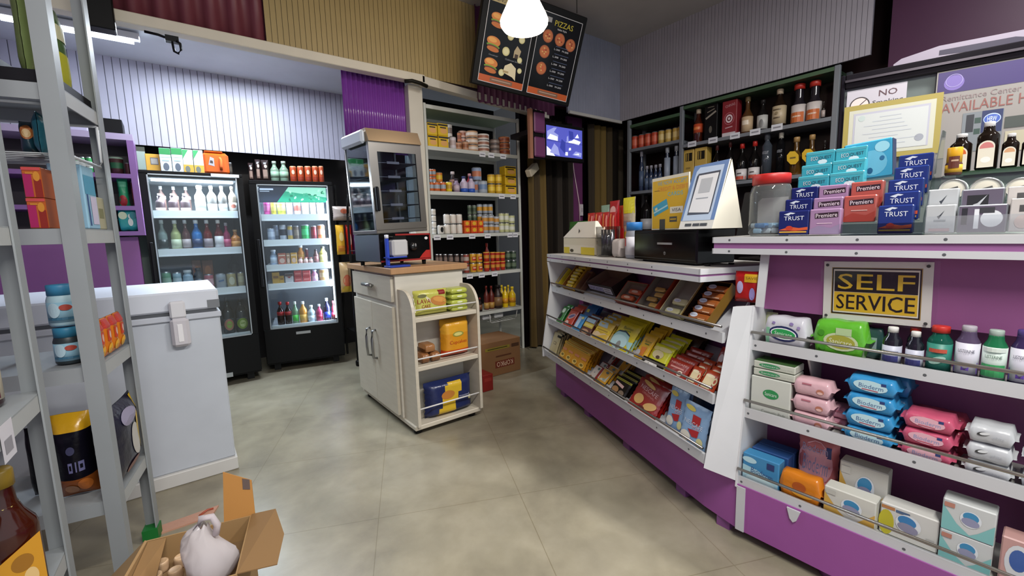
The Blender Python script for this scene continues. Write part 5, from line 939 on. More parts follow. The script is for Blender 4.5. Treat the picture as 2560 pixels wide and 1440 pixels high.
mb.add(vs, [(0, 1, 5, 4), (2, 3, 7, 6), (1, 2, 6, 5), (3, 0, 4, 7), (4, 5, 6, 7)], 'd8d2c4'); mb.poly([(-.01, h*1.25), (.012, h*1.4), (-.002, h*1.55)], -.04, '181818'); mb.obj('gable_top', o)
slot('pouch', FK, .32, zt, S4, 178, 392, 590, 'green bag behind the white gabled carton', 'kt', ('2f6a2c:w', (('e', .15, .1, .2, .2, '8a8a3a'),)), d=.08)
tr_ = [(365, 425, 520), (428, 488, 515), (490, 550, 512), (552, 610, 512)]
for x1, x2, t in tr_: slot('pouch', FK, .25, zt+.055, S4, x1, x2, t, 'red and orange stick sweet', 'kt', ('b02420:w', (('r', -.2, .1, .25, .7, 'd8743a'), ('r', .25, .1, .15, .6, 'd88a7a'))), d=.02)
xa, xb = FK.hit(S4(365, 600), .25)[0], FK.hit(S4(612, 600), .25)[0]; s_ = empty('sweets_stand', FK.w((xa+xb)/2, .26, zt), FK.a, 'clear red-tinted stand holding stick sweets on the snack counter', 'stand'); hw = (xb-xa)/2
mb = MB(); mb.box(-hw, hw, -.05, .05, .0, .004, 'b8383a'); mb.box(-hw, hw, -.05, .05, .05, .054, 'b8383a'); mb.obj('base', s_); MB().box(-hw, hw, .046, .05, .004, .16, 'a82428').obj('back_panel', s_); MB().box(-hw, hw, -.05, -.047, .004, .045, 'd88a8a:q').obj('front_panel', s_)
slot('pouch', FK, .335, zt, S4, 548, 632, 412, 'tall red sachet strip', 'kt', ('a82024:w', (('e', 0, .3, .3, .1, 'd8a8a0'),)), d=.03)
slot('pouch', FK, .34, zt, S4, 480, 552, 450, 'pale green sachet strip', 'kt', ('8aa890:w',), d=.02)
slot('pouch', FK, .32, zt, S4, 664, 768, 382, 'yellow and white hanging pouch', 'kt', ('b8ae98:w', (('r', 0, .36, .95, .28, 'd0c81e'), ('r', .05, -.25, .7, .3, 'c8a82a'), ('r', 0, .05, .6, .08, '8a8a90'))), d=.03)
slot('pouch', FK, .375, zt, S4, 605, 672, 455, 'orange and green sweet pouch', 'kt', ('b0442c:w', (('r', -.1, .25, .6, .3, 'a8a870'),)), d=.03)
cp = empty('pen_cup', FK.w(FK.hit(S4(508, 800), .1)[0], .13, zt), FK.a, 'clear plastic cup with three silver rolls on the snack counter', 'cup')
cw = (FK.hit(S4(560, 750), .1)[0]-FK.hit(S4(460, 750), .1)[0])/2; ch = FK.hit(S4(508, 640), .1)[1]-zt; MB().lathe([(cw*.92, 0), (cw, ch)], 'c8c8c8:c', 18, sq=.8).obj('cup_body', cp)
for i in (-1, 0, 1): MB().lathe([(cw*.27, .004), (cw*.27, ch*.9)], '8a8a90:s', 10, (i*cw*.6, 0, 0)).obj('roll', cp)
slot('flow', FK, .09, zt, S4, 572, 650, 745, 'crumpled white tissue pack', 'kt', ('b8b0ac:w',), d=.08)
slot('jar', FK, .09, zt, S4, 668, 752, 600, 'frosted plastic jar with blue lid', 'kt', ('b4b8c4:q', '2c74b8'), dict(lh=.2, lab='c8c8d0', D=(('r', -.15, .1, .2, .4, 'b83028'),)))
# cash drawer, signs, till screen
yd = .05; xa = FK.hit(S4(772, 800), yd)[0]; xb = FK.hit(S4(1390, 880), yd)[0]; zd = FK.hit(S4(1000, 668), yd)[1]
dwr = empty('cash_drawer', FK.w((xa+xb)/2, yd, zt), FK.a, 'black metal cash drawer on the snack counter top', 'cash drawer'); hw = (xb-xa)/2; hd = zd-zt
MB().box(-hw, hw-.05, 0, .19, .006, hd, '0a0a0b:g', .004).obj('housing', dwr); mb = MB(); mb.box(-hw+.01, hw-.05, -.006, 0, .018, hd-.012, '0c0c0d:g', .003); mb.obj('drawer_front', dwr)
mb = MB(); mb.box(-.05, .05, -.009, -.006, hd*.56, hd*.62, 'b4b4b8:s'); mb.obj('handle', dwr); mb = MB(); mb.ell(-.0, hd*.3, .008, .008, -.0065, '8a8a8e:s'); mb.box(-.006, .006, -.008, -.0062, hd*.28, hd*.3, '3a3a3a'); mb.obj('lock', dwr)
mb = MB(); [mb.lathe([(.012, -.0), (.012, .006)], '141414', 8, (q*hw*.85, y, 0)) for q in (-1, 1) for y in (.04, .16)]; mb.obj('feet', dwr)
ya = .13; xa = FK.hit(S4(925, 500), ya)[0]; xb = FK.hit(S4(1238, 500), ya)[0]; h = FK.hit(S4(1100, 200), ya)[1]-zd; W_ = xb-xa
cs = empty('card_sign', FK.w((xa+xb)/2, ya, zd+.001), FK.a, 'yellow card payment sign standing on the cash drawer', 'sign'); mb = MB(); mb.box(-W_/2, W_/2, 0, .006, 0, h, 'd8d4c0'); y_ = -.0008
mb.rect(0, h*.48, W_*.96, h*.92, y_, 'cfa614'); mb.text('WE NOW ACCEPT', W_*.06, h*.88, h*.075, y_-.0004, '6fa4b8', W_*.78); mb.text('CREDIT & DEBIT', W_*.08, h*.77, h*.075, y_-.0004, 'd07a30', W_*.8); mb.text('CARDS', W_*.16, h*.66, h*.075, y_-.0004, '5fb0c0', W_*.4)
mb.rect(-W_*.24, h*.42, W_*.42, h*.2, y_-.0004, '3a9ab8', .3); mb.rect(-W_*.24, h*.39, W_*.42, h*.03, y_-.0008, 'a8d0d8', .3); mb.rect(-W_*.36, h*.40, W_*.07, h*.05, y_-.0009, 'd8d0a0', .3)
mb.rect(W_*.2, h*.36, W_*.34, h*.12, y_-.0004, 'd8d4c0'); mb.text('VISA', W_*.2, h*.36, h*.06, y_-.0008, '3a3c50', W_*.24); mb.rect(W_*.12, h*.19, W_*.2, h*.1, y_-.0004, '4a4638'); mb.rect(W_*.12, h*.19, W_*.16, h*.02, y_-.0008, 'cfa614'); mb.rect(-W_*.18, h*.1, W_*.16, h*.2, y_-.0004, '3a3a34')
mb.rect(-W_*.35, h*.75, W_*.15, h*.008, y_-.0004, '4a4020'); mb.obj('card', cs)
yb_ = .055; xa = FK.hit(S4(1155, 600), yb_)[0]; xb = FK.hit(S4(1440, 600), yb_)[0]; h = FK.hit(S4(1390, 100), .12)[1]-zd; W_ = xb-xa
tc = empty('tent_card', FK.w((xa+xb)/2, yb_, zd+.001), FK.a, 'white and blue folded tent card sign on the cash drawer', 'sign')
lean_ = .075; mb = MB()
def tp(x, z): return (x, lean_*z/h, z)
def tq(pts, k, c): mb.add([(x*W_, lean_*z-k*.0006, z*h) for x, z in pts], [tuple(range(len(pts)))], c)
mb.add([(-W_/2, 0, 0), (W_/2, 0, 0), (W_/2, lean_, h), (-W_/2, lean_, h), (-W_/2, .004, 0), (W_/2, .004, 0), (W_/2, lean_+.004, h), (-W_/2, lean_+.004, h)], [(0, 1, 2, 3), (7, 6, 5, 4), (0, 4, 5, 1), (1, 5, 6, 2), (3, 2, 6, 7), (0, 3, 7, 4)], 'dcdcd4')
tq([(-.5, .13), (.5, .13), (.5, 1), (-.5, 1)], 1, '5a7eb4'); tq([(-.44, .13), (.40, .13), (.40, .94), (-.30, .96), (-.38, .9)], 2, 'b8cce4'); tq([(-.33, .22), (.3, .22), (.34, .26), (.34, .86), (-.29, .86), (-.33, .82)], 3, '242c40'); tq([(-.3, .26), (.31, .24), (.31, .83), (-.26, .83)], 4, 'e4e6e8')
tq([(-.16, .55), (.18, .55), (.18, .77), (-.16, .77)], 5, 'b4b8bc'); tq([(-.18, .46), (.18, .46), (.18, .475), (-.18, .475)], 5, '9aa0a8')
for i in (-.22, .02, .24): tq([(i-.1, .045), (i+.1, .045), (i+.1, .085), (i-.1, .085)], 3, '1c1c1e')
mb.obj('front_card', tc)
mb = MB(); mb.add([(W_/2, 0, 0), (W_/2+.012, .135, 0), (W_/2, lean_+.01, h)], [(0, 1, 2)], 'd8d4c4'); mb.add([(-W_/2, .135, 0), (W_/2+.012, .135, 0), (W_/2, lean_+.006, h), (-W_/2, lean_+.006, h)], [(0, 1, 2, 3), (3, 2, 1, 0)], 'd0ccbc'); mb.obj('side_card', tc)
FQ = Fr(*FK.w(1.30, .43, 0), -100); mon = empty('till_screen', FQ.w(0, 0, zt), FQ.a, 'black till screen seen from behind, beside the tent card', 'monitor'); mb = MB(); mb.box(-.09, .09, .0, .14, .0, .012, '0b0b0c', .004); mb.box(-.02, .02, .05, .08, .012, .14, '0b0b0c'); mb.obj('stand', mon)
mb = MB(); mb.T = Matrix.Rotation(-.25, 4, 'X'); mb.box(-.15, .15, .03, .06, .09, .33, '100d0c', .006); mb.obj('screen_housing', mon)

# ------------------------------------------------------------------ self-service counter goods
S7 = view(1840, 330, 2.667); S8 = view(1840, 760, 2.667); T1 = view(1800, 1100, 3.368); T3 = view(2260, 200, 3.6); T2 = view(2060, 0, 3.79)
WHERE.update(g1=('on the top self-service shelf', 'snack counter'), g2=('on the middle self-service shelf', 'snack counter'), g3=('on the lowest self-service shelf', 'snack counter'), gt=('on self-service counter top', 'jar'), cj=('inside the red-lid jar', 'jar'))
def gz(l): return GS[l][0]-.0215
y1_, y2_, y3_ = .088, .055, .022
slot('flow', FG, y1_+.0, gz(0), S8, 165, 500, 92, 'white wipes pack with purple flowers', 'g1', ('bfc0c8:w', (('e', -.02, .0, .42, .3, '1c2456', -.06), ('e', -.02, .0, .37, .22, 'e8ecf0', -.06), ('e', -.02, .0, .34, .18, '2a9a50', -.06), ('t', 'Sanicare', -.02, .0, .14, 'd8e8dc', .5, -.06), ('e', .2, .42, .06, .06, '8a7ab0'), ('e', -.3, .4, .05, .05, '8a7ab0'), ('e', .4, .3, .05, .06, '9a8ab8'), ('r', -.46, -.1, .1, .6, '7ab090'))), d=.075)
slot('flow', FG, y1_+.01, gz(0), S8, 490, 905, 118, 'bright green wipes pack', 'g1', ('58a82c:w', (('e', .06, -.05, .4, .3, 'b8c49c', -.06), ('e', .06, -.05, .33, .23, '9a9a3a', -.06), ('t', 'Sanicare', .06, -.05, .17, 'd8dcc0', .52, -.06), ('r', .12, .3, .36, .24, 'a8c090'), ('e', -.4, .2, .08, .1, '3f8a20'), ('e', -.35, -.3, .08, .1, '3f8a20'))), d=.075)
slot('flow', FG, y1_+.08, gz(0), S8, 820, 1000, 160, 'dark teal wipes pack', 'g1', ('2a4a4a:w', (('r', 0, 0, .6, .5, '8aa0a0'),)), d=.032)
slot('pouch', FG, y1_+.09, gz(0), S8, 190, 275, 55, 'yellowish green pack behind the wipes', 'g1', ('a8b088:w',), d=.02)
DK = (('r', 0, -.15, .8, .3, '3a3c7a'), ('r', 0, .2, .8, .1, '8a8ca0'))
slot('bottle', FG, y1_, gz(0), S8, 972, 1108, 158, 'dark medicine bottle with white cap', 'g1', ('1a1a24:g', 'd8d8d4', 'b8bccc', DK), dict(sh=.7, neck=.5, lz=(.08, .56), cw=.55, sq=.8))
slot('bottle', FG, y1_, gz(0), S8, 1130, 1258, 188, 'dark medicine bottle with white cap', 'g1', ('1a1a24:g', 'd8d8d4', 'b8bccc', DK), dict(sh=.7, neck=.5, lz=(.08, .56), cw=.55, sq=.8))
slot('bottle', FG, y1_+.068, gz(0), S8, 1140, 1250, 132, 'dark bottle with red cap in the rear', 'g1', ('1a1a22:g', 'b8281c', '7a7a8a'), dict(sh=.72, cw=.7), mh=.12)
slot('bottle', FG, y1_, gz(0), S8, 1272, 1452, 152, 'green mouthwash bottle with red cap', 'g1', ('1f6a58:q', 'b82a20', '2f8070', (('r', 0, .25, .7, .14, 'b8503a'), ('e', 0, -.1, .36, .12, '9ac0b4', .5))), dict(sh=.74, neck=.6, cw=.74, lz=(.12, .66), sq=.85))
for x1, x2, c, lc, cap, D in ((1466, 1642, '6a5a7a:q', 'd0d0dc', 'a8a4ac', (('t', 'LISTERINE', 0, .25, .1, '3a3a50', .66), ('p', ((-.46, -.1), (0, -.35), (.46, -.1), (.46, -.48), (-.46, -.48)), '5a3a9a'))), (1648, 1830, '2f8a5c:q', 'c8d8d0', 'a0b0a8', (('t', 'LISTERINE', 0, .2, .1, '3a5a4a', .66), ('r', 0, -.25, .9, .4, '3a9a5c'), ('r', 0, .42, .9, .12, 'd0dcd4'))), (1840, 2020, '4a3a6a:q', 'd0d0dc', '4a3a7a', (('t', 'LISTERINE', 0, .25, .1, '3a3a50', .66), ('p', ((-.46, -.1), (0, -.35), (.46, -.1), (.46, -.48), (-.46, -.48)), '5a3a9a')))):
    ds = {1466: 'clear purple mouthwash bottle', 1648: 'clear green mouthwash bottle', 1840: 'violet-capped purple mouthwash bottle'}[x1]
    slot('bottle', FG, y1_, gz(0), S8, x1, x2, 150 if x1 < 1600 else 178, ds, 'g1', (c, cap, lc, D), dict(sh=.74, neck=.62, cw=.62, lz=(.14, .7), sq=.85))
# middle
WB = (('e', -.1, .0, .26, .3, '3a8a5a'), ('t', 'Sanicare', -.1, 0, .22, 'd0dcd4', .4), ('t', 'Beauty Pads', .28, -.1, .18, 'a8aca4', .36))
x, w_, h = slot('box', FG, y2_+.005, gz(1), S8, 100, 372, 498, 'tall white cotton pack with green oval', 'g2', ('c4c8c0', (('e', .02, .1, .2, .12, '2f8a50'), ('t', 'Sanicare', .02, .1, .09, 'd0e0d4', .3), ('t', 'Cosmetic Pads', .1, -.36, .08, '9aa098', .6))), d=.06)
z_ = gz(1)+h+.002; hh = .026
for i in range(2): place('box', FG, x+.008, y2_+.045, z_+i*(hh+.0015), 'flat white cotton box with dark green lid', 'g2', (w_*1.02, hh, .08, 'bcc0b4', WB), dict(top='3a5a30'), tier=i+1)
slot('flow', FG, y2_-.002+.07, gz(1), S8, 150, 335, 640, 'green and yellow leaf pack', 'g2', ('3f7a2c:w', (('r', 0, .2, .8, .2, 'b8b83a'),)), d=.05, hh=.05)
PK = (('r', -.15, .32, .3, .12, 'b06a78'), ('e', .28, -.1, .12, .2, 'b0705c'), ('e', .28, -.18, .09, .1, 'd8b0a8'))
slot('flow', FG, y2_, gz(1), S8, 362, 660, 515, 'pale pink facial wipes pack with portrait', 'g2', ('cba4ac:w', PK), d=.07, lvl=3)
slot('flow', FG, y2_+.06, gz(1), S8, 610, 765, 690, 'pink wipes pack behind the portrait packs', 'g2', ('c490a0:w', (('r', 0, .2, .5, .2, 'b06a7c'),)), d=.07, lvl=2)
BD = lambda c: (('e', -.02, .05, .42, .4, 'b4d4dc' if c == 'b' else 'd8a8b4', -.05), ('t', 'Bioderm', 0, .02, .3, '4a6a94' if c == 'b' else '8a94b8', .6, -.05), ('r', .3, .3, .12, .2, '2a3c70'), ('r', -.02, -.22, .4, .06, 'b0485a', -.05))
slot('flow', FG, y2_+.0, gz(1), S8, 715, 1110, 500, 'blue germicidal soap pack', 'g2', ('2f84b8:w', BD('b')), d=.085, lvl=4)
slot('flow', FG, y2_+.09, gz(1), S8, 860, 1200, 470, 'blue soap pack of the rear stack', 'g2', ('2a74a8:w', BD('b')), d=.075, lvl=3)
slot('flow', FG, y2_, gz(1), S8, 1085, 1500, 748, 'pink germicidal soap pack', 'g2', ('b8506c:w', BD('p')), d=.09, lvl=3)
slot('flow', FG, y2_+.095, gz(1), S8, 1140, 1580, 735, 'rose soap pack of the rear stack', 'g2', ('a84058:w', BD('p')), d=.075, lvl=3)
slot('flow', FG, y2_, gz(1), S8, 1520, 1900, 830, 'white soap pack with black swirl', 'g2', ('b8bcc0:w', (('e', -.2, .1, .16, .14, '3a3c3c', .3), ('e', -.15, .14, .14, .1, 'd4d8da', .3), ('t', 'white', .2, .0, .16, 'a0a4ac', .3))), d=.09, lvl=3)
slot('flow', FG, y2_, gz(1), S8, 1905, 2200, 980, 'plain white soap pack at the frame edge', 'g2', ('b4b8c0:w', (('t', 'white', 0, .0, .16, '9aa0a8', .3),)), d=.09, lvl=2)
# lowest
x, w_, h = slot('box', FG, y3_, gz(2), T1, 190, 505, 150, 'light blue soap carton with foamy print', 'g3', ('3c84b4', (('p', ((-.49, .1), (-.1, .05), (.49, -.2), (.49, -.49), (-.49, -.49)), 'a8d0dc'), ('e', -.3, .3, .2, .1, 'b0d4e0'), ('t', 'Bioderm', .05, -.02, .18, '3a5a90', .6, -.1), ('r', .28, .3, .2, .2, '24346a'), ('e', 0, -.3, .4, .12, 'c4e0e4'))), d=.05)
for i in (1, 2): place('box', FG, x+.006, y3_+.03+.053*i, gz(2)+.001, 'dark blue soap carton behind the light blue one', 'g3', (w_, h*1.0, .048, '28508a'), {})
slot('pouch', FG, y3_+.11, gz(2), T1, 640, 1005, -10, 'coral pink soap carton stack', 'g3', ('c8787c', BD('p')+(('t', 'Bioderm', -.02, .32, .13, '9a9cc0', .6),)), dict(flat=True), d=.06)
slot('flow', FG, y3_+.05, gz(2), T1, 590, 950, 240, 'coral pink soap pack lying in front', 'g3', ('b8646a:w', ()), d=.05, hh=.06)
slot('flow', FG, y3_, gz(2), T1, 470, 890, 300, 'shiny orange soap pack', 'g3', ('c8761a:w', (('e', 0, .1, .2, .2, 'a8501a'), ('e', .1, -.2, .3, .12, 'd89a2a'))), d=.05)
SG = lambda c1, c2: (('p', ((-.49, -.49), (-.49, .3), (-.2, -.2), (.1, -.49)), c1), ('p', ((.49, .1), (.2, -.3), (.0, -.49), (.49, -.49)), c1), ('e', .05, .06, .2, .26, 'd4dae0', -.1), ('e', .05, .14, .15, .15, '3a84b0', -.1), ('e', .05, -.02, .17, .13, '8a8ca8', -.1), ('r', -.36, .34, .2, .14, c2))
slot('box', FG, y3_, gz(2), T1, 872, 1330, 455, 'white soap carton with gold corners', 'g3', ('c4c4bc', SG('c8a04a', 'b4b4ac')), d=.055)
slot('box', FG, y3_+.075, gz(2)+.0, T1, 1005, 1430, 225, 'white and gold soap carton in the rear', 'g3', ('c4c4bc', SG('c8a04a', 'c4c4bc')), d=.055)
slot('box', FG, y3_+.03, gz(2), T1, 1345, 1865, 600, 'wide white soap carton with yellow-green patch', 'g3', ('c8c8c4', (('e', -.38, -.1, .14, .4, 'b8b030'), ('r', -.36, .38, .24, .1, 'b0784a'), ('r', -.1, .36, .24, .08, '4a6080'), ('e', 0, .05, .22, .3, 'd4d8dc', -.15), ('e', -.02, .14, .16, .16, '3a7ab0', -.15), ('e', .0, -.06, .18, .14, '8a88a0', -.15), ('r', .38, -.2, .14, .12, 'a8a8a4'))), d=.06)
slot('box', FG, y3_+.02, gz(2), T1, 1870, 2350, 555, 'white soap carton with teal stripe', 'g3', ('c0c4c4', SG('7ab4b4', 'b07a6a')), d=.06, lvl=2)
slot('box', FG, y3_+.01, gz(2), T1, 2365, 2800, 870, 'pinkish soap carton at the frame corner', 'g3', ('b8908c', (('e', -.1, .05, .3, .36, 'c8ccd0'), ('e', -.1, .1, .2, .22, '3a5a9a'))), d=.06)
# SELF SERVICE sign in its clear sleeve on the back panel
q = [FG.hit(p, .155) for p in ((2067, 655), (2345, 658), (2318, 818), (2050, 792))]
cx_, cz_ = sum(a for a, b in q)/4, sum(b for a, b in q)/4; W_, H_ = .265, .19
sg = empty('self_service_sign', FG.w(cx_, .156, cz_), FG.a, 'black and yellow SELF SERVICE sign in a clear sleeve on the purple counter', 'sign'); sg.rotation_euler = (0, R(-1.5), FG.a)
mb = MB(); mb.box(-W_/2, W_/2, 0, .003, -H_/2, H_/2, 'd4d2cc'); mb.rect(0, 0, W_*.83, H_*.80, -.0006, '9a7c2c'); mb.rect(0, 0, W_*.815, H_*.78, -.001, '14120e'); mb.rect(0, 0, W_*.79, H_*.74, -.0014, 'd8d2c4')
mb.rect(0, H_*.165, W_*.77, H_*.35, -.0018, '15140f'); mb.rect(0, -H_*.18, W_*.77, H_*.33, -.0018, 'd0aa1c'); mb.text('SELF', 0, H_*.165, H_*.26, -.0024, 'd8b21e', W_*.70); mb.text('SELF', .0012, H_*.165, H_*.26, -.0023, 'd8b21e', W_*.705)
mb.text('SERVICE', 0, -H_*.18, H_*.25, -.0024, '15140f', W_*.72); mb.text('SERVICE', .001, -H_*.18, H_*.25, -.0023, '15140f', W_*.725); mb.obj('sign_card', sg)
MB().box(-W_/2-.008, W_/2+.014, -.0045, -.0035, -H_/2-.006, H_/2+.004, 'ffffff:c').obj('clear_sleeve', sg)
for u in (-1, 1):
    for v in (-1, 1): mb = MB(); mb.ell(u*W_*.46, v*H_*.44, .0048, .0048, -.0052, '3a3a3a', 0, 10); mb.obj('screw', sg)
FT2 = Fr(*FG.w(0, .065, 0), -89.3)
# red-lid jar of wrapped candies
GT = 1.1115; xj, wj, hj = slot('jar', FT2, .05, GT, S7, 48, 330, 270, 'large clear candy jar with red screw lid', 'gt', ('d8dcdc:h', 'b01c18'), dict(lh=.14, nm='candy_jar', lab=None))
mb = MB(); mb.add([(-wj*.36, wj*.12, .035), (wj*.38, wj*.12, .035), (wj*.38, wj*.12, hj*.62), (-wj*.26, wj*.12, hj*.62), (-wj*.36, wj*.12, hj*.56)], [(0, 1, 2, 3, 4)], 'b8b4b0'); mb.obj('paper_insert', ITEMS[-1][0])
for i in range(18):
    a_ = i*2.4; rr = wj*.36*math.sqrt((i % 9+.5)/9); place('flow', FT2, xj+rr*math.cos(a_), .05+wj/2+rr*math.sin(a_), GT+.010+.019*(i//9), 'wrapped blue and white candy', 'cj', (.036, .018, .02, ('4a84c0:w', '9ac0dc:w', 'c8d8e4:w')[i % 3]), {}, rz=a_*1.3, cat='candy', nm='wrapped_candy')
# stepped clear stand with boxes
TR = (('p', ((-.32, .36), (-.1, .44), (.06, .4), (-.02, .36), (-.1, .37), (-.16, .3)), 'd0d8e4'), ('t', 'TRUST', .02, .19, .17, 'dde3ec', .66), ('p', ((-.48, -.3), (-.1, -.16), (.2, -.22), (.48, -.18), (.48, -.3), (.1, -.34)), 'c8542c'), ('e', -.12, -.22, .12, .1, 'b83a24'), ('r', 0, -.38, .9, .06, 'c89a3a'))
PR = lambda c, k: (('p', ((-.48, -.48), (.48, -.48), (.48, -.1), (.2, -.25), (-.2, -.15), (-.48, -.3)), c), ('r', .05, .25, .74, .2, '2e1c28', .05), ('t', 'Premiere', .05, .25, .16, 'e6d8e0', .68, .05), ('r', 0, -.06, .5, .03, k))
TE = (('r', 0, .42, .96, .1, '4aa0ae'), ('e', .1, .04, .16, .1, 'd0dce0'), ('r', 0, -.3, .96, .34, '2f84b0'), ('t', 'ECOQUEST', .05, .2, .15, '2a4a5c', .7, .03), ('t', 'ECO', -.18, .2, .15, 'd4e0e4', .24, .03))
st_ = empty('acrylic_stand', FT2.w(0, 0, GT), FT2.a, 'clear stepped acrylic stand displaying small blue, mauve and teal boxes', 'stand')
def step(x1, x2, yt, yr, hb, col, D, ds, dep=.028, shrink=1):
    xl, xr = FT2.hit(S7(x1, yt), yr)[0], FT2.hit(S7(x2, yt), yr)[0]; top = FT2.hit(S7((x1+x2)/2, yt), yr)[1]; w_ = (xr-xl)*.985; x = (xl+xr)/2; z = max(GT+.004, top-hb)
    place('box', FT2, x, yr+dep/2, z, ds, 'gt', (w_, top-z, dep, col, D), {}, nm='small_carton')
    if z > GT+.01: MB().box(x-w_/2, x+w_/2, yr, yr+dep, z-GT-.0032, z-GT-.0008, 'e4ecee:c').obj('step', st_)
    return x, w_
HB = .082; y0 = .05
for i, (x1, x2, t_) in enumerate(((285, 490, 525), (328, 510, 447), (368, 550, 368))): step(x1, x2, t_, y0+.032*i, HB, '1a2460:g', TR, 'dark blue box with white swoosh')
for i, (x1, x2, t_) in enumerate(((492, 704, 512), (516, 716, 436), (552, 752, 352))): step(x1, x2, t_, y0+.032*i, HB, '9a7a9c:g', PR('8a7a98', 'd4b8cc'), 'mauve box with slanted lettering')
for i, (x1, x2, t_) in enumerate(((720, 942, 422), (768, 988, 328))): step(x1, x2, t_, y0+.032*(i+1), HB, 'a8544c:g', PR('9a3a30', 'd8b0a8'), 'brick red box with slanted lettering')
for i, (x1, x2, t_) in enumerate(((950, 1190, 487), (986, 1230, 398), (1016, 1258, 312), (1056, 1290, 228), (1086, 1322, 146))): step(x1, x2, t_, y0+.032*i, HB, '223474:g', TR, 'royal blue box with white swoosh')
for i, (x1, x2, t_) in enumerate(((412, 622, 290), (436, 640, 215), (466, 662, 126))): step(x1, x2, t_, y0+.032*(i+3), HB, '3a9aac:g', TE, 'teal box of the back rows')
for i, (x1, x2, t_) in enumerate(((624, 858, 265), (642, 868, 182), (664, 880, 100))): step(x1, x2, t_, y0+.032*(i+3), HB, '42a4b4:g', TE, 'lighter teal box of the back rows')
xl, xr = FT2.hit(S7(735, 150), .22)[0], FT2.hit(S7(1058, 100), .22)[0]; top = FT2.hit(S7(880, 62), .22)[1]
place('box', FT2, (xl+xr)/2, .245, top-.12, 'big pale blue carton with frosty print', 'gt', (xr-xl, .12, .05, '3c9ec4', (('e', .1, -.1, .3, .34, '6ab8d4'), ('e', -.3, .2, .2, .24, '8accdc'), ('e', .3, .3, .15, .14, '9ad4e4'), ('e', .05, -.3, .06, .08, '1c5a84'), ('e', .3, .0, .05, .06, '2a6a94'))), dict(side='1c2c50'), ry=-.06, nm='carton')
mb = MB(); mb.box((xl+xr)/2-.1, (xl+xr)/2+.1, .225, .265, top-.12-GT-.014, top-.12-GT-.0085, 'e4ecee:c'); mb.obj('step', st_)
xA = FT2.hit(S7(425, 500), .2)[0]; xB = FT2.hit(S7(1250, 500), .03)[0]
for x in (xB,): mb = MB(); pts = [(.04, 0), (.22, 0), (.24, .30), (.20, .30), (.04, .05)]; vs = [(x, a, b) for a, b in pts]+[(x+.003, a, b) for a, b in pts]; mb.add(vs, [(4, 3, 2, 1, 0), (5, 6, 7, 8, 9)]+[(i, (i+1) % 5, (i+1) % 5+5, i+5) for i in range(5)], 'dfe6e8:c'); mb.obj('side_panel', st_)
mb = MB(); mb.box(FT2.hit(S7(700, 640), .04)[0], xB, .038, .041, .0, .035, 'c8d0d4:c'); mb.box(FT2.hit(S7(700, 640), .04)[0], xB, .042, .19, .0, .003, 'c8d0d4:c'); mb.obj('front_lip', st_)
# second stand: silver boxes, round tins, big bottles
s2 = empty('acrylic_stand', FT2.w(0, 0, GT), FT2.a, 'clear acrylic stand holding silver boxes, round tins and dark bottles', 'stand')
xC = FT2.hit(S7(1262, 600), .03)[0]; xD = xC+.42
CK = (('p', ((-.1, .1), (-.03, .0), (.14, .3), (-.03, .12)), '3a4048'), ('r', .0, -.05, .4, .06, '8a9094'), ('r', 0, -.38, .7, .1, 'b49a9c'))
for i, (x1, x2, t_, yr) in enumerate(((1268, 1470, 486, .05), (1282, 1490, 380, .085))): step(x1, x2, t_, yr, HB, 'b4b8ba', CK, 'pale grey box with tick mark')
MT = (('r', -.1, .0, .5, .6, '26282a'), ('p', ((-.2, .0), (-.1, -.12), (.12, .3), (-.1, .04)), 'c0c4c8'), ('r', -.1, -.2, .4, .12, 'a8acb0'))
for i, (x1, x2, t_, yr, D) in enumerate(((1480, 1822, 484, .05, (('r', -.35, .1, .12, .6, '2c2e34'), ('r', -.1, .0, .1, .7, 'e0e4e8'), ('e', .2, .0, .22, .3, 'd8dce0'), ('r', .1, .3, .3, .2, '3a3c40'))), (1505, 1800, 376, .085, MT))): step(x1, x2, t_, yr, HB, 'a4a8ae:s', D, 'shiny silver foil box')
for x1, x2, t_, yr in ((1835, 2020, 440, .05), (1815, 2010, 360, .085)): step(x1, x2, t_, yr, HB, 'c0bcb8', (('r', .1, .2, .5, .2, '4a4a4a'), ('e', 0, -.2, .3, .2, 'c8b4ac')), 'off-white box beside the silver foil')
mb = MB(); mb.box(xC, xD, .036, .039, 0, .05, 'f0f2f4:h'); mb.obj('front_lip', s2)
for i, (x1, x2, t_) in enumerate(((1345, 1545, 310), (1555, 1790, 300), (1795, 2010, 300))):
    a_, b_ = FT2.hit(S7(x1, t_), .125)[0], FT2.hit(S7(x2, t_), .125)[0]; top = FT2.hit(S7((x1+x2)/2, t_), .125)[1]; r_ = (b_-a_)/2
    o = MB(); o.lathe([(r_, 0), (r_, .03), (r_*.92, .034), (r_*.9, .03), (r_*.7, .032), (0, .032)], ['b8c0bc', 'a8acac:s', 'c8c8c4', 'c0c0b4', 'd4d0c0'], 24); o.v = [Vector((v.x, -v.z, v.y+r_)) for v in o.v]; o.rect(0, r_*1.1, r_*.8, r_*.16, -.0335, '5a5a58', .3)
    ob = o.obj('round_tin'); ob.location = FT2.w((a_+b_)/2, .17, top-2*r_); ob.rotation_euler = (0, 0, FT2.a); ITEMS.append((ob, 'round pale tin standing on edge', 'gt', (a_+b_)/2, .17, top, '', 'tin'))
    MB().box((a_+b_)/2-r_, (a_+b_)/2+r_, .135, .175, top-2*r_-GT-.004, top-2*r_-GT-.001, 'e4ecee:c').obj('step', s2)
zb = FT2.hit(T3(800, 800), .22)[1]
MB().box(xC+.02, xD, .20, .30, zb-GT-.006, zb-GT-.001, 'a8c8b0:c').obj('step', s2)
mb = MB(); mb.box(xC+.02, xD, .297, .30, 0, zb-GT-.006, 'dfe8e4:c'); mb.obj('back_panel', s2)
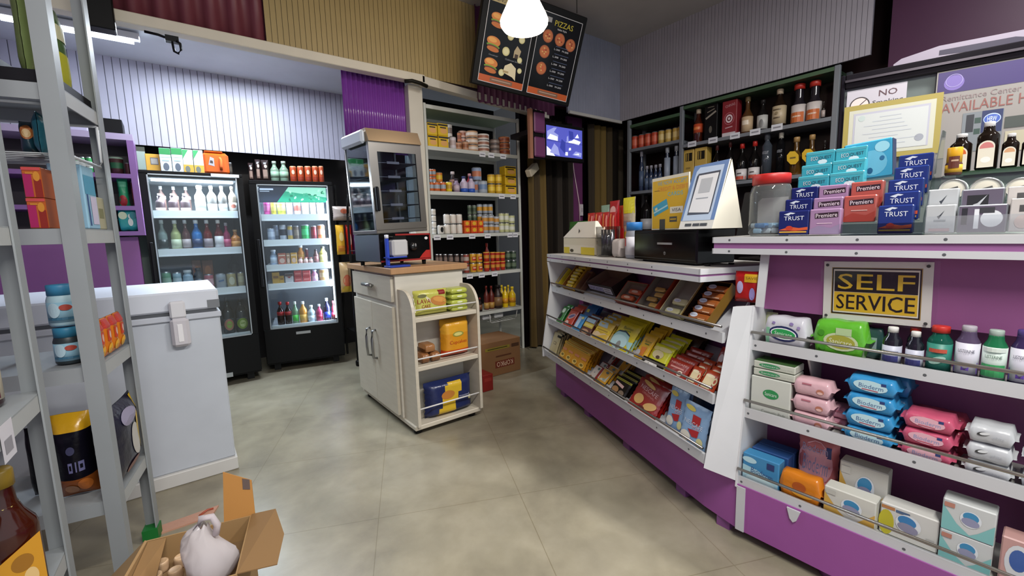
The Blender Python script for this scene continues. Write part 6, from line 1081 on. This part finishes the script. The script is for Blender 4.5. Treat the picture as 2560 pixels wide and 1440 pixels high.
for i, (x1, x2, t_) in enumerate(((388, 600, 480), (628, 842, 372), (862, 1026, 478), (1040, 1230, 470))):
    a_, b_ = FT2.hit(T3(x1, 700), .205)[0], FT2.hit(T3(x2, 700), .205)[0]; top = FT2.hit(T3((x1+x2)/2, t_), .205)[1]; w_ = (b_-a_)*.98; h = top-zb
    place('bottle', FT2, (a_+b_)/2, .205+w_*.5, zb, 'dark bottle with arched cream label', 'gt', (w_, h, '17100c:g', 'c4c4c4', None), dict(sh=.735, neck=.5, cw=.5, sq=.75)); o = ITEMS[-1][0]
    mb = MB(); rr = w_*.36; zz = h*.04; mb.poly([(-rr, zz), (rr, zz), (rr, h*.46)]+[(rr*math.cos(a), h*.46+rr*1.1*math.sin(a)) for a in [j*math.pi/10 for j in range(1, 10)]]+[(-rr, h*.46)], -w_*.515, 'd8d4c4'); mb.poly([(rr*.85*math.cos(a), h*.44+rr*math.sin(a)) for a in [j*math.pi/10 for j in range(0, 11)]], -w_*.518, ('c8602c', 'c47a78', 'c89a74', 'c8a878')[i]); mb.ell(0, h*.2, rr*.6, rr*.5, -w_*.518, 'e4e4e0'); mb.obj('front_label', o)
a_, b_ = FT2.hit(T3(355, 800), .14)[0], FT2.hit(T3(515, 800), .14)[0]; top = FT2.hit(T3(435, 605), .14)[1]; zy = FT2.hit(T3(435, 855), .14)[1]; w_ = b_-a_
place('jar', FT2, (a_+b_)/2, .16, zy, 'small brown jar with tall yellow cap', 'gt', (w_, top-zy, '4a2418', 'd8a012', 'c89a1c', (('r', .05, .1, .6, .7, '5a2a1c'), ('r', .1, .2, .4, .1, 'b89a80'))), dict(lh=.5))
MB().box((a_+b_)/2-w_/2, (a_+b_)/2+w_/2, .135, .2, zy-GT-.004, zy-GT-.001, 'e4ecee:c').obj('step', s2)

# ------------------------------------------------------------------ black glass cooler with posters behind the counter
FV = Fr(2.50, .735, 0, -76.7)
cl = empty('glass_cooler', FV.w(0, 0, 0), FV.a, 'black framed glass cooler covered with posters behind the self-service counter', 'cooler'); CW = 1.5; ct = FV.hit((2085, 205))[1]+.02
mb = MB(); mb.box(0, CW, .03, .5, .02, ct, '0c0b0d:g'); mb.obj('cabinet_body', cl)
mb = MB(); gl = FV.hit(T2(195, 900))[0]; gt_ = FV.hit(T2(200, 845))[1]; mb.box(0, gl, 0, .03, .1, ct, '17151a:g', .004); mb.box(gl, CW, 0, .03, gt_, ct, '1a181c:g', .004); mb.box(gl, CW, -.008, 0, gt_+.025, gt_+.035, '4a464c:s'); mb.box(CW-.05, CW, 0, .03, .1, gt_, '17151a:g'); mb.box(gl, CW-.05, 0, .03, .02, .1, '17151a:g'); mb.obj('door_frame', cl)
MB().box(gl, CW-.05, .022, .028, .1, gt_, '9a9c98:g').obj('frosted_panel', cl)
MB().box(gl-.004, CW-.05, .010, .014, .1, gt_, 'eef2f2:c').obj('door_glass', cl)
def poster(nm, c4, yl, col, label, cat='poster', th=.0015):
    q = [FV.hit(p, yl) for p in c4]; x0, x1 = q[0][0], q[1][0]; z1, z0 = q[0][1], q[2][1]; e_ = empty(nm, FV.w((x0+x1)/2, yl, (z0+z1)/2), FV.a, label, cat); W, H = x1-x0, z1-z0
    mb = MB(); mb.box(-W/2, W/2, 0, th, -H/2, H/2, col); return e_, mb, W, H
e_, mb, W, H = poster('no_smoking_sign', (T2(222, 870), T2(792, 770), T2(800, 1010)), -.003, 'aaa6ae', 'white NO Smoking sign with crossed circle on the cooler glass', 'sign')
def ring(mb, x, z, r, w_, y, c): 
    n = 28; vs = [(x+rr*math.cos(2*math.pi*i/n), y, z+rr*math.sin(2*math.pi*i/n)) for rr in (r-w_, r) for i in range(n)]; mb.add(vs, [(i, n+i, n+(i+1) % n, (i+1) % n) for i in range(n)], c)
for b_ in ((0, H*.485, W, .003), (0, -H*.485, W, .003)): mb.rect(b_[0], b_[1], b_[2], b_[3], -.0004, '8a8890')
mb.ell(-W*.27, -H*.15, H*.3, H*.3, -.0003, 'd0bcb8'); ring(mb, -W*.27, -H*.15, H*.34, H*.04, -.0006, '2a2628'); mb.rect(-W*.27, -H*.15, H*.62, H*.03, -.0008, '2a2628', .75); mb.text('NO', W*.2, H*.22, H*.24, -.0006, '4a2c34', W*.3); mb.text('Smoking', W*.2, -H*.15, H*.2, -.0006, '2e2a2c', W*.5); mb.obj('sign_sheet', e_)
e_, mb, W, H = poster('certificate', (T2(195, 1020), T2(1140, 850), T2(1150, 1440)), -.006, '948640', 'framed white certificate with wide gold border on the cooler glass', 'certificate')
mb.rect(W*-.0, 0, W*.88, H*.82, -.0004, 'b4b4a2'); mb.rect(0, 0, W*.78, H*.70, -.0008, 'a4a4b0'); mb.rect(0, -.004, W*.74, H*.66, -.0012, 'b4b8b6')
for i, ww in enumerate((.22, .3, .42, .36, .5, .3, .56, .4)): mb.rect(-.01*(i % 3), H*(.24-.07*i), W*ww, H*.012, -.0016, 'a8aeb4')
mb.ell(-W*.3, H*.25, H*.05, H*.05, -.0016, 'a8b4b0'); mb.ell(W*.3, -H*.2, H*.06, H*.06, -.0016, '8a8e96'); mb.obj('certificate_sheet', e_)
e_, mb, W, H = poster('poster', (T2(1075, 690), T2(2700, 460), T2(2700, 1560)), .004, '827e7a', 'large purple and grey money transfer poster inside the cooler glass')
mb.rect(0, H*.39, W*.98, H*.2, -.0006, '33265c'); mb.ell(-W*.38, H*.38, H*.07, H*.07, -.001, '6a5a9a'); ring(mb, -W*.38, H*.4, H*.06, H*.006, -.0014, '8a80b0'); mb.text('Remittance Center', -W*.2, H*.24, H*.05, -.001, '7a6a6a', W*.5); mb.text('AVAILABLE HERE', -W*.1, H*.15, H*.09, -.001, '7a4a44', W*.7)
mb.rect(-W*.17, -H*.1, W*.26, H*.36, -.001, '6a7074'); mb.rect(-W*.25, -H*.02, W*.05, H*.16, -.0014, '24262c'); mb.rect(-W*.2, -H*.0, W*.04, H*.05, -.0014, '2a4038'); mb.rect(-W*.2, -H*.1, W*.04, H*.05, -.0014, '2a4038'); mb.rect(-W*.11, -H*.02, W*.13, H*.2, -.0014, '1c2850'); mb.ell(-W*.11, -H*.0, W*.055, H*.05, -.0018, 'a8b8d8'); mb.ell(-W*.11, -H*.0, W*.05, H*.04, -.0022, '3a54a0'); mb.text('HBW', -W*.11, -H*.0, H*.045, -.0026, 'c8d4e8', W*.06)
mb.rect(W*.1, -H*.05, W*.26, H*.1, -.0014, '3a403c'); mb.rect(W*.06, -H*.22, W*.16, H*.18, -.0014, 'a09a84'); mb.obj('poster_sheet', e_)
# white moulded package on top of the cooler
px_ = [(FV.hit(T2(u, v), .1)) for u, v in ((660, 600), (735, 545), (1100, 420), (1895, 265), (2300, 200))]; zt_ = ct+.001
o = empty('foam_package', FV.w(px_[0][0], .12, zt_), FV.a, 'white moulded foam package with dark label on top of the black cooler', 'package'); mb = MB(); L0 = px_[0][0]
pts = [(0, 0), (.0, max(.02, px_[0][1]-zt_))]+[(x-L0, max(.03, z-zt_)) for x, z in px_[1:]]+[(px_[-1][0]-L0, 0)]; n = len(pts)
mb.add([(x, 0, z) for x, z in pts]+[(x, .26, z) for x, z in pts], [tuple(range(n))[::-1], tuple(range(n, 2*n))]+[(i, (i+1) % n, (i+1) % n+n, i+n) for i in range(n)], '847c8a'); mb.obj('foam_body', o)
lx = [FV.hit(T2(u, v), .1) for u, v in ((1095, 510), (1100, 465), (1830, 330), (1880, 400), (2300, 340), (2300, 480))]; mb = MB(); mb.poly([(x-L0, max(.004, z-zt_)) for x, z in (lx[0], lx[5], lx[4], lx[2], lx[1])], -.0008, '1c1430'); mb.obj('dark_label', o)

# ------------------------------------------------------------------ liquor shelf
WHERE.update(l1=("on liquor shelf's short top tier", 'curtain'), l2=("on liquor shelf's second tier", 'curtain'), l3=("on liquor shelf's wide top tier", 'curtain'), l4=("on liquor shelf's middle tier", 'curtain'), l5=("on liquor shelf's low tier", 'curtain'))
yL = .04
for i, xc in enumerate((140, 197, 250, 305, 362, 420, 480, 524)): slot('can', FR, yL, LZ['a'], V3, xc-24, xc+24, 526-i*11.5, 'red foil topped can' if i < 4 else 'gold beer can', 'l1', (('a8381c', 'c0583a') if i < 4 else ('b09040', 'c8b070')))
for i, (xc, t_) in enumerate(((200, 650), (245, 775), (280, 770), (318, 765), (354, 758))): slot('bottle', FR, yL, LZ['b'], V3, xc-17, xc+17, t_, 'slim dark blue spirits bottle', 'l2', ('26324a:g', '8a8a94', '4a5a74'), dict(neck=.5))
for xc, t_ in ((412, 600), (488, 598)): slot('bottle', FR, yL, LZ['b'], V3, xc-22, xc+22, t_, 'tall silver-blue vodka bottle', 'l2', ('3a4254:g', '9aa0a8', '8a94a4'), dict(neck=.5, lz=(.1, .75)), mh=LZ['a']-LZ['b']-.035)
slot('bottle', FR, yL, LZ['b2'], V3, 185, 262, 1010, 'black wine bottle with white label', 'l5', ('121010:g', '1a1414', 'a4a4a8'), dict(lz=(.08, .36)))
slot('bottle', FR, yL, LZ['c'], V3, 630, 702, 285, 'red-label whisky bottle', 'l3', ('3a160c:g', 'b8a890', 'b84a28', (('r', 0, 0, .7, .3, 'd8783a'),)), dict(sh=.6, lz=(.3, .56), neck=.4), mh=2.21-LZ['c'])
slot('box', FR, yL, LZ['c'], V3, 735, 842, 262, 'black whisky gift box with silver slash', 'l3', ('0e0d0e', (('r', .0, .2, .9, .05, '8a8478', .5), ('e', .0, -.2, .12, .1, '5a564c'), ('r', 0, .42, .5, .02, '6a6456'), ('r', 0, .32, .6, .025, '7a7264', .3))), d=.09)
slot('box', FR, yL, LZ['c'], V3, 882, 1004, 222, 'red whisky box with white rose emblem', 'l3', ('7a1c24', (('t', 'CHIVAS', .05, .36, .07, 'b8949a', .66, .15), ('e', .0, .0, .36, .17, 'a8606a'), ('e', .0, .0, .32, .15, '7a1c24'), ('e', .0, .0, .24, .115, 'd0c0c4'), ('e', .0, .0, .15, .07, '5a141c'), ('e', .0, .0, .08, .04, 'd0c0c4'), ('r', 0, -.24, .5, .03, 'b8949a', .1), ('r', 0, -.44, .9, .12, 'c0b8bc'))), d=.09, mh=2.21-LZ['c'])
slot('bottle', FR, yL, LZ['c'], V3, 1030, 1120, 195, 'gold and white brandy bottle', 'l3', ('4a3018:g', '6a5a3a', 'b8a080', (('r', 0, .1, .6, .3, 'd8ccb8'),)), dict(sh=.5, lz=(.06, .46), neck=.36))
slot('bottle', FR, yL, LZ['c'], V3, 1158, 1244, 222, 'black bottle with silver-white label', 'l3', ('141212:g', '1c1a1a', 'b4b4b0', (('e', .1, -.1, .2, .3, '6a6a68'),)), dict(sh=.56, lz=(.06, .5), neck=.36))
slot('bottle', FR, yL, LZ['c'], V3, 1285, 1396, 116, 'large whisky bottle with cream label and pale cap', 'l3', ('1c120c:g', 'b4a48c', 'b4a486', (('r', 0, .3, .6, .06, '6a5a40'), ('e', 0, .1, .12, .08, '8a7a5a'), ('r', 0, -.15, .5, .06, '5a4a34'))), dict(sh=.6, lz=(.1, .56), neck=.38, sq=.8), mh=2.21-LZ['c'])
for x1, x2 in ((1444, 1565), (1572, 1695)): slot('bottle', FR, yL, LZ['c'], V3, x1, x2, 62, 'film-wrapped bottle with orange band', 'l3', ('1e1a20:g', 'a8281c', 'c0b8b4', (('r', 0, -.2, .9, .56, 'b8602a'), ('r', 0, -.15, .6, .08, 'd0b8a4'))), dict(sh=.5, lz=(.04, .48), neck=.55, cw=.75), mh=2.21-LZ['c'])
slot('bottle', FR, yL, LZ['c'], V3, 1700, 1732, 240, 'tiny dark bottle at the shelf end', 'l3', ('1c1614:g', '2a2422', 'a89a94'))
for x1, x2, t_ in ((556, 646, 640), (652, 752, 620)): slot('box', FR, yL, LZ['d'], V3, x1, x2, t_, 'gold liquor gift box with black square', 'l4', ('b89a48', (('r', .05, .3, .6, .22, '1c1810'), ('r', -.15, .3, .06, .2, 'b89a48'), ('r', .02, .3, .06, .2, 'b89a48'), ('r', 0, .0, .4, .05, '8a7434'), ('r', 0, -.35, .6, .1, '2a2418'))), d=.09)
for x1, x2, t_ in ((790, 855, 600), (900, 965, 572)): slot('bottle', FR, yL, LZ['d'], V3, x1, x2, t_, 'black wine bottle with red foil neck', 'l4', ('0f0c0c:g', '4a1a18', '5a5654'), dict(lz=(.1, .3)))
for x1, x2, t_ in ((982, 1072, 586), (1086, 1180, 564)): slot('bottle', FR, yL, LZ['d'], V3, x1, x2, t_, 'black bottle with red cap and white-red label', 'l4', ('0e0c0c:g', 'b02018', 'c8c4c4', (('r', 0, -.3, .96, .3, 'b84a34'), ('r', .0, .1, .4, .1, '4a4444'))), dict(lz=(.03, .32), sh=.55, neck=.32))
for x1, x2, t_, ds, c in ((1200, 1280, 505, 'tall smoky glass vodka bottle', '3a4048'), (1325, 1392, 492, 'tall black vodka bottle with white lettering', '0e0e10')): slot('bottle', FR, yL, LZ['d'], V3, x1, x2, t_, ds, 'l4', (c+':g', '5a6068' if c[0] == '3' else 'b0aca0', c+':g', (('t', 'ABSOLUT', 0, .25, .1, 'a8acb4', .66),)), dict(sh=.76, lz=(.1, .74), neck=.45))
for x1, x2, t_ in ((1430, 1532, 530), (1562, 1660, 510)): slot('bottle', FR, yL, LZ['d'], V3, x1, x2, t_, 'amber bottle with yellow octagonal label', 'l4', ('4a3210:g', '9a7a4a', '5a3c14:g'), dict(sh=.5, lz=(.02, .05), neck=.4)); o = ITEMS[-1][0]; w_ = o.dimensions.x
for o, *_ in [i for i in ITEMS if i[1] == 'amber bottle with yellow octagonal label']:
    w_ = .11; mb = MB(); mb.ell(0, .13, .042, .055, -w_*.56, 'd0a81c', .39, 8); mb.rect(0, .13, .04, .012, -w_*.565, '6a5414'); mb.obj('front_label', o)
slot('bottle', FR, yL, LZ['d'], V3, 1695, 1750, 560, 'dark bottle with white paper tag', 'l4', ('14100e:g', '2a2624', 'b4b0ac'), dict(lz=(.3, .46)))

# ------------------------------------------------------------------ goods on the two grey racks
VA = view(0, 0, 3); VB = view(0, 480, 3); VC = view(0, 960, 3)
FN = Fr(*FRK.w(-.86, 0, 0), -10); FE = Fr(*FRK.w(0, 0, 0), 80)       # front and end faces of the far rack
WHERE.update(r1=('on far rack, top tier', 'near post'), r2=('on far rack, upper tier', 'near post'), r3=('on far rack, waist-high tier', 'near post'), r4=('on far rack, lowest tier', 'near post'), n3=('on the near grey rack', 'near post'))
place('tray', FN, .59, .17, 1.602, 'black plastic tray', 'r1', (.22, .09, .28, '0c0c0c', '141414'), {})
place('pouch', FN, .60, .14, 1.608, 'dark green snack bag in the black tray', 'r1', (.18, .34, .06, '24401a:w'), {})
for x, c, t_, D in ((.06, '6a7a4a:w', 20, (('r', 0, .1, .7, .2, 'b8b48a'),)), (.20, '3c5a2c:w', 40, (('r', 0, -.2, .8, .4, 'a8a82a'), ('r', 0, .2, .7, .15, 'b8b89a')))):
    place('pouch', FE, x+.05, .075, 1.607, 'green and yellow snack bag standing by the end frame' if x < .1 else 'olive snack bag with cream stripes', 'r1', (.13, .30, .05, c, D), {}, cat='pouch')
place('tray', FE, .17, .08, 1.602, 'long black tray under the snack bags', 'r1', (.31, .035, .12, '16161a', '1c1c20'), {})
slot('box', FN, .05, 1.199, VB, 150, 298, -190, 'magenta and orange snack tub carton', 'r2', ('b85a1c', (('r', -.24, -.1, .44, .75, 'a81c5c'), ('r', .28, -.2, .4, .6, '8a2010'), ('e', .25, .2, .18, .16, 'd08a2a'), ('r', 0, .44, .98, .1, 'c84a4a'), ('r', -.1, .3, .4, .06, 'c8822a'))), d=.2, lvl=2)
place('box', FE, .19, .058, 1.199, 'light blue milk carton with dark blue stripe', 'r2', (.10, .20, .08, '8ab4cc', (('r', 0, .2, .9, .3, '4a94b4'), ('r', -.3, -.2, .12, .5, '2a4a84'), ('r', .15, -.2, .5, .45, 'c4bcd4'))), {})
place('box', FE, .29, .07, 1.199, 'short cream carton beside the blue milk carton', 'r2', (.08, .11, .09, 'b8b498', (('r', 0, 0, .5, .3, '8a8a6a'),)), {})
for i, (x1, x2, t_, l) in enumerate(((335, 575, 1025, 1), (258, 470, 655, 2))):
    kw = dict(lh=.22, lab='8ab4c8', D=(('e', -.15, 0, .2, .3, 'b4d0dc'), ('e', .2, .1, .18, .12, 'b0483a'), ('r', 0, -.35, .8, .1, '3a6a84')))
    if l == 1: xw = slot('jar', FN, .06, .782, VB, x1, x2, t_, 'blue-lidded jar with dark filling', 'r3', ('2a3438', '2f7a9c'), kw)
    else: slot('jar', FN, .07, .782+xw[2]+.003, VB, x1+10, x2+60, t_, 'pale blue jar stacked above the blue-lidded jar', 'r3', ('a8c8d4', '3a86b0'), kw, hh=.13)
slot('jar', FN, .20, .782, VB, 95, 225, 1060, 'blue-lidded jar beside the near rack post', 'r3', ('3a5a68', '2f7a9c'), dict(lh=.22, lab='4a8aa4'))
for i in range(4): place('pouch', FE, .065+i*.065, .02, .784, 'orange gummy candy bag with red top', 'r3', (.062, .125, .03, 'c06a1a:w', (('r', 0, .36, .9, .24, 'a8342c'), ('r', 0, .05, .55, .3, 'b83a1c'), ('e', 0, .06, .14, .1, 'd8b0a0'), ('e', 0, -.3, .3, .14, 'd8a02a'))), {}, cat='pouch')
def bagp(u, v): return 'c8981c:w' if v > .84 else ('8a4a1c:w' if v < .22 else None)
slot('pouch', FN, .05, .347, VC, 300, 630, 250, 'big black snack bag with yellow top', 'r4', ('0f0e18:w', (('r', .0, -.1, .1, .12, '6a6a94'), ('r', .0, -.1, .05, .06, '0f0e18'), ('r', .13, -.1, .03, .12, '6a6a94'), ('r', .25, -.1, .12, .12, '6a6a94'), ('r', .25, -.1, .06, .05, '0f0e18'), ('e', .25, -.34, .16, .08, 'b8682a'), ('e', -.1, -.38, .18, .06, 'a87a5a'), ('e', .05, .1, .1, .05, '3a3a5a'))), dict(paint=bagp), d=.10)
place('pouch', FE, .17, .03, .347, 'dark blue snack bag with white chips and yellow edge', 'r4', (.30, .26, .07, '15142a:w', (('r', .42, .0, .12, .96, 'c8a418'), ('e', .1, -.05, .16, .22, 'b8b4ac', .2), ('e', .02, .3, .25, .1, '8a849a'), ('e', .28, .0, .06, .3, 'c8a83a', .2), ('e', .0, -.35, .2, .08, '8a5a4a'))), {}, cat='pouch')
slot('pouch', FN, .12, .347, VC, 120, 320, 350, 'plain black snack bag behind the near post', 'r4', ('0e0e12:w',), d=.08)
# wire basket under the top tier of the far rack
bk = empty('wire_basket', FE.w(.17, .0, 1.55), FE.a, 'white wire basket hooked under the far rack top shelf, holding teal packs', 'basket'); mb = MB()
for y in (.01, .30): mb.tube([(-.14, y, .0), (-.135, y, -.12), (-.115, y, -.14), (.115, y, -.14), (.135, y, -.12), (.14, y, .0)], .005, 'c4c8cc', 8)
for x in (-.14, .14): mb.tube([(x, .01, 0), (x, .3, 0)], .005, 'c4c8cc')
mb.obj('basket_frame', bk)
for i in range(8): MB().tube([(-.12+i*.0343, .01, -.135), (-.12+i*.0343, .30, -.135)], .002, 'b4b8bc').obj('wire', bk)
WHERE['bk'] = ('in the hooked wire basket', 'near post')
for i in range(2): place('pouch', FE, .11+i*.09, .08+i*.03, 1.4175, 'teal wafer pack' , 'bk', (.08, .12, .04, '1f5a6a:w', (('r', 0, .1, .6, .3, '4a8a9a'),)), {}, cat='pouch')
slot('pouch', FN, .1, 1.412, VA, 90, 250, 890, 'dark teal bag with orange picture', 'bk', ('12303c:w', (('e', .05, .15, .3, .2, '9a5a2a'), ('e', .05, .12, .2, .12, 'b89a6a'))), d=.07)
# near rack bottles
FNe = Fr(0, 0, 0, 0)
def sit(p, z): r = ray(p); t = (z-EYE.z)/r.z; return EYE+r*t
P_ = sit((18, 1012), .782); place('bottle', FNe, P_.x-.04, P_.y+.0, .783, 'wine bottle with cream label and maroon foot', 'n3', (.075, .29, '2a0f16:g', '0e0c0e', 'c4bca8', (('r', .1, .3, .6, .04, '6a6458'), ('r', 0, -.4, .96, .14, '4a1a2a'))), dict(lz=(.06, .5)))
P_ = sit((118, 1466), .347); place('bottle', FNe, P_.x-.045, P_.y-.0, .348, 'whisky bottle with gold cap and slanted yellow label', 'n3', (.10, .31, '340f06:g', '8a7020', None), dict(sh=.58, neck=.42, cw=.5, sq=.8), rz=.5); o = ITEMS[-1][0]
mb = MB(); mb.poly([(-.038, .02), (.034, .02), (.034, .155), (-.038, .115)], -.0535, 'b8821c'); mb.ell(.0, .10, .018, .02, -.054, '8a5c14'); mb.ell(.01, .06, .012, .022, -.054, 'c8a870'); mb.obj('front_label', o)
mb = MB(); mb.lathe([(.026, .205), (.027, .212), (.026, .225)], 'a89a4a', 12); mb.obj('neck_ring', o)
place('bottle', FNe, P_.x-.12, P_.y+.11, .348, 'dark rum bottle half hidden behind the whisky bottle', 'n3', (.085, .26, '0e0b0a:g', '2a2418', '8a8480'), dict(sh=.6, lz=(.2, .3)))

# ------------------------------------------------------------------ purple shelf goods
WHERE.update(u1=("on the purple shelf's upper board", 'divider'), u2=("on the purple shelf's lower board", 'divider'), u3=("on the purple shelf's base", 'divider'), u4=('on top of the purple shelf', 'rack'))
VU = view(0, 240, 3.6)
for x1, x2 in ((600, 650), (652, 705), (707, 760), (762, 822)): slot('can', FU, .03, uz1, VU, x1, x2, 545, 'green-topped white tin', 'u1', ('2f8a4a', 'b8c8bc'))
slot('cup', FU, .05, uz1+.045, VU, 965, 1105, 545, 'green tub with pale oval label', 'u1', ('2a6a44', 'a8c0ac')) if 0 else slot('cup', FU, .05, uz1, VU, 965, 1105, 545, 'green tub with pale oval label', 'u1', ('4a2a28', '2a6a44', '9ab8a0'))
slot('can', FU, .04, uz1, VU, 1118, 1168, 600, 'small dark red tin', 'u1', ('4a1c20',))
slot('pouch', FU, .05, uz2, VU, 1042, 1140, 740, 'green and red upright noodle pack', 'u2', ('2a9a6a:w', (('r', 0, .3, .7, .2, '5ab08a'), ('e', -.1, -.3, .4, .2, 'b03a3a'))), d=.05)
slot('can', FU, .04, uz2, VU, 1168, 1226, 760, 'dark maroon jar', 'u2', ('5a1a28', '7a2a38'))
slot('flow', FU, .05, uz2, VU, 690, 790, 740, 'dark pink wrapped pack', 'u2', ('5a3a48:w',), d=.1)
slot('flow', FU, .03, uz3+.028, VU, 1028, 1248, 1000, 'teal diaper pack with white figure mark', 'u3', ('2a9a9a:w', (('e', -.3, .2, .25, .2, 'c8d8b8'), ('e', .1, .16, .09, .12, 'd0dcd8'), ('e', .12, -.15, .15, .2, 'd4dcd8'), ('e', .3, .2, .2, .2, '1f7a84'))), d=.2)
slot('flow', FU, .03, uz3+.028, VU, 830, 985, 1000, 'teal diaper pack with plain side', 'u3', ('2a9494:w',), d=.2)
slot('box', FU, .05, uz4, VU, 905, 1085, 140, 'flat black carton under the grooved panel edge', 'u4', ('0a0a0c',), d=.2, hh=.10)
slot('box', FU, .05, uz4, VU, 620, 780, 240, 'pale lilac paper box', 'u4', ('a8a4b8',), d=.2, hh=.06)

# ------------------------------------------------------------------ open carton with caps and a plastic bag in front
FX = Fr(-.215, 1.345, 0, -14); kb = '9a7a50:m'; ki = '8a6a44:m'; BXW, BXD, BXH = .27, .27, .28
cb = empty('cardboard_box', FX.w(0, 0, 0), FX.a, 'open brown cardboard box on the floor in the foreground', 'box')
mb = MB(); t = .004; mb.box(0, BXW, 0, BXD, 0, .004, ki); mb.box(0, BXW, BXD-t, BXD, 0, BXH, kb); mb.box(0, BXW, 0, t, 0, BXH, kb); mb.box(0, t, t, BXD-t, 0, BXH, kb); mb.box(BXW-t, BXW, t, BXD-t, 0, BXH, kb); mb.obj('box_body', cb)
MB().box(.006, BXW-.006, .006, BXD-.006, .20, .205, '7a6040:m').obj('divider_sheet', cb)
def flap(pts, col, name):
    n = len(pts); a = Vector(pts[0]); nn_ = (Vector(pts[1])-a).cross(Vector(pts[2])-a).normalized()*.003
    mb = MB(); mb.add([tuple(p) for p in pts]+[tuple(Vector(p)+nn_) for p in pts], [tuple(range(n))[::-1], tuple(range(n, 2*n))]+[(i, (i+1) % n, (i+1) % n+n, i+n) for i in range(n)], col); return mb
flap([(0, .0, BXH), (0, BXD, BXH), (-.10, BXD+.02, BXH-.10), (-.10, .02, BXH-.10)], kb, 'f').obj('flap', cb)
flap([(.006, BXD-.006, BXH-.002), (.05, BXD-.006, BXH-.002), (.06, .1, BXH-.04), (.006, .05, BXH-.03)], '86653c:m', 'f').obj('inner_flap', cb)
flap([(BXW, BXD, BXH), (BXW, .0, BXH), (BXW+.09, .02, BXH-.02), (BXW+.10, BXD*.5, BXH-.01), (BXW+.07, BXD-.02, BXH+.01)], '7d5e38:m', 'f').obj('flap', cb)
p0 = Vector((BXW-.08, BXD+.001, BXH)); mb = MB()
mb.add([(BXW-.075, BXD+.0, BXH-.0), (BXW+.01, BXD-.0, BXH-.02), (BXW+.005, BXD+.03, BXH+.10), (BXW-.07, BXD+.035, BXH+.145), (BXW-.075, BXD+.003, BXH-.0), (BXW+.01, BXD+.003, BXH-.02), (BXW+.005, BXD+.033, BXH+.10), (BXW-.07, BXD+.038, BXH+.145)], [(0, 1, 2, 3), (7, 6, 5, 4), (0, 4, 5, 1), (1, 5, 6, 2), (2, 6, 7, 3), (3, 7, 4, 0)], 'a8763a:m'); mb.add([(BXW-.02, BXD+.0225, BXH+.08), (BXW+.0, BXD+.0215, BXH+.075), (BXW-.0, BXD+.029, BXH+.105), (BXW-.02, BXD+.030, BXH+.113)], [(0, 1, 2, 3)], '5a4a44'); mb.obj('printed_flap', cb)
WHERE['cb'] = ('inside the open cardboard box', 'the box end')
for i in range(2):
    for j in range(3): place('can', FX, .045+i*.046, BXD-.05-j*.055, .206, 'pale cream-topped bottle cap', 'cb', (.034, .03, 'b89a7a', None, 'c8a884'), {}, cat='tin', nm='food_tin')  # short lidded cylinders used as the bottle caps
# plastic bag: twisted film with a knotted handle loop
mb = MB(); n = 20; vs = []; fs = []; prof = [(.05, 0), (.059, .025), (.06, .05), (.058, .08), (.05, .105), (.04, .125), (.032, .145), (.024, .16), (.012, .17)]
for k, (r_, z) in enumerate(prof):
    for j in range(n): a_ = 2*math.pi*j/n; rr = r_*(1+.10*math.sin(3*a_+k*.9)+.06*math.sin(7*a_+k*1.7)); vs.append((rr*math.cos(a_)+.012*math.sin(k*.8), rr*math.sin(a_)*.9, z+.006*math.sin(5*a_+k)))
for k in range(len(prof)-1):
    for j in range(n): fs.append((k*n+j, k*n+(j+1) % n, (k+1)*n+(j+1) % n, (k+1)*n+j))
fs.append(tuple(range(n))[::-1]); mb.add(vs, fs, 'dcd6d8:q', True); pb = mb.obj('plastic_bag'); pb.location = FX.w(.182, .1, .2125); tag(pb, 'translucent white plastic bag sitting in the open cardboard box', 'plastic bag')
mb = MB(); mb.tube([(-.012, 0, .162), (.0, -.004, .192), (.024, -.01, .19), (.034, -.012, .162), (.028, -.01, .135)], .009, 'd8d0d4:q', 8); mb.obj('handle_loop', pb)
P_ = sit((455, 1318), 0); mb = MB(); vs = [(-.12, 0, 0), (.1, .0, 0), (.13, .07, 0), (-.08, .06, 0)]; mb.add(vs+[(x, y, .006) for x, y, z in vs], [(3, 2, 1, 0), (4, 5, 6, 7), (0, 1, 5, 4), (1, 2, 6, 5), (2, 3, 7, 6), (3, 0, 4, 7)], 'b88a74:w'); mb.tube([(.06, .03, .008), (.09, .05, .012), (.11, .05, .008)], .004, 'a04a34'); o = mb.obj('plastic_bag'); o.location = (P_.x, P_.y, 0); tag(o, 'flat pinkish plastic bag lying on the floor behind the cardboard box', 'plastic bag')
finish_labels()
